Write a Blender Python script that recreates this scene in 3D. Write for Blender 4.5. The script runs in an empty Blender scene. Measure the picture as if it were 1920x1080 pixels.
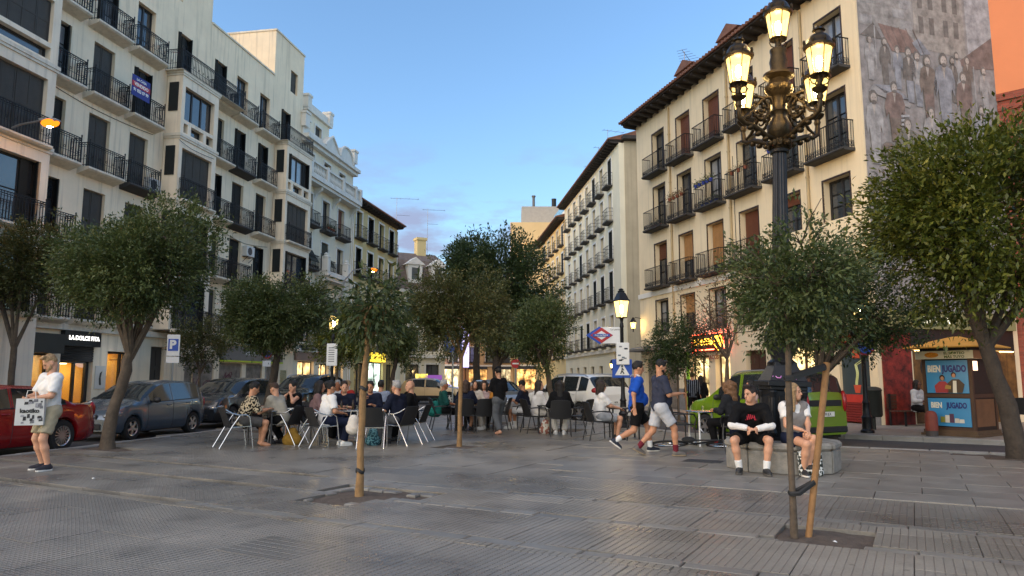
import bpy, bmesh, math, random, numpy as np
from mathutils import Vector, Matrix, Euler
R = math.radians
rnd = random.Random(7)
S = bpy.context.scene
COL = S.collection
# ---------------------------------------------------------------- camera
PITCH = math.atan(170 / 1350)
cam = bpy.data.objects.new('camera', bpy.data.cameras.new('camera'))
COL.objects.link(cam)
cam.location = (0, 0, 1.4)
cam.rotation_euler = (R(90) + PITCH, 0, 0)
cam.data.sensor_width = 36
cam.data.lens = 1350 / 1920 * 36
cam.data.clip_end = 2000
cam.data.clip_start = .05
S.camera = cam
# ---------------------------------------------------------------- sky, sun, exposure
SUN_EL, SUN_AZ = 5.0, 250.0
wd = bpy.data.worlds.new('World'); S.world = wd; wd.use_nodes = True
def world_nodes():
    nt = wd.node_tree; N = nt.nodes; N.clear(); L = nt.links
    sky = N.new('ShaderNodeTexSky'); sky.sky_type = 'NISHITA'; sky.sun_disc = False
    sky.sun_elevation = R(SUN_EL); sky.sun_rotation = R(SUN_AZ)
    sky.altitude = 650; sky.air_density = 1.0; sky.dust_density = .7; sky.ozone_density = 2.2
    bg = N.new('ShaderNodeBackground'); bg.inputs[1].default_value = .15
    out = N.new('ShaderNodeOutputWorld')
    tc = N.new('ShaderNodeTexCoord')
    sep = N.new('ShaderNodeSeparateXYZ'); L.new(tc.outputs['Generated'], sep.inputs[0])
    # broken low cloud: stretched noise, only in a band close to the horizon
    mp = N.new('ShaderNodeMapping'); mp.inputs['Scale'].default_value = (4.6, 4.6, 15); mp.inputs['Location'].default_value = (.2, 1.9, 1.15)
    L.new(tc.outputs['Generated'], mp.inputs[0])
    nz = N.new('ShaderNodeTexNoise'); nz.inputs['Scale'].default_value = 1.0; nz.inputs['Detail'].default_value = 7; nz.inputs['Roughness'].default_value = .58
    L.new(mp.outputs[0], nz.inputs[0])
    cr = N.new('ShaderNodeValToRGB'); cr.color_ramp.elements[0].position = .53; cr.color_ramp.elements[1].position = .67
    L.new(nz.outputs[0], cr.inputs[0])
    band = N.new('ShaderNodeValToRGB'); e = band.color_ramp.elements
    e[0].position = .0; e[0].color = (1, 1, 1, 1); e[1].position = .34; e[1].color = (0, 0, 0, 1)
    k = e.new(.22); k.color = (.8, .8, .8, 1)
    L.new(sep.outputs[2], band.inputs[0])
    mul = N.new('ShaderNodeMath'); mul.operation = 'MULTIPLY'; L.new(cr.outputs[0], mul.inputs[0]); L.new(band.outputs[0], mul.inputs[1])
    # dusk tint: the colour of the sky after sunset goes on evenly round the whole horizon
    tint = N.new('ShaderNodeMix'); tint.data_type = 'RGBA'; tint.blend_type = 'MULTIPLY'; tint.inputs[0].default_value = 1
    L.new(sky.outputs[0], tint.inputs[6]); tint.inputs[7].default_value = (.90, .90, .98, 1)
    mix = N.new('ShaderNodeMix'); mix.data_type = 'RGBA'
    L.new(mul.outputs[0], mix.inputs[0]); L.new(tint.outputs[2], mix.inputs[6]); mix.inputs[7].default_value = (.60, .62, .92, 1)
    L.new(mix.outputs[2], bg.inputs[0]); L.new(bg.outputs[0], out.inputs[0])
world_nodes()
sl = bpy.data.lights.new('sun', 'SUN'); sun = bpy.data.objects.new('sun', sl); COL.objects.link(sun)
sl.energy = .62; sl.angle = R(80); sl.color = (1.0, .80, .58)
# the glow of the set sun, low behind the camera's left shoulder
sun.rotation_euler = (R(50), 0, R(-25))
S.view_settings.view_transform = 'Standard'; S.view_settings.look = 'None'
S.view_settings.exposure = 2.08; S.view_settings.gamma = 1; S.view_settings.use_curve_mapping = False
S.cycles.use_denoising = True
S.cycles.max_bounces = 6; S.cycles.transparent_max_bounces = 12
S.cycles.sample_clamp_indirect = 4
# ---------------------------------------------------------------- materials
def C(h):
    h = h.lstrip('#'); o = []
    for i in (0, 2, 4):
        c = int(h[i:i+2], 16) / 255
        o.append(c / 12.92 if c <= .04045 else ((c + .055) / 1.055) ** 2.4)
    return tuple(o)
_M = {}
def M(name, col, rough=.6, metal=0., var=.12, vs=2.5, bump=0., bs=60., spec=.5, emit=0., ecol=None, coat=0., alpha=1., rand=0., world=False, streak=0.):
    """Principled material: base colour with mottled variation, optional fine relief, streaks of grime, per-object variation."""
    if name in _M: return _M[name]
    if isinstance(col, str): col = C(col)
    m = bpy.data.materials.new(name); m.use_nodes = True; nt = m.node_tree; N = nt.nodes; L = nt.links
    b = N['Principled BSDF']
    b.inputs['Roughness'].default_value = rough; b.inputs['Metallic'].default_value = metal
    b.inputs['Specular IOR Level'].default_value = spec
    if coat: b.inputs['Coat Weight'].default_value = coat; b.inputs['Coat Roughness'].default_value = .06
    base = (*col, 1)
    b.inputs['Base Color'].default_value = base
    if emit:
        b.inputs['Emission Color'].default_value = (*(ecol or col), 1); b.inputs['Emission Strength'].default_value = emit
    if alpha < 1: b.inputs['Alpha'].default_value = alpha
    if var or bump or streak:
        if world:
            tc = N.new('ShaderNodeNewGeometry'); src = tc.outputs['Position']
        else:
            tc = N.new('ShaderNodeTexCoord'); src = tc.outputs['Object']
    last = None
    if var:
        nz = N.new('ShaderNodeTexNoise'); nz.inputs['Scale'].default_value = vs; nz.inputs['Detail'].default_value = 6; nz.inputs['Roughness'].default_value = .65
        L.new(src, nz.inputs[0])
        mr = N.new('ShaderNodeMapRange'); mr.inputs[1].default_value = .3; mr.inputs[2].default_value = .7
        mr.inputs[3].default_value = 1 - var; mr.inputs[4].default_value = 1 + var
        L.new(nz.outputs[0], mr.inputs[0]); last = mr.outputs[0]
    if streak:
        mp = N.new('ShaderNodeMapping'); mp.inputs['Scale'].default_value = (3.2, 3.2, .16); L.new(src, mp.inputs[0])
        n2 = N.new('ShaderNodeTexNoise'); n2.inputs['Scale'].default_value = 1.6; n2.inputs['Detail'].default_value = 5; L.new(mp.outputs[0], n2.inputs[0])
        m2 = N.new('ShaderNodeMapRange'); m2.inputs[1].default_value = .52; m2.inputs[2].default_value = .75; m2.inputs[3].default_value = 1; m2.inputs[4].default_value = 1 - streak
        L.new(n2.outputs[0], m2.inputs[0])
        if last is not None:
            mm = N.new('ShaderNodeMath'); mm.operation = 'MULTIPLY'; L.new(last, mm.inputs[0]); L.new(m2.outputs[0], mm.inputs[1]); last = mm.outputs[0]
        else: last = m2.outputs[0]
    if rand:
        oi = N.new('ShaderNodeObjectInfo'); m3 = N.new('ShaderNodeMapRange'); m3.inputs[3].default_value = 1 - rand; m3.inputs[4].default_value = 1 + rand
        L.new(oi.outputs['Random'], m3.inputs[0])
        if last is not None:
            mm = N.new('ShaderNodeMath'); mm.operation = 'MULTIPLY'; L.new(last, mm.inputs[0]); L.new(m3.outputs[0], mm.inputs[1]); last = mm.outputs[0]
        else: last = m3.outputs[0]
    if last is not None:
        vm = N.new('ShaderNodeVectorMath'); vm.operation = 'SCALE'; vm.inputs[0].default_value = col; L.new(last, vm.inputs['Scale'])
        L.new(vm.outputs[0], b.inputs['Base Color'])
    if bump:
        n4 = N.new('ShaderNodeTexNoise'); n4.inputs['Scale'].default_value = bs; n4.inputs['Detail'].default_value = 4; L.new(src, n4.inputs[0])
        bp = N.new('ShaderNodeBump'); bp.inputs['Strength'].default_value = bump; bp.inputs['Distance'].default_value = .02
        L.new(n4.outputs[0], bp.inputs['Height']); L.new(bp.outputs[0], b.inputs['Normal'])
    _M[name] = m
    return m
def slat_mat(name, col, pitch, rough=.6, axis='Z', depth=.6, var=.15):
    """Louvre or roller slats too fine to pick apart: wave relief."""
    m = M(name, col, rough, var=var, vs=3)
    nt = m.node_tree; N = nt.nodes; L = nt.links
    tc = N.new('ShaderNodeTexCoord'); wv = N.new('ShaderNodeTexWave'); wv.bands_direction = axis; wv.wave_profile = 'SAW'
    wv.inputs['Scale'].default_value = .314 / pitch
    L.new(tc.outputs['Object'], wv.inputs[0])
    bp = N.new('ShaderNodeBump'); bp.inputs['Strength'].default_value = depth; bp.inputs['Distance'].default_value = pitch * .5
    L.new(wv.outputs['Fac'], bp.inputs['Height']); L.new(bp.outputs[0], N['Principled BSDF'].inputs['Normal'])
    return m
def glow(name, col, strength):
    m = bpy.data.materials.new(name); m.use_nodes = True; N = m.node_tree.nodes; N.clear()
    e = N.new('ShaderNodeEmission'); e.inputs[0].default_value = (*(C(col) if isinstance(col, str) else col), 1); e.inputs[1].default_value = strength
    o = N.new('ShaderNodeOutputMaterial'); m.node_tree.links.new(e.outputs[0], o.inputs[0])
    _M[name] = m
    return m
def shopglow(name, col, strength, sc=5.):
    """lit shop window: bright room with darker goods and shelves behind the glass"""
    m = glow(name, col, strength); N = m.node_tree.nodes; L = m.node_tree.links; e = [n for n in N if n.type == 'EMISSION'][0]
    tc = N.new('ShaderNodeTexCoord'); mp = N.new('ShaderNodeMapping'); mp.inputs['Scale'].default_value = (sc, sc, sc * .8); L.new(tc.outputs['Object'], mp.inputs[0])
    v = N.new('ShaderNodeTexVoronoi'); v.distance = 'CHEBYCHEV'; v.inputs['Scale'].default_value = 1; L.new(mp.outputs[0], v.inputs[0]); nz = N.new('ShaderNodeTexNoise'); nz.inputs['Scale'].default_value = 1.3; L.new(tc.outputs['Object'], nz.inputs[0])
    a = N.new('ShaderNodeMix'); a.data_type = 'RGBA'; a.blend_type = 'MULTIPLY'; a.inputs[0].default_value = .75; a.inputs[6].default_value = e.inputs[0].default_value[:]; bw = N.new('ShaderNodeRGBToBW'); L.new(v.outputs['Color'], bw.inputs[0]); L.new(bw.outputs[0], a.inputs[7]); L.new(a.outputs[2], e.inputs[0])
    r = N.new('ShaderNodeMapRange'); r.inputs[1].default_value = .35; r.inputs[2].default_value = .65; r.inputs[3].default_value = strength * .25; r.inputs[4].default_value = strength * 2.2; L.new(nz.outputs[0], r.inputs[0]); L.new(r.outputs[0], e.inputs[1])
    return m
def glass_mat(name, tint=(.8, .85, .85), tr=.75, rough=.02):
    """Clear pane: mostly see-through with a mirror-like gloss."""
    m = bpy.data.materials.new(name); m.use_nodes = True; N = m.node_tree.nodes; N.clear(); L = m.node_tree.links
    t = N.new('ShaderNodeBsdfTransparent'); t.inputs[0].default_value = (*tint, 1)
    g = N.new('ShaderNodeBsdfGlossy'); g.inputs['Roughness'].default_value = rough; g.inputs[0].default_value = (.9, .9, .9, 1)
    f = N.new('ShaderNodeLayerWeight'); q = N.new('ShaderNodeMath'); q.operation = 'POWER'; q.inputs[1].default_value = 4.5; L.new(f.outputs['Facing'], q.inputs[0])
    a = N.new('ShaderNodeMath'); a.operation = 'ADD'; a.inputs[1].default_value = (1 - tr) * .3; a.use_clamp = True; L.new(q.outputs[0], a.inputs[0])
    x = N.new('ShaderNodeMixShader'); L.new(a.outputs[0], x.inputs[0]); L.new(t.outputs[0], x.inputs[1]); L.new(g.outputs[0], x.inputs[2])
    o = N.new('ShaderNodeOutputMaterial'); L.new(x.outputs[0], o.inputs[0])
    _M[name] = m
    return m
# ---------------------------------------------------------------- mesh helpers
class MB:
    def __init__(s): s.v = []; s.f = []; s.m = []
    def add(s, vs, fs, mi=0):
        o = len(s.v); s.v += [tuple(v) for v in vs]; s.f += [tuple(i + o for i in f) for f in fs]; s.m += [mi] * len(fs); return s
    def box(s, x0, x1, y0, y1, z0, z1, mi=0):
        return s.add([(x0,y0,z0),(x1,y0,z0),(x1,y1,z0),(x0,y1,z0),(x0,y0,z1),(x1,y0,z1),(x1,y1,z1),(x0,y1,z1)],
                     [(0,3,2,1),(4,5,6,7),(0,1,5,4),(1,2,6,5),(2,3,7,6),(3,0,4,7)], mi)
    def obox(s, c, size, rot=(0,0,0), mi=0):
        E = Euler(rot).to_matrix(); a, b, d = size[0]/2, size[1]/2, size[2]/2; c = Vector(c)
        vs = [c + E @ Vector(q) for q in ((-a,-b,-d),(a,-b,-d),(a,b,-d),(-a,b,-d),(-a,-b,d),(a,-b,d),(a,b,d),(-a,b,d))]
        return s.add(vs, [(0,3,2,1),(4,5,6,7),(0,1,5,4),(1,2,6,5),(2,3,7,6),(3,0,4,7)], mi)
    def bar(s, a, b, w, h=None, mi=0, up=(0,0,1)):
        a, b = Vector(a), Vector(b); h = h or w; d = (b - a)
        if d.length < 1e-6: return s
        d.normalize(); u = Vector(up)
        if abs(d.dot(u)) > .98: u = Vector((0, 1, 0))
        x = d.cross(u).normalized(); y = x.cross(d)
        vs = [p + x*i*w/2 + y*j*h/2 for p in (a, b) for i, j in ((-1,-1),(1,-1),(1,1),(-1,1))]
        return s.add(vs, [(0,1,2,3),(7,6,5,4),(0,4,5,1),(1,5,6,2),(2,6,7,3),(3,7,4,0)], mi)
    def tube(s, pts, r, n=6, mi=0, closed=False, flat=1.):
        P = [Vector(p) for p in pts]; k = len(P)
        rr = r if isinstance(r, (list, tuple)) else [r] * k
        T = []
        for i in range(k):
            a = P[(i - 1) % k] if (closed or i > 0) else P[i]; b = P[(i + 1) % k] if (closed or i < k - 1) else P[i]
            t = b - a; T.append(t.normalized() if t.length > 1e-9 else Vector((0,0,1)))
        u = Vector((0,0,1)) if abs(T[0].z) < .9 else Vector((1,0,0))
        u = (u - T[0] * u.dot(T[0])).normalized(); vs = []
        for i in range(k):
            u = (u - T[i] * u.dot(T[i]));  u = u.normalized() if u.length > 1e-6 else T[i].orthogonal().normalized()
            w = T[i].cross(u)
            for j in range(n):
                a = 2 * math.pi * j / n
                vs.append(P[i] + (u * math.cos(a) + w * math.sin(a) * flat) * rr[i])
        fs = []
        for i in range(k if closed else k - 1):
            for j in range(n):
                a = i * n + j; b = i * n + (j + 1) % n; q = ((i + 1) % k) * n
                fs.append((a, b, q + (j + 1) % n, q + j))
        if not closed: fs += [tuple(range(n))[::-1], tuple((k - 1) * n + j for j in range(n))]
        return s.add(vs, fs, mi)
    def lathe(s, prof, n=16, c=(0,0,0), mi=0, ph=0., sx=1., sy=1.):
        """prof: (radius, z) upwards"""
        k = len(prof); vs = []
        for r, z in prof:
            for j in range(n):
                a = ph + 2 * math.pi * j / n; vs.append((c[0] + r * math.cos(a) * sx, c[1] + r * math.sin(a) * sy, c[2] + z))
        fs = [(i*n + j, i*n + (j+1) % n, (i+1)*n + (j+1) % n, (i+1)*n + j) for i in range(k-1) for j in range(n)]
        fs += [tuple(range(n))[::-1], tuple((k-1)*n + j for j in range(n))]
        return s.add(vs, fs, mi)
    def ext(s, poly, vec, mi=0):
        """closed prism: polygon of 3-D points swept along vec"""
        n = len(poly); v = Vector(vec); a = [Vector(p) for p in poly]
        fs = [tuple(range(n))[::-1], tuple(range(n, 2*n))] + [(i, (i+1) % n, n + (i+1) % n, n + i) for i in range(n)]
        return s.add(a + [p + v for p in a], fs, mi)
    def ell(s, c, r, n=10, mi=0):
        k = max(4, n // 2 + 1); prof = []
        vs = []; fs = []
        for i in range(k + 1):
            th = math.pi * i / k - math.pi / 2
            for j in range(n):
                a = 2 * math.pi * j / n
                vs.append((c[0] + r[0]*math.cos(th)*math.cos(a), c[1] + r[1]*math.cos(th)*math.sin(a), c[2] + r[2]*math.sin(th)))
        for i in range(k):
            for j in range(n): fs.append((i*n + j, i*n + (j+1) % n, (i+1)*n + (j+1) % n, (i+1)*n + j))
        return s.add(vs, fs, mi)
    def quad(s, *p, mi=0): return s.add(p, [tuple(range(len(p)))], mi)
    def mesh(s, name, mats, smooth=0, bevel=0.):
        me = bpy.data.meshes.new(name); me.from_pydata(s.v, [], s.f)
        if not isinstance(mats, (list, tuple)): mats = [mats]
        for m in mats: me.materials.append(m)
        if len(mats) > 1: me.polygons.foreach_set('material_index', s.m)
        if bevel:
            bm = bmesh.new(); bm.from_mesh(me); bmesh.ops.remove_doubles(bm, verts=bm.verts, dist=1e-5)
            eds = [e for e in bm.edges if len(e.link_faces) == 2 and e.calc_face_angle(0) > R(35)]
            bmesh.ops.bevel(bm, geom=eds, offset=bevel, segments=1, affect='EDGES', profile=.5, clamp_overlap=True); bm.to_mesh(me); bm.free()
        if smooth:
            me.shade_smooth(); me.set_sharp_from_angle(angle=R(smooth))
        me.update()
        return me
    def obj(s, name, mats, parent=None, loc=(0,0,0), rot=(0,0,0), smooth=0, bevel=0., scale=None):
        return put(name, s.mesh(name, mats, smooth, bevel), parent, loc, rot, scale)
def put(name, me, parent=None, loc=(0,0,0), rot=(0,0,0), scale=None):
    o = bpy.data.objects.new(name, me); COL.objects.link(o)
    o.location = loc; o.rotation_euler = rot
    if scale: o.scale = scale if isinstance(scale, (tuple, list)) else (scale,)*3
    if parent: o.parent = parent
    return o
def tag(o, label=None, cat=None, group=None, kind=None):
    if label: o['label'] = label
    if cat: o['category'] = cat
    if group: o['group'] = group
    if kind: o['kind'] = kind
    return o
def thing(name, label, cat, loc=(0,0,0), rz=0., group=None, rot=None):
    o = bpy.data.objects.new(name, None); COL.objects.link(o); o.location = loc; o.rotation_euler = rot or (0, 0, rz)
    o.empty_display_size = .2
    return tag(o, label, cat, group)
def struct(o): o['kind'] = 'structure'; return o
def copy_tree(o, parent=None, loc=None, rz=None, label=None, group=None):
    c = o.copy(); COL.objects.link(c)
    if parent: c.parent = parent
    if loc is not None: c.location = loc
    if rz is not None: c.rotation_euler = (0, 0, rz)
    if label: c['label'] = label
    if group: c['group'] = group
    for ch in list(o.children): copy_tree(ch, c)
    return c
# lettering: every string is turned into a flat mesh once, while the scene is still small
_TX = {}
def text_mesh(s, bold=.0, sx=1.0):
    k = (s, bold, sx)
    if k in _TX: return _TX[k]
    cu = bpy.data.curves.new('lettering', 'FONT'); cu.body = s; cu.align_x = 'CENTER'; cu.align_y = 'CENTER'; cu.size = 1; cu.offset = bold; cu.extrude = .012
    cu.resolution_u = 3
    o = bpy.data.objects.new('lettering', cu); COL.objects.link(o); o.scale = (1, 1, 1)
    dg = bpy.context.evaluated_depsgraph_get()
    me = bpy.data.meshes.new_from_object(o.evaluated_get(dg)); me.name = 'lettering'
    if sx != 1:
        for v in me.vertices: v.co.x *= sx
    bpy.data.objects.remove(o); _TX[k] = me
    return me
def text(s, size, mat, parent, loc, rot, bold=.015, sx=1., name='lettering'):
    me = text_mesh(s, bold, sx).copy(); me.materials.clear(); me.materials.append(mat)
    return put(name, me, parent, loc, rot, size)
for a in (('LA DOLCE FITA', .02, 1), ('FERRETERIA', .015, 1), ('ILUMINACION', .015, 1), ('VENDIDO', .03, 1), ('91 022 07 99', .03, .92), ('LA CASA', .02, 1), ('kaotiko', .04, 1),
          ('BIEN', .045, .8), ('JUGADO', .045, .8), ('EL SORTEO', .03, 1), ('MÁS TUYO', .03, 1), ('P', .05, 1), ('MONTES', .03, 1), ('TABACOS', .02, 1), ('Metro de Madrid', .02, .9), ('La Latina', .0, 1),
          ('1661 JCX', .02, .9), ('6626', .02, .9), ('3610 JLX', .02, .9), ('DOW', .02, .9), ('3', .03, 1), ('12', .03, 1)): text_mesh(*a)
# ================================================================ GROUND
E1 = Vector((math.sin(R(119)), math.cos(R(119)), 0)); E2 = Vector((math.sin(R(29)), math.cos(R(29)), 0))
PAVE_RZ = math.atan2(E1.y, E1.x)
def to_w(u, v): return E1 * u + E2 * v
def from_w(x, y): return x * E1.x + y * E1.y, x * E2.x + y * E2.y
def inside(x, y, poly):
    c = False; n = len(poly)
    for i in range(n):
        x0, y0 = poly[i]; x1, y1 = poly[i - 1]
        if (y0 > y) != (y1 > y) and x < (x1 - x0) * (y - y0) / (y1 - y0) + x0: c = not c
    return c
def m_asphalt():
    m = M('asphalt', (.05, .05, .052), .75, var=.3, vs=.7, bump=.5, bs=90, world=True); return m
def m_tile(name, studs):
    """Worn municipal paving: grey cement with pale and dark patches, slightly polished; the far tiles carry their studs as relief."""
    m = bpy.data.materials.new(name); m.use_nodes = True; nt = m.node_tree; N = nt.nodes; L = nt.links; b = N['Principled BSDF']
    g = N.new('ShaderNodeNewGeometry'); tc = N.new('ShaderNodeTexCoord')
    n1 = N.new('ShaderNodeTexNoise'); n1.inputs['Scale'].default_value = .55; n1.inputs['Detail'].default_value = 8; n1.inputs['Roughness'].default_value = .62; L.new(g.outputs['Position'], n1.inputs[0])
    n2 = N.new('ShaderNodeTexNoise'); n2.inputs['Scale'].default_value = 38; n2.inputs['Detail'].default_value = 4; L.new(g.outputs['Position'], n2.inputs[0])
    oi = N.new('ShaderNodeObjectInfo')
    r = N.new('ShaderNodeValToRGB'); e = r.color_ramp.elements
    e[0].position = .28; e[0].color = (.088, .081, .070, 1); e[1].position = .78; e[1].color = (.250, .228, .193, 1); k = e.new(.5); k.color = (.152, .140, .121, 1)
    a = N.new('ShaderNodeMath'); a.operation = 'MULTIPLY_ADD'; a.inputs[1].default_value = .34; L.new(n2.outputs[0], a.inputs[0])
    s = N.new('ShaderNodeMath'); s.operation = 'SUBTRACT'; L.new(n1.outputs[0], s.inputs[0]); s.inputs[1].default_value = .17; L.new(s.outputs[0], a.inputs[2])
    o = N.new('ShaderNodeMath'); o.operation = 'MULTIPLY_ADD'; o.inputs[1].default_value = .10; L.new(oi.outputs['Random'], o.inputs[0]); L.new(a.outputs[0], o.inputs[2])
    L.new(o.outputs[0], r.inputs[0])
    vo = N.new('ShaderNodeTexVoronoi'); vo.inputs['Scale'].default_value = 3.1; vo.inputs['Randomness'].default_value = 1; L.new(g.outputs['Position'], vo.inputs[0])      # trodden gum and drips
    gm = N.new('ShaderNodeMapRange'); gm.inputs[1].default_value = .055; gm.inputs[2].default_value = .085; gm.inputs[3].default_value = .5; gm.inputs[4].default_value = 1; L.new(vo.outputs['Distance'], gm.inputs[0])
    n3 = N.new('ShaderNodeTexNoise'); n3.inputs['Scale'].default_value = 1.7; n3.inputs['Detail'].default_value = 5; L.new(g.outputs['Position'], n3.inputs[0]); st = N.new('ShaderNodeMapRange'); st.inputs[1].default_value = .56; st.inputs[2].default_value = .72; st.inputs[3].default_value = 1; st.inputs[4].default_value = .68; L.new(n3.outputs[0], st.inputs[0])
    pm = N.new('ShaderNodeMath'); pm.operation = 'MULTIPLY'; L.new(gm.outputs[0], pm.inputs[0]); L.new(st.outputs[0], pm.inputs[1]); vm = N.new('ShaderNodeVectorMath'); vm.operation = 'SCALE'; L.new(r.outputs[0], vm.inputs[0]); L.new(pm.outputs[0], vm.inputs['Scale']); L.new(vm.outputs[0], b.inputs['Base Color'])
    rr = N.new('ShaderNodeMapRange'); rr.inputs[1].default_value = .3; rr.inputs[2].default_value = .7; rr.inputs[3].default_value = .20; rr.inputs[4].default_value = .46
    L.new(n1.outputs[0], rr.inputs[0]); L.new(rr.outputs[0], b.inputs['Roughness'])
    b.inputs['Specular IOR Level'].default_value = .55
    bp = N.new('ShaderNodeBump'); bp.inputs['Strength'].default_value = .25; bp.inputs['Distance'].default_value = .01; L.new(n2.outputs[0], bp.inputs['Height'])
    if studs:
        br = N.new('ShaderNodeTexBrick'); br.offset = 0; br.inputs['Scale'].default_value = 1; br.inputs['Mortar Size'].default_value = .008; br.inputs['Mortar Smooth'].default_value = .4
        br.inputs['Brick Width'].default_value = studs[0]; br.inputs['Row Height'].default_value = studs[1]
        br.inputs['Color1'].default_value = (1, 1, 1, 1); br.inputs['Color2'].default_value = (1, 1, 1, 1); br.inputs['Mortar'].default_value = (0, 0, 0, 1)
        L.new(tc.outputs['Object'], br.inputs[0])
        b2 = N.new('ShaderNodeBump'); b2.inputs['Strength'].default_value = .7; b2.inputs['Distance'].default_value = .008
        L.new(br.outputs['Color'], b2.inputs['Height']); L.new(bp.outputs[0], b2.inputs['Normal']); L.new(b2.outputs[0], b.inputs['Normal'])
    else: L.new(bp.outputs[0], b.inputs['Normal'])
    _M[name] = m
    return m
TILE = m_tile('paving_cement', None); TILE_S = m_tile('paving_studs', (.066, .036))
SLAB = M('granite_slab', (.205, .19, .163), .42, var=.28, vs=1.6, bump=.25, bs=55, world=True, rand=.10)
MORT = M('joint_dirt', (.045, .042, .038), .9, var=.3, vs=5, world=True)
SOIL = M('soil', (.10, .075, .055), .95, var=.35, vs=9, bump=1., bs=28)
KERB = M('kerb_granite', (.24, .23, .21), .6, var=.2, vs=3, bump=.3, bs=50, rand=.12)

def sheet(name, poly, z, mat, z0=None):
    b = MB(); b.ext([(x, y, z if z0 is None else z0) for x, y in poly], (0, 0, .001 if z0 is None else z - z0)); return struct(b.obj(name, mat))
b = MB(); b.quad((-500, -300, -.13), (500, -300, -.13), (500, 900, -.13), (-500, 900, -.13)); struct(b.obj('road', m_asphalt()))
def lx(y): return -9.34 + (y - 13.42) * .1817      # the plaza's kerb towards the parked cars
PLAZA = [(lx(-8), -8), (16, -8), (16, 10.6), (8.3, 14.6), (6.4, 15.6), (4.5, 19.4), (2.3, 24.4), (-1.0, 29.2), (-4.4, 38.5), (lx(38.5), 38.5)]
plaza = sheet('plaza', PLAZA, -.055, MORT, -.125)
PITS = [(-1.86, 9.05, .45, .42), (2.80, 6.78, .50, .36), (-1.1, 15.45, .55, .4), (-8.25, 14.95, .45, .4), (9.05, 13.1, .5, .5), (-6.75, 20, .4, .4), (1.15, 20.3, .35, .35), (-.4, 23.2, .4, .4)]
def in_pit(x, y, r=.30):
    u, v = from_w(x, y)
    for px, py, a, c in PITS:
        pu, pv = from_w(px, py)
        if abs(u - pu) < a + r * .45 and abs(v - pv) < c + r * .3: return True
    return False
def slab_zone(x, y):      # the square's smooth granite part lies to the far right
    u, v = from_w(x, y)
    if v < 9.72: return False
    return x > .5 + (y - 11.5) * .28
# one studded tile, shared: bevelled plate with raised lozenges
def tile_mesh(w, d, nu, nv, name):
    b = MB(); b.box(-w/2, w/2, -d/2, d/2, -.05, -.004)
    pu, pv = w / nu, d / nv
    for i in range(nu):
        for j in range(nv):
            x, y = -w/2 + (i + .5) * pu, -d/2 + (j + .5) * pv; a, c = pu * .5 - .0034, pv * .5 - .0034; e = .0035
            b.add([(x-a,y-c,-.004),(x+a,y-c,-.004),(x+a,y+c,-.004),(x-a,y+c,-.004),(x-a+e,y-c+e,0),(x+a-e,y-c+e,0),(x+a-e,y+c-e,0),(x-a+e,y+c-e,0)],
                  [(4,5,6,7),(0,1,5,4),(1,2,6,5),(2,3,7,6),(3,0,4,7)])
    return b.mesh(name, TILE)
TW, TD = .79, .60
tm_a = tile_mesh(TW - .005, TD - .005, 12, 16, 'paving_tile'); tm_b = tile_mesh(TW - .005, TD - .005, 12, 6, 'paving_tile'); tm_c = tile_mesh(TW - .005, TD - .005, 10, 10, 'paving_tile')
def chamfer_box(w, d, h, e, mat, name):
    b = MB(); a, c = w/2, d/2
    b.add([(-a,-c,-h),(a,-c,-h),(a,c,-h),(-a,c,-h),(-a,-c,-e),(a,-c,-e),(a,c,-e),(-a,c,-e),(-a+e,-c+e,0),(a-e,-c+e,0),(a-e,c-e,0),(-a+e,c-e,0)],
          [(8,9,10,11)] + [(i, (i+1) % 4, 4 + (i+1) % 4, 4 + i) for i in range(4)] + [(4+i, 4 + (i+1) % 4, 8 + (i+1) % 4, 8 + i) for i in range(4)])
    return b.mesh(name, mat)
SW, SD = 1.02, .62
sm_a = chamfer_box(SW - .009, SD - .009, .05, .004, SLAB, 'paving_slab')
COURSES = (5.62, 6.92, 8.02)      # narrow courses of worn stones between the bands of tiles
cand_t, cand_s = [], []
def v_rows():
    v = -1.2
    while v < 40:
        nxt = [c for c in COURSES if v < c - .0 <= v + TD + .05]
        if nxt: yield v, nxt[0] - .09; v = nxt[0] + .09
        else: yield v, v + TD; v += TD
for r0, r1 in v_rows():
    d = r1 - r0
    if d < .12: continue
    k = 0
    for i in range(-32, 30):
        u = i * TW + (.31 if int(r0 * 10) % 2 else 0); v = (r0 + r1) / 2
        w = to_w(u, v)
        if not inside(w.x, w.y, PLAZA) or w.y < 2.6: continue
        if slab_zone(w.x - .75, w.y) and slab_zone(w.x, w.y - .55): continue
        if in_pit(w.x, w.y): continue
        cand_t.append((math.hypot(w.x, w.y), u, v, d))
v = 9.72
row = 0
while v < 34:
    for i in range(-30, 30):
        u = i * SW + (SW / 2 if row % 2 else 0); w = to_w(u, v + SD/2)
        if inside(w.x, w.y, PLAZA) and slab_zone(w.x, w.y) and not in_pit(w.x, w.y): cand_s.append((math.hypot(w.x, w.y), u, v + SD/2))
    v += SD; row += 1
def visible(u, v):
    w = to_w(u, v); return w.y > 3.4 and abs(w.x) < w.y * .78 + .5
cand_t.sort(key=lambda t: (not visible(t[1], t[2]), t[0])); cand_s.sort(key=lambda t: (not visible(t[1], t[2]), t[0]))
pr = random.Random(3)
for n, (dist, u, v, d) in enumerate(cand_t[:290]):
    w = to_w(u, v); right = u > 3.0 and v > 6
    me = tm_b if (v > 8.1 and u > -5.2) or pr.random() < .03 else (tm_c if w.x < -2.2 and v > 5.7 else tm_a)
    o = put('paving_tile', me, plaza, (w.x, w.y, pr.uniform(-.004, .001) - (.009 if slab_zone(w.x + .4, w.y + .3) else 0)), (pr.uniform(-.004, .004), pr.uniform(-.004, .004), PAVE_RZ), (1, d / TD, 1))
rest = MB()
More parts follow.
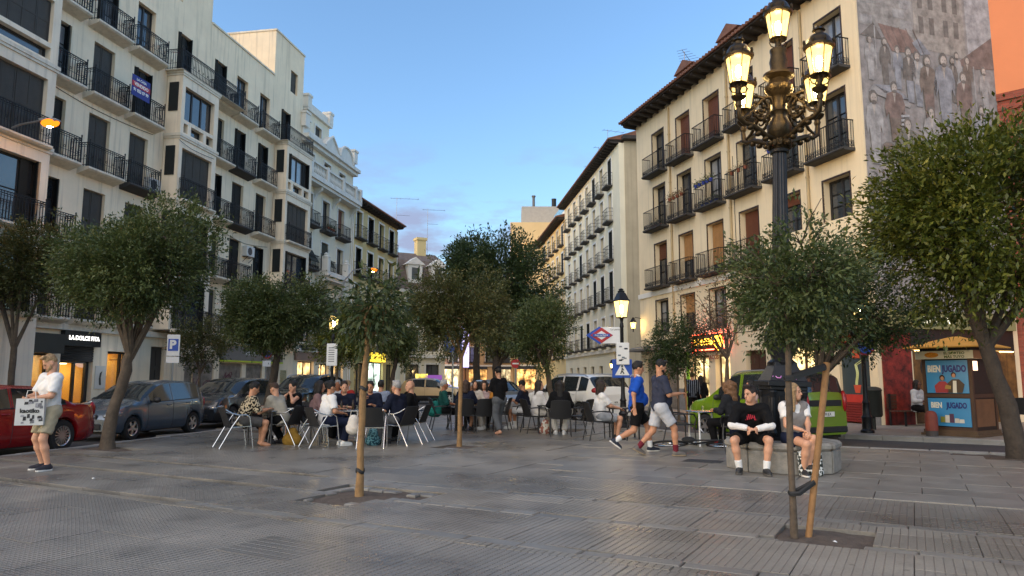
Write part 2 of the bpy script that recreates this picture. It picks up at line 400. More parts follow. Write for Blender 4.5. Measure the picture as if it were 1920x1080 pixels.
for dist, u, v, d in cand_t[290:]:
    rest.box(u - TW/2 + .006, u + TW/2 - .006, v - d/2 + .006, v + d/2 - .006, -.05, pr.uniform(-.004, .0) - (.009 if slab_zone(*(to_w(u, v)[:2])) or slab_zone(to_w(u, v).x + .4, to_w(u, v).y + .3) else 0))
ro = rest.obj('paving', TILE_S, plaza, rot=(0, 0, PAVE_RZ)); ro['kind'] = 'stuff'
for dist, u, v in cand_s[:290]:
    w = to_w(u, v); put('paving_slab', sm_a, plaza, (w.x, w.y, pr.uniform(-.005, .002)), (pr.uniform(-.003, .003), pr.uniform(-.003, .003), PAVE_RZ))
rest = MB()
for dist, u, v in cand_s[290:]:
    rest.box(u - SW/2 + .007, u + SW/2 - .007, v - SD/2 + .007, v + SD/2 - .007, -.05, pr.uniform(-.004, .0))
ro = rest.obj('paving', SLAB, plaza, rot=(0, 0, PAVE_RZ)); ro['kind'] = 'stuff'
cs = [chamfer_box(.40, .165, .05, .012, SLAB, 'course_stone'), chamfer_box(.28, .165, .05, .014, SLAB, 'course_stone'), chamfer_box(.54, .165, .05, .010, SLAB, 'course_stone')]
for c in COURSES:
    u = -7.5
    while u < 8.5:
        k = pr.randrange(3); L_ = (.40, .28, .54)[k] + .012
        w = to_w(u + L_/2, c)
        if inside(w.x, w.y, PLAZA) and not in_pit(w.x, w.y, .1) and visible(u, c) and w.x > -4.3:
            put('course_stone', cs[k], plaza, (w.x, w.y, pr.uniform(-.012, .003)), (pr.uniform(-.02, .02), pr.uniform(-.015, .015), PAVE_RZ + pr.uniform(-.03, .03)))
        u += L_
# tree pits: sunken soil with a rim of broken stones
for k, (px, py, a, c) in enumerate(PITS):
    nb = MB(); n = 12
    for i in range(n + 1):
        for j in range(n + 1):
            x, y = (i / n - .5) * 2 * (a + .5), (j / n - .5) * 2 * (c + .45)
            z = -.046 + .012 * math.sin(i * 1.9 + k) * math.cos(j * 1.3) + .035 * math.exp(-(x*x + y*y) * 6)
            nb.v.append((x, y, z))
    nb.f = [(i*(n+1)+j, (i+1)*(n+1)+j, (i+1)*(n+1)+j+1, i*(n+1)+j+1) for i in range(n) for j in range(n)]; nb.m = [0] * len(nb.f)
    so = nb.obj('soil', SOIL, plaza, (px, py, -.004), (0, 0, PAVE_RZ), smooth=60); so['kind'] = 'stuff'
    if k < 3:
        for sgn in (-1, 1):
            x = -a - .1
            while x < a + .1:
                l = pr.uniform(.16, .34); w = to_w(*(np.array(from_w(px, py)) + np.array((x + l/2, sgn * (c + .07)))))
                if pr.random() < .8: put('course_stone', cs[1], plaza, (w.x, w.y, pr.uniform(-.025, -.007)), (pr.uniform(-.05, .05), 0, PAVE_RZ + pr.uniform(-.08, .08)), (l / .29, .8, 1))
                x += l + .012
            y = -c
            while y < c:
                l = pr.uniform(.15, .3); w = to_w(*(np.array(from_w(px, py)) + np.array((sgn * (a + .08), y + l/2))))
                if pr.random() < .8: put('course_stone', cs[1], plaza, (w.x, w.y, pr.uniform(-.025, -.007)), (0, pr.uniform(-.05, .05), PAVE_RZ + math.pi/2 + pr.uniform(-.08, .08)), (l / .29, .8, 1))
                y += l + .012
# manhole cover in the slabs
w = Vector((3.3, 12.6, 0)); mb = MB(); mb.box(-.3, .3, -.2, .2, -.03, .003); mb.box(-.34, .34, -.24, .24, -.03, -.001)
o = mb.obj('utility_cover', M('cover_iron', (.05, .05, .05), .6, .4, bump=.4, bs=120), None, w, (0, 0, PAVE_RZ)); tag(o, 'rectangular iron cover let into the slabs near the stone bench', 'cover')
# kerbs
def kerb_line(parent, pts, w=.16, h=.13, step=1.0):
    me = None
    for (x0, y0), (x1, y1) in zip(pts, pts[1:]):
        L_ = math.hypot(x1 - x0, y1 - y0); n = max(1, round(L_ / step)); a = math.atan2(y1 - y0, x1 - x0)
        me = chamfer_box(L_ / n - .008, w, h, .02, KERB, 'kerbstone')
        for i in range(n):
            t = (i + .5) / n; put('kerbstone', me, parent, (x0 + (x1 - x0) * t, y0 + (y1 - y0) * t, pr.uniform(-.002, .004)), (0, 0, a))
kerb_line(plaza, [(lx(7), 7), (lx(38), 38)])
kerb_line(plaza, [(14.5, 11.38), (8.3, 14.6), (6.4, 15.6), (4.5, 19.4), (2.3, 24.4), (-1.0, 29.2), (-4.4, 38.5)])
# the far pavements
D10 = Vector((math.sin(R(10)), math.cos(R(10)), 0)); N10 = Vector((math.cos(R(10)), -math.sin(R(10)), 0)); P10 = Vector((-18.16, 18.4, 0))
a0 = P10 + D10 * -10 + N10 * 3.1; a1 = P10 + D10 * 48 + N10 * 3.1; a2 = P10 + D10 * 48 - N10 * 6; a3 = P10 + D10 * -10 - N10 * 6
pl = sheet('pavement_left', [(p.x, p.y) for p in (a0, a1, a2, a3)], -.01, M('pavement_far', (.17, .165, .155), .6, var=.2, vs=1.5, world=True), -.12)
k0, k1 = P10 + D10 * 2 + N10 * 3.18, P10 + D10 * 47 + N10 * 3.18
kerb_line(pl, [(k0.x, k0.y), (k1.x, k1.y)])
RP = [(22, 9.83), (11.47, 16.87), (8.55, 18.82), (8.0, 20.4), (4.3, 37), (3.4, 50), (-4, 100), (40, 100), (40, 9.8)]
prt = sheet('pavement_right', RP, -.004, M('pavement_far_right', (.24, .225, .20), .55, var=.2, vs=1.5, bump=.2, bs=30, world=True), -.12)
kerb_line(prt, [(19.5, 11.5), (11.47, 16.87), (8.55, 18.82), (8.0, 20.4), (4.3, 37)])
# ================================================================ BUILDINGS
PLAS_L1 = M('plaster_white', '#eedcbe', .85, var=.10, vs=.7, bump=.12, bs=25, streak=.30)
PLAS_L1B = M('plaster_white_bay', '#efdfc6', .85, var=.10, vs=.7, bump=.12, bs=25, streak=.26)
STONE_W = M('stone_white', '#d9d6cd', .8, var=.1, vs=2, bump=.15, bs=30, streak=.15)
PLAS_L2 = M('plaster_pale', '#e0d6be', .85, var=.07, vs=.8, bump=.1, bs=25, streak=.12)
PLAS_L3 = M('plaster_straw', '#d6c28c', .85, var=.06, vs=.8, bump=.1, bs=25, streak=.08)
TRIM_W = M('trim_white', '#e8e4da', .7, var=.05, vs=3)
PLAS_R1 = M('plaster_cream', '#ebd8b4', .85, var=.08, vs=.5, bump=.15, bs=18, streak=.16)
PLAS_R2 = M('plaster_ivory', '#e6dbbe', .85, var=.06, vs=.6, bump=.1, bs=25, streak=.1)
PLAS_R2G = M('plaster_gable', '#b3a488', .9, var=.10, vs=.6, bump=.15, bs=20, streak=.2)
PLAS_R3 = M('plaster_honey', '#e3c487', .85, var=.06, vs=.6, bump=.1, bs=25)
IRON = M('iron_black', (.018, .018, .02), .5, .5, var=.2, vs=8)
SLABC = M('balcony_slab', '#dcd2bf', .85, var=.12, vs=2, streak=.25)
SLABD = M('balcony_slab_dark', (.045, .043, .042), .8, var=.2, vs=2)
WOODK = M('wood_black', (.022, .022, .024), .55, var=.25, vs=6)
WOODB = M('wood_brown', '#4a2f22', .6, var=.2, vs=6)
SHUT = slat_mat('shutter_grey', '#4c4e4e', .055, depth=.9)
SHUTB = slat_mat('shutter_navy', '#1c2326', .055, depth=.9)
BAMB = slat_mat('bamboo_blind', '#b0814f', .03, depth=.5, var=.2)
BAMD = slat_mat('bamboo_dark', '#6a3d28', .03, depth=.5, var=.2)
def m_pane(name, base, rough=.06):
    m = M(name, base, rough, var=.35, vs=.9, spec=.9, rand=.4); return m
PANE = m_pane('window_glass', (.035, .042, .05)); PANE_L = m_pane('window_glass_curtain', (.22, .23, .24), .12)
ROOF = M('roof_tile', '#7a5443', .85, var=.3, vs=3, bump=.3, bs=15)
EAVE = M('eave_wood', (.04, .032, .028), .8, var=.3, vs=4)
PLINTH = M('plinth_granite', (.22, .21, .20), .7, var=.2, vs=4, bump=.3, bs=40)
SHOP_IN = glow('shop_interior_light', (1.0, .70, .32), 3.2)
SHOPWALL = M('shop_wall', '#e0b566', .8, var=.1)
CLEAR = glass_mat('shop_glass')
_rc = {}
def ring_box(b, x0, x1, z0, z1, w, y0, y1, mi=0, bottom=True):
    b.box(x0, x0 + w, y0, y1, z0, z1, mi); b.box(x1 - w, x1, y0, y1, z0, z1, mi); b.box(x0 + w, x1 - w, y0, y1, z1 - w, z1, mi)
    if bottom: b.box(x0 + w, x1 - w, y0, y1, z0, z0 + w, mi)
def rail_mesh(w, d, h, style):
    k = ('rail', round(w, 2), round(d, 2), h, style)
    if k in _rc: return _rc[k]
    b = MB(); runs = [((0, -d), (w, -d)), ((0, -d), (0, 0)), ((w, -d), (w, 0))] if d > .12 else [((0, -d), (w, -d))]
    pitch = dict(A=.118, B=.105, C=.2).get(style, .12); t = .018 if style == 'A' else .015
    for (x0, y0), (x1, y1) in runs:
        L_ = math.hypot(x1 - x0, y1 - y0); n = max(2, round(L_ / pitch))
        P = lambda f, z: (x0 + (x1 - x0) * f, y0 + (y1 - y0) * f, z)
        b.bar(P(0, h), P(1, h), .045, .022)
        b.bar(P(0, .07), P(1, .07), .022, .018)
        if style == 'A': b.bar(P(0, h - .15), P(1, h - .15), .018, .014); b.bar(P(0, .30), P(1, .30), .014, .012)
        if style == 'B': b.bar(P(0, .24), P(1, .24), .016, .012)
        if style == 'C': b.bar(P(0, h * .4), P(1, h * .4), .018, .014); b.bar(P(0, h * .72), P(1, h * .72), .018, .014)
        for i in range(n + 1):
            f = i / n; b.bar(P(f, .0), P(f, h), t, t)
            if style == 'A' and i < n:
                q = P((i + .5) / n, h - .075); b.ell(q, (.026, .026, .026), 6)
                if i % 3 == 1: b.tube([P((i + .5) / n + .035 * math.cos(a) / L_, .30 + .12 + .05 * math.sin(a)) for a in np.linspace(0, 6.28, 9)[:-1]], .009, 4, closed=True)
            if style == 'B' and i < n:
                q = P((i + .5) / n, .15); b.tube([P((i + .5) / n + .036 * math.cos(a) / L_, .155 + .06 * math.sin(a)) for a in np.linspace(0, 6.28, 7)[:-1]], .010, 4, closed=True)
    if style == 'A' and d > .12:
        for x in (0, w): b.bar((x, -d, 0), (x, -d, h + .06), .03); b.ell((x, -d, h + .1), (.03, .03, .05), 6)
    me = b.mesh('railing', IRON); _rc[k] = me; return me
def leaf_mesh(w, h, rows, mat, cols=2, fr=.07, key=None):
    k = ('leaf', round(w, 2), round(h, 2), rows, mat.name, cols)
    if k in _rc: return _rc[k]
    b = MB(); ring_box(b, 0, w, 0, h, fr, 0, .07)
    lw = (w - fr * 2) / cols; panes = []
    for c in range(1, cols): b.box(fr + lw * c - .05, fr + lw * c + .05, -.012, .06, fr, h - fr)
    for c in range(cols):
        xa = fr + lw * c + (.05 if c else .03); xb = fr + lw * (c + 1) - (.05 if c < cols - 1 else .03)
        for r in range(rows):
            za = fr + (h - 2 * fr) * r / rows + .018; zb = fr + (h - 2 * fr) * (r + 1) / rows - .018
            panes.append((xa, xb, za, zb))
            if r: b.box(fr + .003, w - fr - .003, .004, .052, za - .036, za)
    q = []
    for xa, xb, za, zb in panes:
        pb = MB(); pb.box(xa - .01, xb + .01, .028, .036, za - .01, zb + .01); q.append(pb)
    me = (b.mesh('window', mat), q); _rc[k] = me; return me
_pm = {}
class Bld:
    def __init__(s, name, label, P, ang, side, cat='building'):
        a = R(ang); s.sd = side; s.root = thing(name, label, cat, (P[0], P[1], 0), math.atan2(math.cos(a), math.sin(a)) if side == 'L' else math.atan2(-math.cos(a), -math.sin(a)))
        s.P = Vector((P[0], P[1], 0)); s.d = Vector((math.sin(a), math.cos(a), 0)); s.n = Vector((math.cos(a), -math.sin(a), 0)) if side == 'L' else Vector((-math.cos(a), math.sin(a), 0))
        s.rz = s.root.rotation_euler.z
    def X(s, a, b): return (a, b) if s.sd == 'L' else (-b, -a)
    def W(s, t, q, z): p = s.P + s.d * t + s.n * q; return Vector((p.x, p.y, z))     # along, out of the wall, up
    def wall(s, s0, s1, z0, z1, ops, mat, q=0., depth=.26, body=9., name='wall', top=True):
        """front with real openings and reveals; closed behind"""
        x0, x1 = s.X(s0, s1); O = [(*s.X(o[0], o[1]), o[2], o[3], len(o) > 4) for o in ops]
        O = [(max(a, x0), min(b_, x1), max(c, z0), min(d, z1), t) for a, b_, c, d, t in O if a < x1 and b_ > x0 and c < z1 and d > z0]
        xs = sorted({x0, x1} | {o[0] for o in O} | {o[1] for o in O}); zs = sorted({z0, z1} | {o[2] for o in O} | {o[3] for o in O})
        b = MB(); y = -q
        for i in range(len(xs) - 1):
            for j in range(len(zs) - 1):
                cx, cz = (xs[i] + xs[i+1]) / 2, (zs[j] + zs[j+1]) / 2
                if any(o[0] < cx < o[1] and o[2] < cz < o[3] for o in O): continue
                b.quad((xs[i], y, zs[j]), (xs[i+1], y, zs[j]), (xs[i+1], y, zs[j+1]), (xs[i], y, zs[j+1]))
        for a, c, e, f, thr in O:
            Y = y + depth
            b.quad((a, y, e), (a, Y, e), (a, Y, f), (a, y, f)); b.quad((c, y, f), (c, Y, f), (c, Y, e), (c, y, e))
            b.quad((a, y, f), (a, Y, f), (c, Y, f), (c, y, f)); b.quad((a, y, e), (c, y, e), (c, Y, e), (a, Y, e))
            if not thr: b.quad((a - .05, Y + .12, e - .05), (c + .05, Y + .12, e - .05), (c + .05, Y + .12, f + .05), (a - .05, Y + .12, f + .05))
        Y = y + body
        b.quad((x0, Y, z0), (x0, y, z0), (x0, y, z1), (x0, Y, z1)); b.quad((x1, y, z0), (x1, Y, z0), (x1, Y, z1), (x1, y, z1))
        b.quad((x0, y, z1), (x1, y, z1), (x1, Y, z1), (x0, Y, z1)); b.quad((x0, Y, z0), (x1, Y, z0), (x1, y, z0), (x0, y, z0)); b.quad((x1, Y, z0), (x0, Y, z0), (x0, Y, z1), (x1, Y, z1))
        return b.obj(name, mat, s.root)
    def part(s, name, b, mat, smooth=0, parent=None): return b.obj(name, mat, parent or s.root, smooth=smooth)
    def slab(s, name, s0, s1, q0, q1, z0, z1, mat, parent=None):
        x0, x1 = s.X(s0, s1); b = MB(); b.box(x0, x1, -q1, -q0, z0, z1); return b.obj(name, mat, parent or s.root)
    def window(s, s0, s1, z0, z1, kind='french', rows=3, rec=.20, q=0., fmat=None, surround=None, cols=2, lit=None):
        x0, x1 = s.X(s0, s1); w, h = x1 - x0, z1 - z0; y = -q + rec; fmat = fmat or WOODK
        me, panes = leaf_mesh(w, h, rows, fmat, cols)
        wo = put('window', me, s.root, (x0, y, z0))
        pm = PANE_L if kind.endswith('L') else PANE
        for i, pb in enumerate(panes):
            k = (me.name, i, pm.name)
            if k not in _pm: _pm[k] = pb.mesh('pane', lit or pm)
            put('pane', _pm[k], wo)
        if kind.startswith('shut'):
            sm = SHUTB if 'B' in kind else SHUT
            k = ('sh', round(w, 2), round(h, 2), sm.name)
            if k not in _rc:
                b = MB(); hw = w / max(2, round(w / .55)); b.box(.012, hw - .004, -.034, -.014, .02, h - .02); ring_box(b, .012, hw - .004, .02, h - .02, .05, -.05, -.0345); b.box(.062, hw - .054, -.05, -.0345, h * .48, h * .52); _rc[k] = b.mesh('shutter', sm)
            nl = max(2, round(w / .55))
            for i in range(nl): put('shutter', _rc[k], wo, (w / nl * i, rnd.uniform(-.02, 0), 0), (0, 0, rnd.uniform(-.05, .0) if nl > 2 and rnd.random() < .4 else rnd.uniform(-.012, 0)))
        elif kind.startswith('open'):
            n = max(4, round(w / .3)); lw = w / n; k = ('so', round(lw, 2), round(h, 2))
            if k not in _rc: b = MB(); b.box(0, lw, -.016, .016, .02, h - .02); _rc[k] = b.mesh('shutter', SHUTB)
            # leaves folded in pairs against the jambs, standing a little proud of the wall
            a1, a2 = R(-rnd.uniform(55, 78)), R(rnd.uniform(58, 76))
            put('shutter', _rc[k], wo, (.02, -.02, 0), (0, 0, a1)); put('shutter', _rc[k], wo, (.02 + lw * math.cos(a1), -.02 + lw * math.sin(a1), 0), (0, 0, R(rnd.uniform(40, 70))))
            put('shutter', _rc[k], wo, (w - .02 - lw * math.cos(a2), -.02 - lw * math.sin(a2), 0), (0, 0, a2))
            if rnd.random() < .4: put('shutter', _rc[k], wo, (w - .03 - lw * 2, -.03, 0), (0, 0, R(rnd.uniform(-8, 0))))
        elif kind.startswith('blind'):
            f = float(kind.split(':')[1]); b = MB(); b.box(.05, w - .05, -.035, -.015, h * (1 - f), h - .03); b.tube([(.05, -.025, h * (1 - f)), (w - .05, -.025, h * (1 - f))], .03, 6)
            b.obj('blind', BAMD if 'D' in kind else BAMB, wo)
        elif kind.startswith('awn'):
            b = MB(); P = [(-.08, -.14, h - .06), (w + .08, -.14, h - .06), (w + .08, -.24, h * .62), (w + .08, -.8, h * .2), (-.08, -.8, h * .2), (-.08, -.24, h * .62)]
            b.add(P + [(p[0], p[1] + .02, p[2] - .02) for p in P], [(0,1,2,5),(5,2,3,4),(11,8,7,6),(10,9,8,11),(4,3,9,10),(0,5,11,6),(5,4,10,11),(2,1,7,8),(3,2,8,9)]); b.obj('awning', M('awning_cloth', '#33352c', .9, var=.15), wo)
        if surround:
            sw, sp, mt = surround; b = MB(); ring_box(b, -sw, w + sw, -.0, h + sw, sw, -rec - sp, -rec + .03, bottom=False); b.obj('surround', mt, wo)
        return wo
    def balcony(s, s0, s1, z, d=.7, style='A', q=0., h=.95, slab=None, th=.13, under=.10):
        x0, x1 = s.X(s0, s1); w = x1 - x0; slab = slab or SLABC
        k = ('slab', round(w, 2), d, th, under, slab.name)
        if k not in _rc:
            b = MB(); P = [(0, 0, 0), (0, -d, 0), (0, -d, -th * .55), (0, -d + .07, -th), (0, 0, -th - under)]
            b.ext(P, (w, 0, 0)); _rc[k] = b.mesh('balcony', slab)
        o = put('balcony', _rc[k], s.root, (x0, -q - .002, z))
        put('railing', rail_mesh(w - .08, d - .05, h, style), o, (.04, 0, .0))
        return o
    def eave(s, s0, s1, z, q=.75, th=.22, step=.62, roof_d=4., slope=.42, mat=None, tile=None):
        x0, x1 = s.X(s0, s1); b = MB(); b.box(x0, x1, -q, .3, z + .16, z + .24)
        n = int((x1 - x0) / step)
        for i in range(n + 1):
            x = x0 + .12 + (x1 - x0 - .24) * i / n; b.ext([(x - .06, .2, z + .158), (x - .06, -q + .08, z + .158), (x - .06, -q + .08, z + .06), (x - .06, -q + .2, z), (x - .06, .2, z - .04)], (.12, 0, 0))
        s.part('eave', b, mat or EAVE)
        r = MB(); r.ext([(x0 - .05, -q - .08, z + .242), (x0 - .05, roof_d, z + .242 + slope * roof_d), (x0 - .05, roof_d, z + .20 + slope * roof_d - .3), (x0 - .05, .35, z + .242)], (x1 - x0 + .1, 0, 0))
        nt = int((x1 - x0) / .24)
        for i in range(nt + 1):     # the tiles' round ends along the eave
            x = x0 + (x1 - x0) * i / nt; r.tube([(x, -q - .12, z + .27), (x, 1.2, z + .29 + slope * 1.3)], .075, 6)
        s.part('roof', r, tile or ROOF, smooth=40)
    def pipe(s, t, z0, z1, q=.07, r=.05, mat=None):
        x = t if s.sd == 'L' else -t
        b = MB(); b.tube([(x, -q, z0), (x, -q, z1)], r, 8)
        for z in np.arange(z0 + .8, z1, 2.4): b.lathe([(r + .02, 0), (r + .02, .06)], 8, (x, -q, z))
        s.part('downpipe', b, mat or M('downpipe_paint', '#b49f78', .6), smooth=40)
# ---------------------------------------------------------------- L1: the tall white block with glazed bays
def build_L1():
    B = Bld('apartment_block', 'tall white apartment block with glazed bays and black iron balconies beside the parked cars', (-18.16, 18.4), 10, 'L')
    rows = [(15.45, 17.7), (12.5, 14.75), (9.5, 11.8), (6.5, 8.75), (3.65, 5.85)]
    cols = [(6.72, 7.78), (8.95, 10.1), (11.25, 12.4), (17.0, 18.1), (19.1, 20.2), (21.5, 22.6)]
    ops = []; wins = []
    for r, (z0, z1) in enumerate(rows):
        for c, (a, b_) in enumerate(cols): ops.append((a, b_, z0, z1)); wins.append((r, c, a, b_, z0, z1))
    top = [(14.0, 15.1), (24.0, 25.1), (2.0, 3.1), (4.4, 5.5)]
    for a, b_ in top: ops.append((a, b_, *rows[0])); wins.append((0, 9, a, b_, *rows[0]))
    shops = [(6.45, 8.0, .0, 2.35, 1), (8.45, 10.1, .0, 2.7, 1), (10.85, 12.1, .0, 2.5, 1), (13.45, 14.4, .0, 2.8), (15.9, 18.3, .0, 2.3), (18.75, 20.9, .0, 2.2), (21.3, 23.0, .0, 2.2), (23.4, 24.9, .0, 2.2)]
    B.wall(-6, 16.57, 0, 23.2, ops + shops + [(12.9, 14.2, 19.2, 20.9)], PLAS_L1)
    B.window(12.9, 14.2, 19.2, 20.9, 'french')
    B.wall(16.572, 23.0, 0, 19.35, ops + shops, PLAS_L1); B.wall(23.002, 26.7, 0, 22.2, ops + shops + [(25.0, 25.9, 19.2, 20.6)], PLAS_L1)
    B.slab('coping', 16.6, 23.0, -.3, .06, 19.352, 19.45, SLABC); B.slab('coping', 22.95, 26.75, -4, .06, 22.202, 22.3, SLABC)
    B.window(25.0, 25.9, 19.2, 20.6, 'shut')
    kr = random.Random(5)
    for r, c, a, b_, z0, z1 in wins:
        kind = kr.choice(['shut', 'shut', 'shutB', 'open', 'french', 'openL']) if r else kr.choice(['open', 'openL', 'french'])
        if c in (3, 4, 5) and r in (1, 2, 3): kind = kr.choice(['open', 'shutB', 'shutB', 'open'])
        if c in (1, 2) and r in (2, 3): kind = 'shut'
        if (c, r) == (1, 1): kind = 'shut'
        if (c, r) == (2, 1): kind = 'open'
        B.window(a, b_, z0, z1, kind)
    # balconies on the flat wall
    for r, (z0, z1) in enumerate(rows):
        for c, (a, b_) in enumerate(cols):
            if c == 0: B.balcony(a - .30, b_ + .40, z0 - .03, .52, 'A', under=.14)
            elif r == 0 and c >= 3: B.balcony(a - .42, b_ + .42, z0 - .03, .52, 'A', under=.14)
            elif r == 3 and c in (1, 5): pass
            else: B.balcony(a - .42, b_ + (.42 if c not in (2, 5) else .38), z0 - .03, .52, 'A', under=.14, slab=SLABD if (c, r) in ((2, 2), (4, 1), (4, 2), (4, 3)) else SLABC)
    B.balcony(1.6, 6.0, 15.42, .52, 'A', under=.14)
    def bay(s0, s1, z_bot, z_top, near):
        q = .8
        lv = [z for z in (3.55, 6.45, 9.42, 12.42, 15.4) if z_bot - .01 <= z <= z_top + .01]
        ops = []; W_ = []
        for i in range(len(lv) - 1):
            za, zb = lv[i], lv[i + 1]; m = .24
            if za > 12: ops.append((s0 + m, s1 - m - .1, za + .75, zb - .65)); W_.append(('par', ops[-1], za))
            else: ops.append((s0 + m, s1 - m - .1, za + .08, zb - .58)); W_.append(('bal', ops[-1], za))
            if za > 12:
                a, e = s0 + m, s1 - m - .1; w = e - a
                for f0, f1 in ((0, .14), (.24, .66), (.76, 1)): ops.append((a + w * f0, a + w * f1, za + .14, za + .58)); W_.append(('low', ops[-1], za))
        B.wall(s0, s1, z_bot, z_top, ops, PLAS_L1B, q=q, depth=.3, body=.78, name='bay')
        for kind, (a, e, z0, z1), za in W_:
            if kind == 'low': B.window(a, e, z0, z1, 'french', 1, .22, q, cols=1)
            elif kind == 'par': B.window(a, e, z0, z1, 'shut' if s0 < 5 else ('french' if s0 < 20 else 'openL'), 1, .2, q, cols=3 if s0 < 20 else 2)
            else:
                B.window(a, e, z0, z1, 'shut' if za > 9 else 'open', 2, .24, q, cols=2)
                B.balcony(a - .12, e + .14, za + .02, .28, 'A', q=q, th=.12, under=.02)
        for z in lv[1:]:
            if z > 9: 
                x0, x1 = s0 - .08, s1 + .08; b = MB(); b.box(x0, x1, -.88, .0, z - .10, z + .03); b.box(x0 + .04, x1 - .04, -.85, 0, z - .2, z - .102); B.part('cornice', b, SLABC)
        if near:
            for i in range(1, len(lv) - 1):
                za = lv[i]; b = MB(); b.box(s0 - .05, s0 - .002, -.62, -.16, za + 1.1, za + 2.45); B.part('side_shutter', b, SHUTB)
    bay(-4.2, 6.4, .0, 15.4, False); bay(13.42, 16.3, 3.55, 15.4, True); bay(23.4, 26.68, 3.55, 15.4, True)
    B.balcony(13.2, 18.6, 15.42, .9, 'A', under=.02, th=.02); B.balcony(23.2, 26.65, 15.42, .9, 'A', under=.02, th=.02)
    # ground floor: cornice, shops
    B.slab('string_course', 6.45, 26.7, 0, .16, 3.2, 3.42, SLABC)
    DK = M('shop_black', (.012, .012, .013), .4, var=.2)
    B.slab('fascia', 4.4, 8.05, .05, .5, 2.3, 3.0, DK)
    B.slab('fascia', 8.35, 10.18, .03, .22, 2.62, 3.18, DK)
    text('LA DOLCE FITA', .22, glow('sign_letters_white', (1, .97, .9), .9), B.root, (9.3, -.235, 2.92), (R(90), 0, 0), .02)
    rs = MB(); rs.box(8.4, 10.1, .05, .12, 2.05, 2.62)
    for i in range(6): rs.tube([(8.4, .04, 2.08 + i * .095), (10.1, .04, 2.08 + i * .095)], .035, 6)
    B.part('roller_shutter', rs, M('shutter_dark_metal', (.03, .03, .032), .45, .6), smooth=40)
    def shop(a, e, z1, mull, fm=DK, col=SHOPWALL, light=SHOP_IN):
        b = MB(); D = 2.4
        b.quad((a, D, .02), (e, D, .02), (e, D, z1), (a, D, z1)); b.quad((a, .3, .02), (a, D, .02), (a, D, z1), (a, .3, z1)); b.quad((e, D, .02), (e, .3, .02), (e, .3, z1), (e, D, z1)); b.quad((a, .3, .03), (e, .3, .03), (e, D, .03), (a, D, .03)); b.quad((a, .3, z1), (e, .3, z1), (e, D, z1), (a, D, z1))
        r = B.part('shop_room', b, col)
        l = MB(); l.box(a + .3, e - .3, .9, 1.7, z1 - .1, z1 - .06); B.part('ceiling_lamp', l, light, parent=r)
        sh = MB()
        for z in (.5, .95, 1.4, 1.85):
            if z < z1 - .3:
                sh.box(a + .1, e - .1, D - .38, D - .02, z, z + .03)
        B.part('shelf', sh, WOODB, parent=r)
        g = MB(); kr2 = random.Random(int(a * 10))
        for z in (.53, .98, 1.43):
            x = a + .15
            while x < e - .25:
                w = kr2.uniform(.06, .16); g.box(x, x + w, D - .34, D - .12, z, z + kr2.uniform(.12, .3)); x += w + kr2.uniform(.02, .12)
        B.part('goods', g, M('shop_goods', '#b06a3a', .6, var=.6, vs=6), parent=r)['kind'] = 'stuff'
        fr = MB(); ring_box(fr, a, e, .02, z1, .07, .18, .26)
        for m in mull: fr.box(m - .045, m + .045, .17, .27, .09, z1 - .07)
        f = B.part('shop_front', fr, fm); p = MB(); p.box(a + .05, e - .05, .215, .222, .05, z1 - .05); B.part('pane', p, CLEAR, parent=f)
    shop(6.5, 8.0, 2.3, (7.3,)); shop(8.47, 10.08, 2.06, (9.35, 9.95)); shop(10.87, 12.08, 2.48, (11.8,))
    po = MB(); po.box(10.22, 10.78, -.03, .0, 1.0, 1.9); pp = B.part('poster', po, M('poster_paper', '#c9c6bd', .6, var=.05)); pb = MB(); pb.ext([(10.45, -.034, 1.15), (10.56, -.034, 1.15), (10.52, -.034, 1.45), (10.58, -.034, 1.7), (10.46, -.034, 1.62), (10.42, -.034, 1.4)], (0, -.004, 0)); B.part('print', pb, M('print_dark', '#43413e', .6), parent=pp)
    cl = MB(); cl.lathe([(.0, 0), (.29, 0), (.31, .03), (.31, .11), (.29, .14), (0, .14)], 24); c = cl.obj('round_sign', glow('round_sign_white', (.92, .95, 1), .5), B.root, (10.95, -.75, 2.15), (R(90), 0, R(20)), smooth=40); c2 = MB(); c2.bar((10.95, 0, 2.15), (10.95, -.72, 2.15), .03); B.part('sign_bracket', c2, IRON)
    dr = MB(); dr.box(13.47, 14.38, .16, .24, 0, 2.78)
    for x in (13.55, 14.0):
        for z in (.2, 1.1, 1.95): dr.box(x, x + .33, .14, .16, z, z + .7)
    B.part('door', dr, M('door_dark', (.02, .018, .018), .5))
    GR = slat_mat('roller_graffiti', '#8a8075', .09, depth=.6, var=.5)
    for a, e, z1 in ((15.92, 18.28, 2.3), (18.77, 20.88, 2.2), (21.32, 22.98, 2.2), (23.42, 24.88, 2.2)):
        b = MB(); b.box(a, e, .08, .12, .02, z1 - .02); rsx = B.part('roller_shutter', b, GR); b = MB(); kr2 = random.Random(int(a * 7))
        for i in range(5):
            cx, cz = kr2.uniform(a + .4, e - .4), kr2.uniform(.5, 1.6); b.tube([(cx + .3 * math.cos(t * 1.3 + i) * (1 + .3 * math.sin(t * 2)), .072, cz + .28 * math.sin(t * 1.9 + i)) for t in np.linspace(0, 6, 16)], .018, 4)
        B.part('graffiti', b, M('graffiti_paint', kr2.choice(['#2a2a35', '#e0ded8', '#6b2e3a']), .6), parent=rsx)
    B.slab('fascia', 18.7, 25.05, .02, .18, 2.36, 3.12, M('fascia_grey', '#77726c', .6, var=.1)); B.slab('fascia_stripe', 18.7, 25.05, .02, .2, 2.27, 2.355, M('stripe_lime', '#b9c93a', .5))
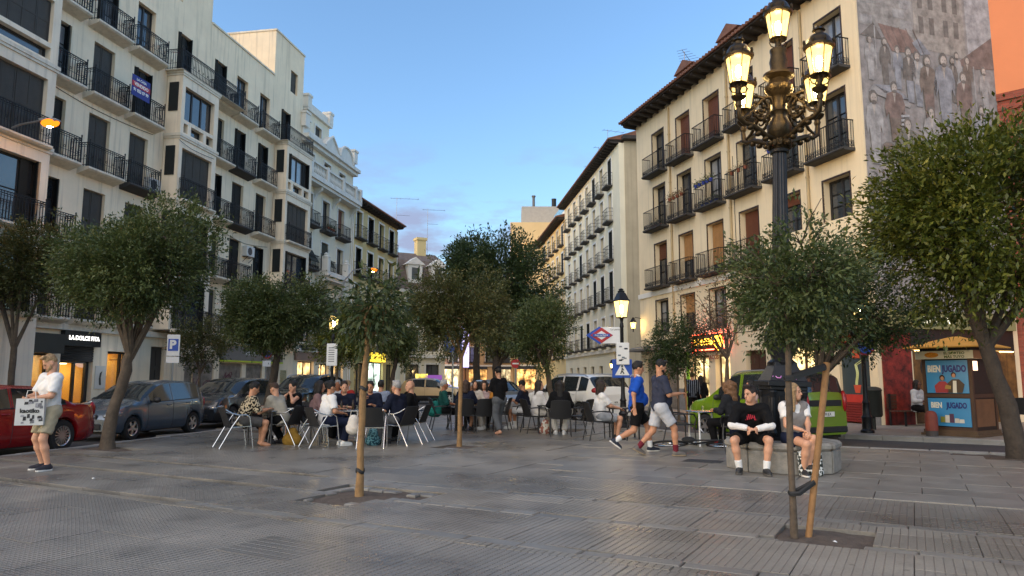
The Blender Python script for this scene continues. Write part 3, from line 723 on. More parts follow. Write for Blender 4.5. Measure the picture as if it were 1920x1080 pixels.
    text('FERRETERIA', .27, TRIM_W, B.root, (21.6, -.20, 2.74), (R(90), 0, 0)); text('ILUMINACION', .27, TRIM_W, B.root, (24.0, -.20, 2.74), (R(90), 0, 0), sx=.9)
    b = MB(); b.box(25.1, 25.9, .0, .02, .3, 1.9); B.part('notice_board', b, M('board_lime', '#a8a838', .6, var=.2))
    B.slab('plinth', 12.15, 13.4, 0, .03, .0, .95, PLINTH)
    # air conditioners, cables
    return B
L1 = build_L1()
def aircon(B, t, q, z, label, rzo=0):
    w = B.W(t, q, z); o = thing('air_conditioner', label, 'air conditioner', w, B.rz + rzo)
    b = MB(); b.box(-.4, .4, -.3, 0, 0, .56); b.obj('casing', M('aircon_white', '#cfcfca', .5, var=.06), o, bevel=.02)
    g = MB(); g.lathe([(.0, 0), (.21, 0), (.21, .012), (0, .012)], 20); g.obj('fan_grille', M('grille_dark', (.04, .04, .045), .5), o, (-.1, -.302, .28), (R(90), 0, 0))
    s = MB(); s.bar((-.3, 0, -.02), (-.3, -.34, -.02), .03); s.bar((.3, 0, -.02), (.3, -.34, -.02), .03); s.bar((-.3, 0, -.3), (-.3, -.3, -.02), .02); s.bar((.3, 0, -.3), (.3, -.3, -.02), .02); s.obj('bracket', IRON, o)
aircon(L1, 20.75, .0, 8.0, 'white air conditioner on the white block between two dark balcony doors')
aircon(L1, 12.55, .08, 9.52, 'air conditioner standing on the dark slab balcony of the white block', 0)
# sale banner on a balcony
w = L1.W(10.65, .86, 12.95); bn = thing('sale_banner', 'blue and red VENDIDO banner with a phone number tied to a balcony', 'banner', w, L1.rz)
b = MB(); b.box(-.55, .55, -.01, .01, 0, .88); b.obj('cloth', M('banner_blue', '#141a7a', .55, var=.05), bn)
b = MB(); b.box(-.55, .55, -.016, -.011, .40, .62); b.obj('stripe', M('banner_red', '#b3202c', .55), bn)
TW_ = M('banner_white', '#f2f0ea', .6, var=0)
text('LA CASA', .15, TW_, bn, (0, -.014, .74), (R(90), 0, 0), .02); text('VENDIDO', .19, TW_, bn, (0, -.02, .51), (R(90), 0, 0), .03); text('91 022 07 99', .185, TW_, bn, (0, -.014, .27), (R(90), 0, 0), .03, .92)
# ---------------------------------------------------------------- L2: ornate white house
def build_L2():
    B = Bld('ornate_house', 'ornate white house with stone balustrade, curved pediment and small roof tower', (-18.16, 18.4), 10, 'L')
    cols = [(27.55, 28.6), (30.1, 31.2), (32.65, 33.75)]; ops = []
    rows = [(11.4, 13.5), (8.5, 10.6), (5.7, 7.8)]
    for a, b_ in cols:
        for z0, z1 in rows: ops.append((a, b_, z0, z1))
        ops.append((a, b_, 15.0, 16.2))
    low = [(27.6, 28.9, 3.35, 5.2), (29.9, 31.3, 3.35, 5.2), (32.6, 33.8, 3.35, 5.2), (27.3, 29.6, 0, 2.5), (30.4, 31.9, 0, 2.4), (32.5, 34.4, 0, 2.4)]
    B.wall(26.72, 35.25, 0, 16.85, ops + low, PLAS_L2)
    for a, b_ in cols:
        for k, (z0, z1) in enumerate(rows):
            B.window(a, b_, z0, z1, ['french', 'awn', 'blindD:.6'][(k + int(a)) % 3] if k < 2 else 'french', 2, surround=(.13, .04, STONE_W)); B.balcony(a - .32, b_ + .32, z0 - .02, .5, 'B', slab=SLABD, th=.12, under=.05, h=.9)
        B.window(a, b_, 15.0, 16.2, 'frenchL', 1, surround=(.12, .04, STONE_W))
    for a, b_, z0, z1 in low[:3]: B.window(a, b_, z0, z1, 'french', 2, surround=(.12, .04, STONE_W)); B.balcony(a - .2, b_ + .2, z0 - .02, .35, 'B', slab=SLABD, under=.04)
    for a, b_, z0, z1 in low[3:]: B.window(a, b_, z0, z1, 'french', 2, lit=shopglow('lit_shop_%d' % int(a * 10), (1, .62, .25), .42))
    # balustrade
    b = MB(); b.box(26.72, 35.3, -.75, 0, 14.25, 14.5); b.box(26.72, 35.3, -.62, 0, 14.05, 14.248); B.part('cornice', b, STONE_W)
    b = MB(); b.box(26.72, 35.3, -.72, -.48, 15.28, 15.42); b.box(26.72, 35.3, -.70, -.5, 14.502, 14.6); B.part('balustrade_rail', b, STONE_W)
    bm = MB(); bm.lathe([(.05, 0), (.05, .06), (.09, .2), (.10, .28), (.05, .42), (.04, .5), (.06, .66), (.06, .68)], 8); bme = bm.mesh('baluster', STONE_W, smooth=50)
    for p in (26.9, 29.3, 31.9, 34.2, 35.15): b = MB(); b.box(p - .16, p + .16, -.76, -.46, 14.502, 15.5); B.part('pedestal', b, STONE_W)
    t = 26.8
    while t < 35.1:
        if all(abs(t - p) > .22 for p in (26.9, 29.3, 31.9, 34.2, 35.15)): put('baluster', bme, B.root, (t, -.6, 14.6))
        t += .235
    for t in (28.9, 31.8, 34.9):
        b = MB(); b.ext([(t - .12, 0, 14.04), (t - .12, -.55, 14.04), (t - .12, -.5, 13.85), (t - .12, -.18, 13.6), (t - .12, 0, 13.2)], (.24, 0, 0)); B.part('console', b, STONE_W)
    # top cornice, pediments, tower
    b = MB(); b.box(26.72, 35.5, -.5, .2, 16.852, 17.1); b.box(26.72, 35.4, -.32, .2, 16.6, 16.85); b.box(26.72, 35.3, -.1, .6, 17.1, 17.55); B.part('cornice', b, STONE_W)
    for c, k in ((30.4, 0), (32.9, 1)):
        b = MB(); n = 12; P = []
        for i in range(n + 1):
            a = math.pi * i / n; P.append((c - 1.15 * math.cos(a), -.45, 17.1 + (.95 * math.sin(a) if k else .95 * (1 - abs(math.cos(a))) ** .8)))
        b.ext(P, (0, .5, 0)); b.tube([(p[0], -.46, p[2]) for p in P], .1, 6); B.part('pediment', b, STONE_W, smooth=30)
    for t in (26.9, 35.0): b = MB(); b.box(t - .3, t + .3, -.3, .4, 17.552, 18.4); b.box(t - .36, t + .36, -.36, .46, 18.4, 18.55); B.part('finial_block', b, STONE_W)
    B.wall(28.9, 32.5, 17.1, 19.5, [(30.2, 31.2, 17.3, 18.9)], PLAS_L2, q=-.8, body=3.5, name='tower'); B.window(30.2, 31.2, 17.3, 18.9, 'shutL', 2, .2, -.8, surround=(.14, .05, STONE_W))
    b = MB(); b.box(28.7, 32.7, .62, 4.4, 19.502, 19.68); b.box(28.85, 32.55, .75, .9, 19.68, 20.15); b.box(28.85, 29.0, .9, 4.2, 19.68, 20.15)
    for t in (28.95, 32.45): b.box(t - .28, t + .28, .6, 1.16, 19.68, 20.45); b.box(t - .33, t + .33, .55, 1.2, 20.45, 20.6)
    B.part('parapet', b, STONE_W); b = MB(); b.box(26.72, 28.7, .3, .45, 18.5, 18.62)
    for i in range(9): b.bar((26.9 + i * .2, .37, 17.6), (26.9 + i * .2, .37, 18.5), .05)
    B.part('balustrade_rail', b, STONE_W)
    # porch balcony in the middle with volutes
    b = MB(); b.box(29.3, 33.0, -.9, 0, 8.2, 8.5); b.box(29.5, 32.8, -.7, 0, 7.95, 8.198)
    for t in (29.45, 32.8): b.box(t - .22, t + .22, -.92, -.5, 8.5, 9.4); b.lathe([(.3, 0), (.3, .06), (.12, .14), (.16, .24), (.05, .34)], 8, (t, -.7, 9.4)); b.ext([(t - .18, 0, 7.95), (t - .18, -.7, 7.95), (t - .18, -.55, 7.5), (t - .18, -.2, 7.1), (t - .18, 0, 6.6)], (.36, 0, 0))
    B.part('porch', b, STONE_W); B.slab('string_course', 26.72, 35.3, 0, .18, 3.1, 3.3, STONE_W); B.slab('shop_fascia', 26.8, 34.6, 0, .14, 2.55, 3.05, M('fascia_rose', '#8c7466', .7, var=.1))
    B.pipe(35.1, .1, 14, mat=TRIM_W)
    return B
L2 = build_L2()
# ---------------------------------------------------------------- plain fronts with regular windows and balconies
def plain(name, label, P, ang, side, s0, s1, zeave, cols, rows, mat, sur, style, body=10, eave=True, ground=None, bal=.45, cw=1.15, kinds=('french', 'open', 'frenchL'), seed=1, slab=None, eq=.7):
    B = Bld(name, label, P, ang, side); ops = []; k = random.Random(seed)
    for a in cols:
        for z0, z1 in rows: ops.append((a, a + cw, z0, z1))
    g = ground or []
    B.wall(s0, s1, 0, zeave, ops + g, mat, body=body)
    for a in cols:
        for i, (z0, z1) in enumerate(rows):
            B.window(a, a + cw, z0, z1, k.choice(kinds), 2, .22, surround=sur)
            if bal: B.balcony(a - .26, a + cw + .26, z0 - .02, bal, style, slab=slab or SLABD, th=.10, under=.03, h=.95)
    if eave: B.eave(s0, s1, zeave, eq)
    return B
L3 = plain('straw_house', 'straw yellow house with white window trims and dark eaves past the ornate house', (-18.16, 18.4), 10, 'L', 35.27, 45.55, 14.6, (36.05, 38.5, 40.95, 43.4), [(12.1, 14.2), (9.25, 11.35), (6.4, 8.5), (3.6, 5.6)], PLAS_L3, (.16, .05, TRIM_W), 'C', ground=[(36.5, 38.6, 0, 2.6), (39.4, 42.6, 0, 2.7), (43.4, 45, 0, 2.6)], seed=4)
for a, e, z, m in ((36.5, 38.6, 2.6, None), (39.4, 42.6, 2.7, shopglow('pharmacy_light', (.8, 1, .85), .5)), (43.4, 45, 2.6, None)): L3.window(a, e, 0, z, 'french', 2, lit=m)
b = MB(); b.box(39.6, 42.4, -.3, -.02, 2.75, 3.5); L3.part('lit_fascia', b, glow('fascia_yellow', (1, .68, .06), .5))
L3.pipe(35.4, 0, 14.4, mat=TRIM_W); L3.pipe(45.4, 0, 14.4, mat=TRIM_W)
# ---------------------------------------------------------------- L4: mansard house where the street bends
def build_L4():
    B = Bld('mansard_house', 'stone house with tiled mansard roof and white dormer at the bend of the street', (-10.2, 66), 62, 'L')
    ops = [(a, a + 1.2, z, z + 2.2) for a in (.5, 2.5) for z in (3.9, 6.9)] + [(a, a + 1.3, 0, 2.7) for a in (.5, 2.5)]
    B.wall(0, 4.4, 0, 9.6, ops, PLAS_L2)
    for a, e, z0, z1 in ops: B.window(a, e, z0, z1, 'french', 2, surround=(.15, .05, STONE_W))
    for z in (3.3, 9.3): B.slab('cornice', -.2, 4.6, 0, .45, z, z + .32, STONE_W)
    r = MB(); r.ext([(-.3, -.4, 9.63), (-.3, 1.2, 12.6), (-.3, 3.6, 13.7), (-.3, 6, 13.7), (-.3, 8, 9.63)], (5.0, 0, 0)); B.part('roof', r, M('roof_slate', '#6d6058', .85, var=.3, vs=3, bump=.3, bs=15))
    for c in (1.3, 3.6):
        d = MB(); d.box(c - .7, c + .7, -.05, 1.5, 10.2, 12.0); d.ext([(c - .95, -.2, 12.0), (c + .95, -.2, 12.0), (c, -.2, 12.7)], (0, 1.8, 0)); dm = B.part('dormer', d, TRIM_W); w = MB(); w.box(c - .35, c + .35, -.08, -.05, 10.6, 11.7); B.part('pane', w, PANE, parent=dm)
    ch = MB(); ch.box(2.6, 3.5, 3, 3.9, 13.4, 15.0); ch.box(2.5, 3.6, 2.9, 4.0, 15.0, 15.25); B.part('chimney', ch, PLAS_L3)
    return B
L4 = build_L4()
# ---------------------------------------------------------------- R1: the cream house with the painted gable
R1P = (10.95, 23.03)
def build_R1():
    B = Bld('cream_house', 'cream plaster house with dark brown window frames and a painted gable behind the big lamp', R1P, -16.5, 'R')
    cols = [(-.2, 1.05), (2.25, 3.45), (4.7, 5.92), (7.15, 8.36), (9.6, 10.8), (12.05, 13.25)]
    rows = [(11.65, 13.8), (8.85, 11.0), (5.92, 8.08)]; ops = []
    for a, e in cols:
        for z0, z1 in rows: ops.append((a, e, z0, z1))
        ops.append((a, e, 3.5, 5.23))
    low = [(-.55, .75, 0, 2.75), (1.4, 3.9, 0, 2.6), (4.6, 5.9, 0, 2.5), (7.0, 8.1, 0, 2.4), (8.6, 10.2, 0, 2.4), (11.2, 12.6, 0, 2.4), (13.2, 14.6, 0, 2.4)]
    B.wall(-.9, 15.0, 0, 14.85, ops + low, PLAS_R1, body=10)
    BR = M('window_trim_brown', '#3a2a24', .6); kinds = {(0, 0): 'frenchL', (0, 1): 'french', (0, 2): 'french', (1, 0): 'blindD:.9', (1, 1): 'french', (1, 2): 'blindD:.25', (2, 0): 'french', (2, 1): 'french', (2, 2): 'blindD:1', (3, 0): 'blindD:.8', (3, 1): 'frenchL', (3, 2): 'blind:.8', (4, 0): 'blindD:.95', (4, 1): 'french', (4, 2): 'blind:.55', (5, 0): 'french', (5, 1): 'french', (5, 2): 'blindD:.35'}
    for c, (a, e) in enumerate(cols):
        for r, (z0, z1) in enumerate(rows):
            plainw = r == 2 and c in (0, 1)
            B.window(a, e, z0 + (.75 if plainw else 0), z1, kinds[(c, r)], 3, .27, surround=(.055, .012, BR))
            if plainw: B.slab('sill_wall', a, e, -.27, -.003, z0, z0 + .75, PLAS_R1)
            else: B.balcony(a - .33, e + .33, z0 - .03, .48, 'B', slab=SLABD, th=.10, under=.0, h=.93)
        B.window(a, e, 3.5, 5.23, ['french', 'french', 'french', 'frenchL', 'blind:.45', 'frenchL'][c], 3, .27, surround=(.055, .012, BR)); x0, x1 = B.X(a + .01, e - .01); put('railing', rail_mesh(x1 - x0, .02, .75, 'B'), B.root, (x0, -.03, 3.52))
    B.eave(-.9, 15.2, 14.75, .8, slope=.36, roof_d=5)
    for t in (2.2, 6.6, 10.4):      # roof dormers
        x0, x1 = B.X(t, t + 1.3); d = MB(); d.box(x0, x1, .9, 4, 15.2, 16.55); dm = B.part('dormer', d, PLAS_R1); r = MB(); r.ext([(x0 - .25, .6, 16.5), (x1 + .25, .6, 16.5), ((x0 + x1) / 2, .6, 17.0)], (0, 3.4, 0)); B.part('dormer_roof', r, ROOF, parent=dm); w = MB(); w.box(x0 + .3, x1 - .3, .87, .9, 15.6, 16.4); B.part('pane', w, PANE, parent=dm)
    for t in (11.4, 6.45, 1.72): B.pipe(t, 2.8, 14.6)
    B.slab('string_course', 6.3, 15.05, 0, .07, 5.5, 5.74, TRIM_W)
    B.slab('plinth', 3.95, 4.55, 0, .04, 0, .95, PLINTH); B.slab('plinth', 5.95, 6.95, 0, .04, 0, .95, PLINTH); B.slab('plinth', 10.25, 11.15, 0, .04, 0, .95, PLINTH); B.slab('plinth', -.9, -.58, 0, .04, 0, .95, PLINTH); B.slab('plinth', .78, 1.38, 0, .04, 0, .95, PLINTH)
    # shop fronts
    YL = shopglow('shop_yellow_light', (1.0, .70, .30), .5)
    for (a, e, z0, z1), lit in zip(low, (None, YL, None, YL, YL, None, None)):
        if lit: B.window(a, e, z0, z1, 'french', 2, .24, lit=lit, fmat=WOODB)
    x0, x1 = B.X(4.62, 5.88); b = MB(); b.box(x0, x1, .2, .26, 0, 2.48)
    for i in range(2):
        for z in (.2, 1.0, 1.75): b.box(x0 + .1 + i * .62, x0 + .55 + i * .62, .185, .2, z, z + .6)
    B.part('door', b, WOODB)
    for t0, t1 in ((11.22, 12.58), (13.22, 14.58)):
        x0, x1 = B.X(t0, t1); b = MB(); b.box(x0, x1, .18, .24, 0, 2.38); B.part('roller_shutter', b, _M['roller_graffiti'])
    x0, x1 = B.X(10.2, 10.42); b = MB(); b.box(x0, x1, -.05, .0, 0, 2.6); B.part('door_post', b, M('paint_lime', '#8ac22c', .5))
    # noodle shop: dark door panel with printed bowl
    x0, x1 = B.X(-.55, .75); b = MB(); b.box(x0, x1, .1, .16, .9, 2.45); pn = B.part('door_panel', b, M('panel_teal', '#3a464a', .5, var=.05)); b = MB(); b.box(x0, x1, .08, .16, .65, .898); B.part('panel_band', b, M('panel_red', '#c43a30', .5), parent=pn); b = MB(); b.box(x0, x1, .1, .16, .02, .648)
    for i in range(8): b.tube([(x0, .1, .06 + i * .078), (x1, .1, .06 + i * .078)], .03, 6)
    B.part('roller_shutter', b, M('roller_red', '#8a2f2a', .5)); b = MB(); b.box(x0 - .05, x1 + .05, -.12, .0, 2.5, 2.8); B.part('fascia', b, M('fascia_red', '#b4291e', .5))
    xm = (x0 + x1) / 2; b = MB(); b.ext([(xm - .16, .09, 1.2), (xm + .16, .09, 1.2), (xm + .1, .09, .95), (xm - .1, .09, .95)], (0, .008, 0)); b.box(xm - .15, xm + .15, .09, .098, 2.05, 2.4); B.part('print', b, M('print_orange', '#d0563a', .5), parent=pn)
    b = MB()
    for k in (-.04, 0, .04): b.tube([(xm + k + .03 * math.sin(z * 9), .092, z) for z in np.linspace(1.2, 1.85, 9)], .014, 4)
    b.tube([(xm - .05, .092, 1.8), (xm + .4, .092, 2.0)], .014, 4); b.tube([(xm - .05, .092, 1.85), (xm + .4, .092, 2.08)], .014, 4); B.part('print', b, M('print_lime', '#d8df9a', .5), parent=pn)
    # side canopy at the far end
    b = MB(); x0, x1 = B.X(12.2, 15.1); b.ext([(x0, 0, 3.05), (x0, -1.1, 2.85), (x0, -1.1, 2.75), (x0, 0, 2.75)], (x1 - x0, 0, 0)); B.part('canopy', b, M('canopy_grey', '#6d6a66', .6))
    # painted gable: its own wall surface, warm grey with painted market figures
    return B
R1 = build_R1()
# painted gable of R1 (local x = .9 is the gable plane, y runs along it)
def gable():
    B = R1; gx = .9; mr = random.Random(11)
    P_ = lambda n, c, v=.3: M('mural_' + n, tuple(x * .62 + y * .38 for x, y in zip(C(c), C('#a39c95'))), .9, var=v + .12, vs=3.2, bump=.1, bs=20, streak=.12)
    bgm = P_('ground', '#86858a', .22)
    def pr_(pts, mat, lvl, parent):
        b = MB(); b.ext([(gx + .004 + lvl * .0035, y, z) for y, z in pts], (.003, 0, 0)); return b.obj('painting', mat, parent)
    b = MB(); b.box(gx, gx + .004, .06, 5.72, 3.5, 14.8); mu = b.obj('mural', bgm, B.root)
    grey = P_('grey', '#9a9da3'); dk = P_('dark', '#3c3d41'); mar = P_('maroon', '#5f4342'); blue = P_('blue', '#7c8799'); red = P_('red', '#75504a'); skin = P_('pale', '#b3aba6'); gr = P_('green', '#454d49'); brick = P_('stone', '#8f9092'); brown = P_('brown', '#57463f'); sky_ = P_('sky', '#a3a9b3'); win = P_('window', '#4c4a4c')
    # painted house fronts and stones along the top
    pr_([(.1, 12.9), (2.3, 12.7), (2.3, 14.78), (.1, 14.78)], brick, 1, mu); pr_([(2.34, 12.4), (4.5, 12.2), (4.5, 14.78), (2.34, 14.78)], P_('facade', '#95928f'), 1, mu); pr_([(4.6, 12.2), (5.7, 12.4), (5.7, 14.78), (4.6, 14.78)], sky_, 1, mu)
    for r in range(5):
        for k in range(4):
            y = .16 + k * .54 + (.25 if r % 2 else 0); z = 12.95 + r * .36
            if y < 1.9: pr_([(y, z), (y + .46, z), (y + .46, z + .29), (y, z + .29)], grey if mr.random() < .5 else brick, 2, mu)
    for y in (2.55, 3.0, 3.6, 4.05):
        for z in (12.9, 13.8): pr_([(y, z), (y + .2, z), (y + .2, z + .6), (y, z + .6)], win, 2, mu)
    # market awnings
    pr_([(.1, 12.5), (.65, 13.0), (1.0, 12.45)], dk, 3, mu); pr_([(.85, 13.0), (2.0, 12.9), (2.6, 12.15), (1.35, 12.1)], red, 3, mu); pr_([(2.2, 12.5), (2.5, 12.7), (2.95, 12.2), (2.55, 12.1)], blue, 4, mu); pr_([(4.0, 12.0), (5.68, 13.15), (5.7, 12.0), (4.7, 11.9)], mar, 3, mu)
    for k in range(5): y = 1.05 + k * .3; pr_([(y, 12.97), (y + .04, 12.97), (y + .44, 12.15), (y + .4, 12.15)], mar, 4, mu)
    for y, z0, z1 in ((.66, 11.4, 12.9), (4.75, 10.2, 12.0)): pr_([(y, z0), (y + .05, z0), (y + .05, z1), (y, z1)], grey, 4, mu)
    def el(y, z, a, c, n=10): return [(y + a * math.cos(2 * math.pi * i / n), z + c * math.sin(2 * math.pi * i / n)) for i in range(n)]
    def fig(y, z, h, coat, lower=None, lv=5, w=.27, beard=True, sit=False):
        s_ = h / 1.9; hw = w * s_; j = mr.uniform(-.03, .03)
        pr_([(y - hw * .55, z), (y + hw * .5, z), (y + hw * .62 + j, z + .85 * s_), (y + hw * .75, z + 1.0 * s_), (y + hw, z + .8 * s_), (y + hw * 1.15, z + 1.2 * s_), (y + hw * .85, z + 1.52 * s_), (y + hw * .3, z + 1.6 * s_), (y - hw * .3, z + 1.6 * s_), (y - hw * .85, z + 1.5 * s_), (y - hw * 1.15, z + 1.1 * s_), (y - hw, z + .75 * s_), (y - hw * .72, z + .95 * s_), (y - hw * .65 + j, z + .5 * s_)], coat, lv, mu)
        if lower: pr_([(y - hw * .55, z), (y + hw * .5, z), (y + hw * .6, z + .75 * s_), (y - hw * .6, z + .75 * s_)], lower, lv + 1, mu)
        pr_([(y - .06 * s_, z + 1.56 * s_), (y + .06 * s_, z + 1.56 * s_), (y, z + 1.25 * s_)], skin, lv + 1, mu)
        pr_(el(y, z + 1.76 * s_, .135 * s_, .19 * s_), dk, lv + 1, mu); pr_(el(y + .01, z + 1.72 * s_, .098 * s_, .145 * s_), skin, lv + 2, mu)
        if beard: pr_(el(y + .01, z + 1.61 * s_, .08 * s_, .06 * s_, 8), dk, lv + 3, mu)
        for e in (-.04, .045): pr_(el(y + .01 + e * s_, z + 1.74 * s_, .018 * s_, .011 * s_, 6), dk, lv + 3, mu)
    for y, z, h, c, lo in ((.45, 11.0, 1.5, grey, None), (1.05, 10.9, 1.6, dk, None), (1.55, 10.8, 1.5, blue, None), (2.0, 10.4, 1.9, dk, blue), (2.35, 10.3, 1.9, grey, blue), (4.05, 10.9, 1.5, grey, None), (4.5, 10.8, 1.5, brown, None), (5.2, 10.4, 1.6, grey, None)): fig(y, z, h, c, lo, 5, .24, mr.random() < .5)
    fig(2.75, 9.9, 2.2, brown, mar, 9, .28); fig(3.45, 9.75, 2.5, blue, None, 9, .30); fig(4.25, 9.6, 2.1, mar, brown, 9, .28); fig(3.85, 10.6, 1.6, dk, None, 6, .22); fig(1.3, 9.0, 2.0, mar, brown, 9, .34); fig(.45, 8.2, 2.4, grey, None, 9, .24)
    fig(4.95, 8.6, 2.0, blue, None, 9, .30); fig(2.75, 8.2, 2.1, grey, None, 13, .3, False); fig(1.75, 7.6, 2.2, gr, gr, 13, .36, False)
    # stall, baskets
    pr_([(.3, 10.6), (1.9, 10.2), (2.0, 10.35), (.5, 10.85)], grey, 8, mu); pr_([(.5, 10.85), (1.2, 10.9), (1.9, 10.5), (1.2, 10.45)], blue, 8, mu); pr_(el(.95, 8.7, .3, .28), dk, 9, mu); pr_(el(.95, 8.78, .25, .16), brown, 10, mu); pr_([(2.0, 8.7), (3.0, 8.4), (3.0, 8.2), (2.1, 8.35)], skin, 14, mu)
    pr_([(.15, 7.2), (.8, 7.2), (.8, 7.7), (.15, 7.7)], win, 6, mu)
    for k in range(3): pr_([(1.5, 9.55 + k * .14), (1.85, 9.6 + k * .14), (1.85, 9.68 + k * .14), (1.5, 9.63 + k * .14)], sky_, 13, mu)
    # bar front below the mural
    b = MB(); b.box(gx, gx + .16, .15, 5.5, 2.95, 3.5); f = b.obj('fascia', M('fascia_olive', '#8d8a5e', .6, var=.1), B.root); text('SALUTA', .3, glow('sign_letters_cream', (1, .92, .7), .7), f, (gx + .175, 2.2, 3.22), (R(90), 0, R(90)))
    b = MB(); b.box(gx, gx + .05, .15, 1.25, 0, 2.95); b.obj('bar_wall', M('peeling_red', '#71231c', .7, var=.9, vs=4, bump=.4, bs=20, streak=.7), B.root)
    b = MB(); b.box(gx, gx + .03, 1.3, 5.5, 2.3, 2.95); b.obj('awning_box', M('shop_black', (.012,)*3), B.root)
    b = MB(); b.box(gx, gx + .03, 1.35, 5.5, .02, 2.28); bo = b.obj('bar_front', M('bar_ochre', '#6a4a24', .6, var=.8, vs=2.4, streak=.5), B.root)
    b = MB(); b.lathe([(0, 0), (.42, 0), (.42, .01), (0, .01)], 20); b.obj('print', M('print_black', (.02,)*3, .6), bo, (gx + .034, 2.0, 1.75), (0, R(90), 0)); b = MB(); b.lathe([(0, 0), (.16, 0), (.16, .012), (0, .012)], 20); b.obj('print', M('print_yellow', '#e0c428', .6), bo, (gx + .036, 1.85, 1.65), (0, R(90), 0))
    b = MB(); b.box(gx, gx + .08, 1.4, 5.4, 2.255, 2.28); b.obj('strip_lamp', glow('bar_strip_light', (1, .66, .26), 2.2), B.root)
gable()
RB = Bld('brick_house', 'red brick house with orange rendered upper storey beside the painted gable', (16.70 + .731 * 14, 23.80 - .682 * 14), -47, 'R')
def brick_mat():
    m = bpy.data.materials.new('brickwork'); m.use_nodes = True; N = m.node_tree.nodes; L = m.node_tree.links; bs = N['Principled BSDF']; bs.inputs['Roughness'].default_value = .85
    tc = N.new('ShaderNodeTexCoord'); mp = N.new('ShaderNodeMapping'); mp.inputs['Rotation'].default_value = (R(-90), 0, 0); L.new(tc.outputs['Object'], mp.inputs[0])
    br = N.new('ShaderNodeTexBrick'); br.inputs['Scale'].default_value = 1; br.inputs['Brick Width'].default_value = .25; br.inputs['Row Height'].default_value = .065; br.inputs['Mortar Size'].default_value = .008
    br.inputs['Color1'].default_value = (*C('#9a4a38'), 1); br.inputs['Color2'].default_value = (*C('#7e3a2c'), 1); br.inputs['Mortar'].default_value = (*C('#7a5a4c'), 1)
    L.new(mp.outputs[0], br.inputs[0]); L.new(br.outputs[0], bs.inputs['Base Color']); bp = N.new('ShaderNodeBump'); bp.inputs['Strength'].default_value = .5; bp.inputs['Distance'].default_value = .01; bp.invert = True; L.new(br.outputs['Fac'], bp.inputs['Height']); L.new(bp.outputs[0], bs.inputs['Normal'])
    _M['brickwork'] = m; return m
BRK = brick_mat(); ORG = M('render_orange', '#d9885e', .85, var=.05, vs=.5, bump=.12, bs=20)
RB.wall(-6, 14, 0, 11.1, [(t, t + 1.2, z, z + 2.0) for t in (2, 5.5, 9) for z in (4.2, 7.4)], BRK, body=9); RB.wall(-6, 14, 11.102, 20, [], ORG, q=.03, body=9, name='upper_wall')
for t in (2, 5.5, 9):
    for z in (4.2, 7.4): RB.window(t, t + 1.2, z, z + 2, 'french', 2, surround=(.1, .03, TRIM_W))
for z0, z1, q in ((10.85, 11.1, .08), (10.5, 10.72, .05), (10.15, 10.3, .03)): RB.slab('cornice', -6, 14, 0, q, z0, z1, BRK)
b = MB(); b.box(-13, -9.5, -.3, 0, 3.0, 3.5); RB.part('fascia', b, glow('fascia_orange', (1, .30, .08), .5))
# ---------------------------------------------------------------- R2, R3: the row further down the street
R2 = plain('ivory_house', 'long ivory house with rows of small black balconies and a bare grey gable', (7.81, 51.0), -6.5, 'R', 0, 21.4, 18.55, [2.2 + 2.72 * k for k in range(7)], [(15.95, 18.1), (13.2, 15.4), (10.3, 12.5), (7.2, 9.4), (3.9, 6.1)], PLAS_R2, (.15, .04, TRIM_W), 'C', cw=1.05, seed=9, bal=.5, ground=[(a, a + 1.2, 0, 2.4) for a in (2.2, 6, 9, 12, 15, 18)])
for a in (2.2, 6, 9, 12, 15, 18): R2.window(a, a + 1.2, 0, 2.4, 'french', 2)
x0, x1 = R2.X(-.04, -.002); b = MB(); b.box(x0, x1, .4, 9.8, 0, 18.7); R2.part('gable_wall', b, PLAS_R2G)
b = MB(); b.box(0.0, .55, .2, 10.2, 18.72, 18.98); R2.part('gable_eave', b, EAVE)
R2.slab('string_course', 0, 21.4, 0, .2, 3.35, 3.6, SLABC); R2.slab('ground_render', 0.01, 2.1, 0, .03, 0, 3.3, PLAS_R2G)
R3 = plain('honey_house', 'honey coloured house with deep eaves beyond the ivory house', (7.81, 51.0), -6.5, 'R', 21.42, 38.5, 17.6, [22.2 + 2.95 * k for k in range(5)], [(15.1, 17.2), (12.2, 14.3), (9.3, 11.4), (6.4, 8.5), (3.5, 5.6)], PLAS_R3, (.15, .04, TRIM_W), 'C', cw=1.05, seed=13, eq=.8)
b = MB(); x0, x1 = R3.X(22, 38); b.box(x0, x1, .3, .36, 18.0, 18.9); R3.part('parapet', b, TRIM_W); b = MB()
for i in range(9): b.box(x0 + 8 + i * .9, x0 + 8.86 + i * .9, .42, .44, 18.7, 19.9)
gp = R3.part('terrace_glass', b, glass_mat('terrace_pane', (.75, .9, .88), .6)); gp['kind'] = 'stuff'
b = MB(); x0, x1 = R3.X(22, 27); b.box(x0, x1, 2.0, 5, 18.0, 21.8); R3.part('roof_cabin', b, M('cabin_blue', '#2f4fae', .5, var=.08))
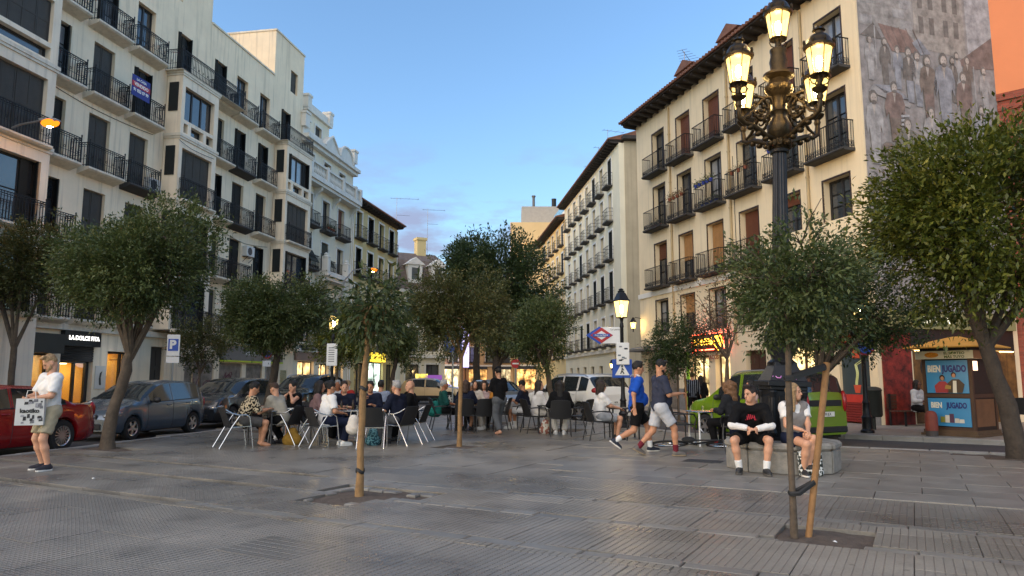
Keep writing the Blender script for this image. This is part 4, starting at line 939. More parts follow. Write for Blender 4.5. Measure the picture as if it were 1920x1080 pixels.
# ---------------------------------------------------------------- far blocks
def far_block(name, label, x0, x1, y, z, mat, nx, nz, ang=90, lit=True, depth=10, bal=False, seed=1, zg=3.2):
    B = Bld(name, label, (x0, y), ang, 'L'); w = x1 - x0; k = random.Random(seed); ops = []
    for i in range(nx):
        for j in range(nz):
            a = w * (i + .5) / nx - .55; zz = zg + (z - zg - .3) * j / nz + .35; ops.append((a, a + 1.1, zz, zz + min(2.1, (z - zg) / nz * .68)))
    B.wall(0, w, 0, z, ops, mat, body=depth)
    for o in ops:
        B.window(*o, k.choice(['french', 'open', 'shut']), 2, .2, surround=(.1, .03, TRIM_W))
        if bal: B.balcony(o[0] - .25, o[1] + .25, o[2], .4, 'C', slab=SLABD, th=.1, under=.0)
    B.slab('cornice', -.2, w + .2, 0, .4, z - .3, z + .02, SLABC); B.slab('string_course', 0, w, 0, .2, zg - .2, zg, SLABC)
    if lit:
        n = max(1, int(w / 3)); 
        for i in range(n):
            a = w * i / n + .4; b = MB(); b.box(a, a + w / n - .8, -.03, 0, .1, 2.6); sf = B.part('shop_front', b, shopglow('far_shop_%s_%d' % (name, i), k.choice([(1, .6, .22), (1, .75, .4), (.9, .85, .7), (1, .5, .15)]), k.uniform(.18, .5))); m = MB()
            for q in np.arange(a + .8, a + w / n - .9, .9): m.box(q, q + .08, -.05, -.03, .1, 2.6)
            m.box(a - .1, a + w / n - .7, -.25, -.03, 2.6, 3.0); B.part('shop_frame', m, WOODK, parent=sf)
    return B
far_block('pink_house', 'rose plaster house with dark shutters closing the end of the street', -13.5, -6.2, 92, 13, M('plaster_rose', '#c29a83', .85, var=.08, vs=.5), 3, 3, seed=2, bal=True)
far_block('tan_house', 'tan house with tall red shutters at the end of the street', -6.1, .2, 96, 15, M('plaster_tan', '#c8a374', .85, var=.08, vs=.5), 3, 4, seed=3, bal=True)
far_block('sand_house', 'sandy corner house with long balcony behind the trees', .3, 6.5, 93, 13, M('plaster_sand', '#bfa67c', .85, var=.08, vs=.5), 3, 3, seed=6, bal=True)
def orange_block():
    B = Bld('orange_block', 'orange block with rounded bay and chimney pipe above the eaves', (-.2, 101), 90, 'L')
    OR = M('render_ochre', '#d8bb8a', .85, var=.06, vs=.4); PK = M('render_salmon', '#cf9e86', .85, var=.06, vs=.4)
    B.wall(0, 7.5, 0, 23.6, [(1.2, 2.3, 18.4, 20.4)], OR, body=12); B.window(1.2, 2.3, 18.4, 20.4, 'french'); b = MB(); b.box(-.05, -.002, .0, 12, 0, 23.6); B.part('side_wall', b, PK)
    b = MB(); b.lathe([(2.2, 0), (2.2, 20.2), (2.3, 20.25), (2.3, 20.5), (0, 20.5)], 28, (3.9, .2, 0)); B.part('round_bay', b, OR, smooth=30)
    for a in (200, 250, 292, 330): 
        c, s_ = math.cos(R(a)), math.sin(R(a)); b = MB(); b.obox((3.9 + 2.22 * c, .2 + 2.22 * s_, 17.2), (.12, .9, 1.8), (0, 0, R(a))); B.part('bay_window', b, PANE)
    b = MB(); b.box(1.6, 8, 2, 8, 23.6, 26.4); B.part('roof_cabin', b, M('render_grey', '#a9a49c', .85, var=.1)); b = MB(); b.lathe([(.2, 0), (.2, 1.6), (.3, 1.65), (.3, 1.85), (.0, 1.9)], 12, (3.4, 3, 26.4)); B.part('chimney_pipe', b, M('pipe_grey', (.12, .12, .12), .6), smooth=40); b = MB(); b.lathe([(.35, 0), (.35, 1.3), (.4, 1.35), (0, 1.4)], 12, (6.4, 3, 26.4)); B.part('chimney_pipe', b, IRON, smooth=40)
orange_block()
# roof aerials
def aerial(P, h, label, rz=0, n=5, span=1.0):
    b = MB(); b.tube([(0, 0, 0), (0, 0, h)], .025, 5); b.tube([(-span * .3, 0, h - .1), (span, 0, h - .1)], .016, 4)
    for i in range(n): x = -span * .25 + span * 1.2 * i / (n - 1); b.tube([(x, -.28 - .06 * i, h - .1), (x, .28 + .06 * i, h - .1)], .01, 4)
    b.tube([(0, 0, h * .7), (span * .6, .1, h * .7)], .014, 4); b.obj('mast', M('aerial_metal', (.3, .3, .32), .4, .8), o := thing('roof_aerial', label, 'aerial', P, rz, 'roof aerials'))
p = R1.W(13.2, -2.0, 15.4); aerial(p, 3.2, 'television aerial with long arms on the cream house roof', R(60), 7, 1.6)
for t, h, lb in ((9, 3.6, 'tallest television aerial on the ivory house roof'), (12.5, 3.2, 'television aerial in the middle of the ivory house roof'), (16.5, 2.6, 'short television aerial near the far end of the ivory house roof')): p = R2.W(t, -1.5, 19.2); aerial(p, h, lb, R(20), 4, 1.6)
p = L4.W(.9, -4.5, 13.4); aerial(p, 6.0, 'tall television aerial beside the chimney of the mansard house', R(10), 4, 2.2)
p = L4.W(4.2, -4.5, 13.4); aerial(p, 5.2, 'lone television aerial at the mansard roof end', R(10), 3, 1.8)

# slack cables along the white block and the cream house
def cable(B, pts, r=.012):
    b = MB(); P = []
    for (t0, q0, z0), (t1, q1, z1) in zip(pts, pts[1:]):
        for k in range(8): f = k / 8; x = t0 + (t1 - t0) * f; P.append(((x if B.sd == 'L' else -x), -(q0 + (q1 - q0) * f) - .02, z0 + (z1 - z0) * f - .5 * f * (1 - f) * min(1, abs(t1 - t0) * .12)))
    b.tube(P, r, 5); B.part('cable', b, CBLACK_)
CBLACK_ = M('cable_black', (.03, .03, .03), .7)
for pts in ([(6.45, 0, 3.5), (9, 0, 3.62), (12.9, 0, 3.5), (17, 0, 3.6), (23.3, 0, 3.5)], [(13.3, .84, 12.1), (14.2, .84, 11.95), (16.3, .84, 12.05)], [(16.4, 0, 8.95), (18.6, 0, 8.9), (20.6, 0, 8.7), (23.3, 0, 9.0)], [(16.9, 0, 3.6), (16.9, 0, 9.0)], [(6.6, 0, 12.2), (9, 0, 12.0), (13.2, 0, 12.2)]): cable(L1, pts)
for pts in ([(-.8, 0, 3.2), (4, 0, 3.3), (9, 0, 3.35), (15, 0, 3.3)], [(6.2, 0, 3.3), (6.2, 0, 5.5), (6.25, 0, 11.3)]): cable(R1, pts)
# ================================================================ LAMPS
LIRON = M('lamp_iron', (.022, .023, .026), .42, .6, var=.25, vs=9, bump=.2, bs=60)
LIRON_LIT = M('lamp_iron_lit', '#3d3221', .4, .75, var=.35, vs=10, bump=.35, bs=45)  # upper ironwork: the lanterns' golden light is put into its colour
def lantern_glass():
    m = bpy.data.materials.new('lantern_glass'); m.use_nodes = True; N = m.node_tree.nodes; N.clear(); L = m.node_tree.links
    e = N.new('ShaderNodeEmission'); e.inputs[0].default_value = (1, .66, .20, 1); e.inputs[1].default_value = 1.15
    t = N.new('ShaderNodeBsdfTransparent'); t.inputs[0].default_value = (1, .93, .78, 1); x = N.new('ShaderNodeMixShader'); x.inputs[0].default_value = .5
    o = N.new('ShaderNodeOutputMaterial'); L.new(e.outputs[0], x.inputs[1]); L.new(t.outputs[0], x.inputs[2]); L.new(x.outputs[0], o.inputs[0]); return m
LGLASS = lantern_glass(); BULB = glow('lamp_bulb', (1, .74, .36), 110)
def lantern(parent, loc, s=1., sides=8, ornate=True, name='lantern'):
    """truncated glass lantern with iron bars, crowned roof and lit bulb"""
    n = sides; rb, rt, h = .13, .195, .43
    fr = MB()
    for j in range(n if n <= 4 else 6):
        a = 2 * math.pi * (j + .5) / (n if n <= 4 else 6); c, d = math.cos(a), math.sin(a); fr.tube([(rb * c * 1.02, rb * d * 1.02, 0), (rt * c * 1.02, rt * d * 1.02, h)], .009, 4)
    fr.tube([(rb * 1.04 * math.cos(a), rb * 1.04 * math.sin(a), 0) for a in np.linspace(0, 2 * math.pi, 17)[:-1]], .012, 5, closed=True)
    fr.lathe([(.03, -.19), (.05, -.17), (.035, -.12), (.05, -.03), (rb * .5, -.012), (rb, -.006), (rb, .006), (.0, .006)], 10)
    if ornate:
        for j in range(4):
            a = 2 * math.pi * j / 4; c, d = math.cos(a), math.sin(a); fr.tube([(.04 * c, .04 * d, -.16), (.12 * c, .12 * d, -.13), (.15 * c, .15 * d, -.07), (.10 * c, .10 * d, -.03), (.13 * c, .13 * d, .0)], .011, 4)
    if n == 4: fr.lathe([(rt * 1.12, h - .01), (rt * 1.12, h + .02), (rt * .98, h + .04), (.12, h + .19), (.09, h + .21), (.09, h + .26), (.05, h + .27), (.07, h + .30), (.0, h + .33)], 4, ph=math.pi / 4)
    else:
        fr.lathe([(rt * 1.0, h - .01), (rt * 1.2, h + .01), (rt * 1.22, h + .05), (rt * 1.05, h + .08), (rt * .95, h + .14), (.14, h + .21), (.07, h + .25), (.07, h + .29), (.1, h + .31), (.05, h + .36), (0, h + .38)], 16)
        for j in range(8): a = 2 * math.pi * j / 8; fr.ell((rt * 1.2 * math.cos(a), rt * 1.2 * math.sin(a), h + .09), (.025, .025, .05), 6)
        for j in range(6): a = 2 * math.pi * j / 6; fr.ell((.075 * math.cos(a), .075 * math.sin(a), h + .33), (.02, .02, .04), 6)
    f = fr.obj(name, LIRON_LIT if ornate else LIRON, parent, loc, (0, 0, R(22.5) if n == 4 else 0), smooth=40, scale=s)
    g = MB(); k = n if n <= 4 else 16; g.add([(r * math.cos(2 * math.pi * (j + .5) / k), r * math.sin(2 * math.pi * (j + .5) / k), z) for r, z in ((rb, .008), (rt, h - .01)) for j in range(k)], [(j, (j + 1) % k, k + (j + 1) % k, k + j) for j in range(k)]); g.obj('glass', LGLASS, f, smooth=30 if k > 4 else 0)
    b = MB(); b.ell((0, 0, h * .5), (.05, .05, .11), 10); b.obj('bulb', BULB, f, smooth=60)
    return f
def big_lamp():
    t = thing('street_lamp', 'tall ornate five lantern lamp post rising from the round stone bench', 'street lamp', (4.27, 11.6, 0), rot=(0, R(2.0), 0))
    b = MB()
    b.box(-.29, .29, -.29, .29, .40, .50); b.box(-.25, .25, -.25, .25, .50, 1.22); b.box(-.29, .29, -.29, .29, 1.22, 1.28); b.box(-.34, .34, -.34, .34, 1.28, 1.36)
    for sx in (-1, 1):
        for sy in (-1, 1): b.lathe([(.05, .5), (.07, .56), (.05, .62), (.045, 1.1), (.07, 1.2), (.05, 1.22)], 8, (sx * .245, sy * .245, 0))
    for a in range(4):
        c, s_ = math.cos(a * math.pi / 2), math.sin(a * math.pi / 2); b.obox((c * .252, s_ * .252, .86), (.03, .30, .55), (0, 0, a * math.pi / 2)); b.ell((c * .27, s_ * .27, .86), (.06, .06, .14) , 8)
    b.lathe([(.42, 1.36), (.38, 1.42), (.31, 1.52), (.26, 1.6), (.25, 1.66)], 4, ph=math.pi / 4)
    b.obj('pedestal', LIRON, t, bevel=.008)
    b = MB(); b.lathe([(.20, 1.62), (.22, 1.66), (.16, 1.71), (.17, 1.76), (.23, 1.86), (.25, 1.98), (.23, 2.14), (.18, 2.30), (.165, 2.42), (.19, 2.46), (.19, 2.52), (.15, 2.56), (.145, 2.62)], 20)
    for j in range(8):
        a = 2 * math.pi * j / 8; c, s_ = math.cos(a), math.sin(a); b.tube([(c * r, s_ * r, z) for r, z in ((.20, 1.80), (.255, 1.95), (.24, 2.12), (.19, 2.28))], [.012, .03, .025, .008], 5)
    b.obj('urn', LIRON, t, smooth=40)
    b = MB(); n = 32; pf = []
    vs = []
    for z, r in ((2.6, .148), (5.13, .108)):
        for j in range(n): a = 2 * math.pi * j / n; q = r * (1.0 if j % 2 else .90); vs.append((q * math.cos(a), q * math.sin(a), z))
    b.add(vs, [(j, (j + 1) % n, n + (j + 1) % n, n + j) for j in range(n)]); b.lathe([(.15, 5.12), (.16, 5.16), (.12, 5.19)], 20); b.obj('shaft', LIRON, t)
    b = MB(); b.lathe([(.11, 5.33), (.15, 5.42), (.12, 5.5), (.19, 5.62), (.20, 5.74), (.13, 5.88), (.125, 5.92), (.16, 5.98), (.13, 6.02), (.13, 6.22), (.15, 6.25), (.22, 6.34), (.23, 6.42), (.17, 6.50), (.16, 6.54), (.25, 6.60), (.25, 6.64), (.14, 6.68), (.13, 6.74), (.15, 6.86), (.12, 7.0), (.14, 7.04), (.14, 7.08), (.06, 7.12), (.05, 7.2)], 20)
    for j in range(14): a = 2 * math.pi * j / 14; b.ell((.205 * math.cos(a), .205 * math.sin(a), 6.38), (.035, .035, .07), 6)
    for j in range(10): a = 2 * math.pi * j / 10; b.ell((.16 * math.cos(a), .16 * math.sin(a), 5.42), (.05, .05, .07), 6)
    b.obj('capital', LIRON_LIT, t, (0, 0, -.15), smooth=40)
    for k in range(4):
        a = R(-66 + 90 * k); c, s_ = math.cos(a), math.sin(a); P = lambda r, z: (r * c, r * s_, z); b = MB()
        b.tube([P(r, z) for r, z in ((.12, 5.5), (.28, 5.52), (.45, 5.60), (.6, 5.66), (.74, 5.66), (.84, 5.73), (.86, 5.86), (.86, 5.98))], [.04, .045, .05, .045, .04, .045, .04, .035], 8)
        b.lathe([(.04, 5.9), (.06, 5.95), (.045, 6.0), (.11, 6.06), (.12, 6.09), (.05, 6.11)], 10, P(.86, 0))
        sp = [(.42 + (.22 - .17 * i / 26) * math.cos(i * .42 + 1.2), 5.95 + (.22 - .17 * i / 26) * math.sin(i * .42 + 1.2)) for i in range(27)]
        b.tube([P(*q) for q in sp], [.034 - .018 * i / 26 for i in range(27)], 6)
        for i in range(0, 22, 2): b.ell(P(sp[i][0] * 1.0, sp[i][1]), (.045, .045, .04), 6)
        b.tube([P(r, z) for r, z in ((.14, 6.1), (.2, 6.2), (.32, 6.18), (.5, 6.0), (.66, 5.8), (.78, 5.74))], [.03, .035, .03, .03, .03, .02], 6)
        for r, z in ((.3, 5.50), (.46, 5.56), (.62, 5.64), (.2, 5.44)): b.ell(P(r, z - .03), (.06, .06, .05), 7)
        b.obj('arm', LIRON_LIT, t, (0, 0, -.15), smooth=50); lantern(t, P(.86, 6.15))
    lantern(t, (0, 0, 7.12))
    tg = MB(); tg.tube([(-.25 + i * .035, -.325 + .10 * (z := .5 + .5 * math.sin(i * 1.7)) , 1.40 + .05 * z + .012 * math.sin(i * 2.3)) for i in range(12)], .008, 4); tg.obj('graffiti_tag', M('tag_pink', '#d58ad0', .5), t)
    return t
big_lamp()
# round stone bench round the lamp: eight granite blocks under one moulded seat
def bench():
    t = thing('stone_bench', 'eight sided granite bench round the foot of the big lamp post', 'bench', (4.27, 11.6, 0))
    G = M('bench_granite', (.25, .235, .205), .75, var=.3, vs=7, bump=.5, bs=70); n = 8; r0, r1 = .55, .86
    for j in range(n):
        a0, a1 = 2 * math.pi * (j - .5) / n + .012 + .2, 2 * math.pi * (j + .5) / n - .012 + .2; b = MB()
        P = [(r0 * math.cos(a0), r0 * math.sin(a0), 0), (r1 * math.cos(a0), r1 * math.sin(a0), 0), (r1 * math.cos(a1), r1 * math.sin(a1), 0), (r0 * math.cos(a1), r0 * math.sin(a1), 0)]; b.ext(P, (0, 0, .33)); b.obj('block', G, t, bevel=.012)
        r2 = r1 + .03; b = MB(); P = [(.3 * math.cos(a0), .3 * math.sin(a0), .334), (r2 * math.cos(a0), r2 * math.sin(a0), .334), (r2 * math.cos(a1), r2 * math.sin(a1), .334), (.3 * math.cos(a1), .3 * math.sin(a1), .334)]; b.ext(P, (0, 0, .115)); b.obj('seat_stone', G, t, bevel=.035)
bench()
def post_lamp(loc, h, label, sides=4):
    t = thing('street_lamp', label, 'street lamp', loc, 0, 'single lantern lamps of the square'); b = MB()
    b.lathe([(.17, 0), (.17, .06), (.13, .10), (.12, .35), (.14, .40), (.10, .46), (.085, .75), (.10, .78), (.07, .84), (.06, 1.0), (.05, h - .1), (.065, h - .06), (.05, h)], 12); b.obj('post', LIRON, t, smooth=40)
    lantern(t, (0, 0, h + .2), 1.15, sides, False); return t
post_lamp((3.22, 21.1, 0), 2.98, 'lit lantern lamp post carrying the metro sign')
post_lamp((-6.45, 26.0, 0), 2.95, 'lit lantern lamp post with a white notice behind the left tables')
post_lamp((9.3, 19.15, 0), 2.75, 'lamp post with a no parking disc half hidden by leaves')
post_lamp((.3, 62, -.1), 4.2, 'small lit lantern far down the street above a red disc sign')
def sodium(loc, rz, label, pole=None, arm=1.6):
    t = thing('street_light', label, 'street light', loc, rz, 'orange street lights'); b = MB(); b.ext([(-.02, 0, .0), (.62, 0, -.02), (.68, 0, -.08), (.6, 0, -.14), (.05, 0, -.08)], (0, .24, 0)); b.v = [(x, y - .12, z) for x, y, z in b.v]; b.obj('head', M('head_grey', (.3, .3, .29), .5), t, bevel=.02)
    g = MB(); g.ell((.36, 0, -.14), (.32, .18, .14), 14); g.obj('halo_bowl', glow('sodium_halo', (1, .22, .012), .55), t, smooth=60); g = MB(); g.ell((.36, 0, -.24), (.13, .085, .055), 12); g.obj('lamp_tube', glow('sodium_light', (1, .45, .1), 110), t, smooth=60)  # orange bloom round the lamp is modelled as a glowing shell
    a = MB()
    if pole: a.tube([(-arm, 0, -pole), (-arm, 0, -2.2), (-arm * .9, 0, -1.0), (-arm * .55, 0, -.25), (0, 0, -.04)], [.08, .06, .05, .04, .035], 8)
    else: a.tube([(-arm, 0, -.35), (-arm * .5, 0, -.12), (0, 0, -.04)], .035, 8)
    a.obj('arm', M('arm_grey', (.25, .25, .25), .5, .5), t, smooth=50)
p = L1.W(4.55, 2.1, 9.75); sodium(p, L1.rz - R(90) , 'glowing orange street light on an arm from the white block bay', None, 1.5)
p = L1.W(30, 3.4, 8.75); sodium(p, R(25), 'glowing orange street light above the leaves of the staked tree', 8.7, 1.7)
def wall_lamp(p, rz, label):
    t = thing('wall_lamp', label, 'wall lamp', p, rz, 'lit wall lamps'); b = MB(); b.tube([(0, 0, .1), (0, -.3, .15), (0, -.45, .05)], .018, 6); b.obj('bracket', LIRON, t); lantern(t, (0, -.45, -.45), .8, 4, False)
wall_lamp(R1.W(14.9, .02, 4.4), R1.rz, 'lit wall lantern at the far corner of the cream house'); wall_lamp(R2.W(1.2, .05, 2.6), R2.rz, 'lit wall lantern on the ivory house near its first door')
# ================================================================ TREES
def leaf_mat(name, cols, rough=.45):
    m = bpy.data.materials.new(name); m.use_nodes = True; N = m.node_tree.nodes; N.clear(); L = m.node_tree.links
    at = N.new('ShaderNodeAttribute'); at.attribute_name = 'leaf'
    r = N.new('ShaderNodeValToRGB'); e = r.color_ramp.elements; e[0].color = (*cols[0], 1); e[1].color = (*cols[-1], 1)
    for i, c in enumerate(cols[1:-1]): k = e.new((i + 1) / (len(cols) - 1)); k.color = (*c, 1)
    L.new(at.outputs['Fac'], r.inputs[0])
    p = N.new('ShaderNodeBsdfPrincipled'); p.inputs['Roughness'].default_value = rough; p.inputs['Specular IOR Level'].default_value = .4; L.new(r.outputs[0], p.inputs['Base Color'])
    t = N.new('ShaderNodeBsdfTranslucent'); L.new(r.outputs[0], t.inputs[0]); x = N.new('ShaderNodeMixShader'); x.inputs[0].default_value = .28
    L.new(p.outputs[0], x.inputs[1]); L.new(t.outputs[0], x.inputs[2]); o = N.new('ShaderNodeOutputMaterial'); L.new(x.outputs[0], o.inputs[0]); return m
LF_PRIVET = leaf_mat('leaf_privet', [(0.0435, 0.0653, 0.0203), (0.0798, 0.1087, 0.0319), (0.1377, 0.1522, 0.0508)])
LF_DARK = leaf_mat('leaf_dark', [(0.0261, 0.0493, 0.0174), (0.0508, 0.0798, 0.0261), (0.087, 0.116, 0.0406)])
LF_BRONZE = leaf_mat('leaf_bronze', [(0.0464, 0.0609, 0.0188), (0.0899, 0.0957, 0.029), (0.1522, 0.1276, 0.0435)])
LF_GLOSS = leaf_mat('leaf_glossy', [(0.047, 0.0679, 0.0104), (0.0991, 0.1201, 0.0188), (0.1984, 0.1984, 0.0366)], .3)
LF_DRY = leaf_mat('leaf_dry', [(0.11, 0.077, 0.0385), (0.187, 0.121, 0.055), (0.286, 0.198, 0.099)])
LF_BIG = leaf_mat('leaf_drooping', [(0.0304, 0.0507, 0.0142), (0.0559, 0.0792, 0.0223), (0.1015, 0.1218, 0.0406)], .5)
BARK = M('bark', '#564a3d', .9, var=.35, vs=6, bump=.8, bs=26); BARKD = M('bark_dark', '#41382f', .9, var=.35, vs=6, bump=.8, bs=26); BARKY = M('bark_young', '#8a6b45', .8, var=.3, vs=9, bump=.4, bs=40)
def leaves(name, parent, pts, dirs, size, mat, seed, ar=.42, droop=.0, spread=1., tone=None):
    """pts: leaf bases, dirs: twig directions. Each leaf is a folded lozenge."""
    g = np.random.default_rng(seed); n = len(pts)
    d = dirs + g.normal(0, .75 * spread, (n, 3)); d[:, 2] -= droop; d /= np.linalg.norm(d, axis=1)[:, None] + 1e-9
    s = np.cross(d, g.normal(0, 1, (n, 3)) + np.array([0, 0, 1.2])); s /= np.linalg.norm(s, axis=1)[:, None] + 1e-9
    nn = np.cross(s, d); L_ = size * g.uniform(.65, 1.3, n)[:, None]; w = L_ * ar
    v = np.empty((n, 4, 3)); mid = pts + d * L_ * .45
    v[:, 0] = pts; v[:, 1] = mid + s * w * .5 + nn * w * .12; v[:, 2] = pts + d * L_ - nn * L_ * .08; v[:, 3] = mid - s * w * .5 + nn * w * .12
    me = bpy.data.meshes.new(name); me.vertices.add(n * 4); me.vertices.foreach_set('co', v.reshape(-1)); me.loops.add(n * 4)
    me.loops.foreach_set('vertex_index', np.arange(n * 4, dtype=np.int32)); me.polygons.add(n); me.polygons.foreach_set('loop_start', np.arange(0, n * 4, 4, dtype=np.int32)); me.polygons.foreach_set('loop_total', np.full(n, 4, np.int32))
    at = me.attributes.new('leaf', 'FLOAT', 'FACE'); at.data.foreach_set('value', np.clip(g.normal(.42, .17, n) + (0 if tone is None else tone), 0, 1).astype(np.float32))
    me.materials.append(mat); me.update(); me.validate()
    return put(name, me, parent)
def tree(loc, label, trunk, crown, n, leaf, mat, seed, bark=None, lobes=9, twigs=.0, name='street_tree', group='trees of the square', ar=.42, droop=0., fork=5, dens=26, shell=.45, rough=.26, stake=None, lobe_r=.52, holes=4):
    """trunk: points (dx,dy,z,r) from the base; crown: centre offset and radii; leaves grow in clumps on lobes of the crown"""
    g = np.random.default_rng(seed); t = thing(name, label, 'tree', loc, 0, group); bark = bark or BARK
    c = np.array(crown[:3]); r = np.array(crown[3:])
    b = MB(); T = [Vector(p[:3]) for p in trunk]; rr = [p[3] for p in trunk]
    P = []; Q = []
    for i in range(len(T) - 1):
        for k in range(3): f = k / 3; P.append(T[i].lerp(T[i + 1], f) + Vector((g.normal(0, rr[i] * .10), g.normal(0, rr[i] * .10), 0))); Q.append((rr[i] * (1 - f) + rr[i + 1] * f) * g.uniform(.94, 1.08))
    P.append(T[-1]); Q.append(rr[-1]); Q[0] *= 1.25
    b.tube(P, Q, 9)
    # lobes
    lob = []
    for i in range(lobes):
        d = g.normal(0, 1, 3); d /= np.linalg.norm(d); d[2] = d[2] * .9 + .05
        lob.append((c + d * r * g.uniform(.45, .72), lobe_r * g.uniform(.75, 1.2)))
    lob.append((c, .62))
    for i in range(fork):      # limbs
        q = lob[i % len(lob)][0]; a = T[-1] + Vector((0, 0, -rr[-1])); m = a.lerp(Vector(q), .5) + Vector((g.normal(0, .1), g.normal(0, .1), .12 * r[2])); e = Vector(q) * 1.0
        b.tube([a, a.lerp(m, .5), m, m.lerp(e, .6), e], [rr[-1] * .8, rr[-1] * .65, rr[-1] * .5, rr[-1] * .32, .006], 6)
        for k in range(int(4 + twigs * 8)):
            f = g.uniform(.35, 1); s0 = m.lerp(e, max(0, f * 2 - 1)) if f > .5 else a.lerp(m, f * 2); d = Vector(g.normal(0, 1, 3)); d.z = abs(d.z) * .7; d = d.normalized() * float(np.mean(r)) * g.uniform(.35, .7)
            b.tube([s0, s0 + d * .5 + Vector((0, 0, .04)), s0 + d], [rr[-1] * .28, rr[-1] * .18, .004], 4)
    b.obj('trunk', bark, t, smooth=50)
    # clumps
    nc = max(20, n // dens); w = np.array([l[1] ** 2 for l in lob]); w /= w.sum(); k = g.choice(len(lob), nc, p=w)
    d = g.normal(0, 1, (nc, 3)); d /= np.linalg.norm(d, axis=1)[:, None]; rad = (shell + (1 - shell) * g.random(nc) ** .6)
    cc = np.array([lob[i][0] for i in k]) + d * rad[:, None] * r * np.array([lob[i][1] for i in k])[:, None]
    out = (cc - c) / r; lim = np.linalg.norm(out, axis=1); cc = np.where((lim > 1.12)[:, None], c + out / lim[:, None] * r * 1.08, cc)
    u = (cc - c) / r; ln = np.linalg.norm(u, axis=1); ud = u / (ln[:, None] + 1e-9)
    for i in range(holes):      # gaps where the light comes through, and stray sprigs
        hd = g.normal(0, 1, 3); hd /= np.linalg.norm(hd); keep = ~((ud @ hd > .93) & (ln > .25) & (g.random(nc) < .8)); cc, d, ud, ln, k = cc[keep], d[keep], ud[keep], ln[keep], k[keep]; nc = len(cc)
    sp = g.random(nc) < .06; cc = np.where(sp[:, None] & (ln > .6)[:, None], c + (cc - c) * g.uniform(1.06, 1.24, nc)[:, None], cc)
    cl = cc + g.normal(0, rough * .12 * float(np.mean(r)), (nc, 3)); od = (cl - c) / r; od /= np.linalg.norm(od, axis=1)[:, None] + 1e-9
    od = od * .8 + d * .5; ids = np.repeat(np.arange(nc), dens)[:n] if nc * dens >= n else np.repeat(np.arange(nc), dens)
    al = g.uniform(-.1, 1, len(ids))[:, None]; tl = leaf * 2.6
    pts = cl[ids] + od[ids] * al * tl + g.normal(0, leaf * .75, (len(ids), 3))
    o = leaves('crown', t, pts, od[ids], leaf, mat, seed + 1, ar, droop, tone=g.normal(0, .20, nc)[ids]); o['kind'] = 'stuff'
    if stake:
        for s0, s1, sr in stake:
            q = MB(); q.tube([s0, s1], sr, 8); q.obj('stake', M('stake_wood', '#8f6a43', .8, var=.25, vs=7, bump=.3, bs=30), t, smooth=50)
    return t
tree((-8.25, 14.95, -.02), 'broad privet tree with thick bent trunk beside the silver hatchback', [(0, 0, 0, .135), (.06, 0, .7, .115), (.26, 0, 1.4, .105), (.36, 0, 1.95, .10)], (.62, .1, 3.58, 1.62, 1.6, 1.42), 62000, .08, LF_PRIVET, 1, lobes=13, fork=7)
tree((-15.9, 22.9, 0), 'bronze leaved tree at the left edge before the cafe front', [(0, 0, 0, .12), (.1, 0, 1.2, .10), (.1, 0, 2.4, .09)], (.35, 0, 4.5, 1.65, 1.6, 1.85), 30000, .10, LF_BRONZE, 2, lobes=10)
tree((-13.3, 30.9, 0), 'small bronze tree behind the parking sign', [(0, 0, 0, .06), (0, 0, 1.0, .05), (0, 0, 1.6, .045)], (.0, 0, 2.75, 1.05, 1.0, 1.1), 10000, .10, LF_BRONZE, 3, lobes=7)
tree((-6.75, 20.0, -.02), 'round dark tree with smooth leaning trunk behind the left tables', [(0, 0, 0, .12), (.06, 0, .9, .105), (.22, 0, 1.7, .10), (.26, 0, 2.1, .09)], (.25, 0, 3.35, 1.24, 1.2, 1.18), 40000, .085, LF_PRIVET, 4, lobes=11, bark=BARKD, fork=6)
tree((-1.86, 9.03, -.04), 'young staked tree with long drooping leaves in the square pit', [(0, 0, 0, .046), (.0, 0, .9, .043), (.03, 0, 1.55, .040), (.05, 0, 1.95, .034)], (.16, 0, 2.36, .25, .26, .37), 1900, .105, LF_BIG, 5, lobes=7, dens=9, ar=.33, droop=.55, bark=BARKY, fork=6, name='young_tree')
tree((-4.9, 30, 0), 'slim dark tree in front of the lit pharmacy', [(0, 0, 0, .1), (-.05, 0, 1.4, .09), (.1, 0, 2.2, .08)], (.0, 0, 3.3, 1.05, 1.0, 1.25), 11000, .11, LF_PRIVET, 6, lobes=7, bark=BARKD, shell=.5)
tree((-7.0, 29.0, 0), 'tree lit yellow by the lantern behind the left tables', [(0, 0, 0, .07), (0, 0, 1.5, .06), (0, 0, 2.2, .05)], (.1, 0, 3.1, 1.15, 1.1, 1.3), 11000, .11, LF_GLOSS, 7, lobes=8)
tree((-1.1, 15.42, -.03), 'round bronze tree on a thin straight trunk in the middle of the square', [(0, 0, 0, .05), (.0, 0, 1.0, .045), (.02, 0, 1.9, .04)], (.02, 0, 2.82, .98, .95, 1.02), 36000, .058, LF_BRONZE, 8, lobes=10, bark=BARKY)
tree((-.4, 23.2, -.03), 'bronze green tree just behind the middle tree', [(0, 0, 0, .07), (0, 0, 1.2, .06), (0, 0, 1.9, .05)], (.2, 0, 2.95, .95, .95, 1.0), 18000, .085, LF_BRONZE, 9, lobes=8, bark=BARKD)
tree((-.85, 40, -.1), 'tall dark tree towering over the middle of the street', [(0, 0, 0, .28), (0, 0, 2.2, .24), (.1, 0, 4.0, .2)], (.35, 0, 6.5, 2.95, 2.6, 2.9), 36000, .20, LF_DARK, 10, lobes=14, bark=BARKD, fork=7)
tree((-2.1, 43, -.1), 'tall dark tree with a high pointed crown behind the bronze trees', [(0, 0, 0, .22), (0, 0, 2.4, .2), (0, 0, 4.0, .16)], (-.3, 0, 8.2, 1.15, 1.2, 1.9), 12000, .20, LF_DARK, 11, lobes=8, bark=BARKD)
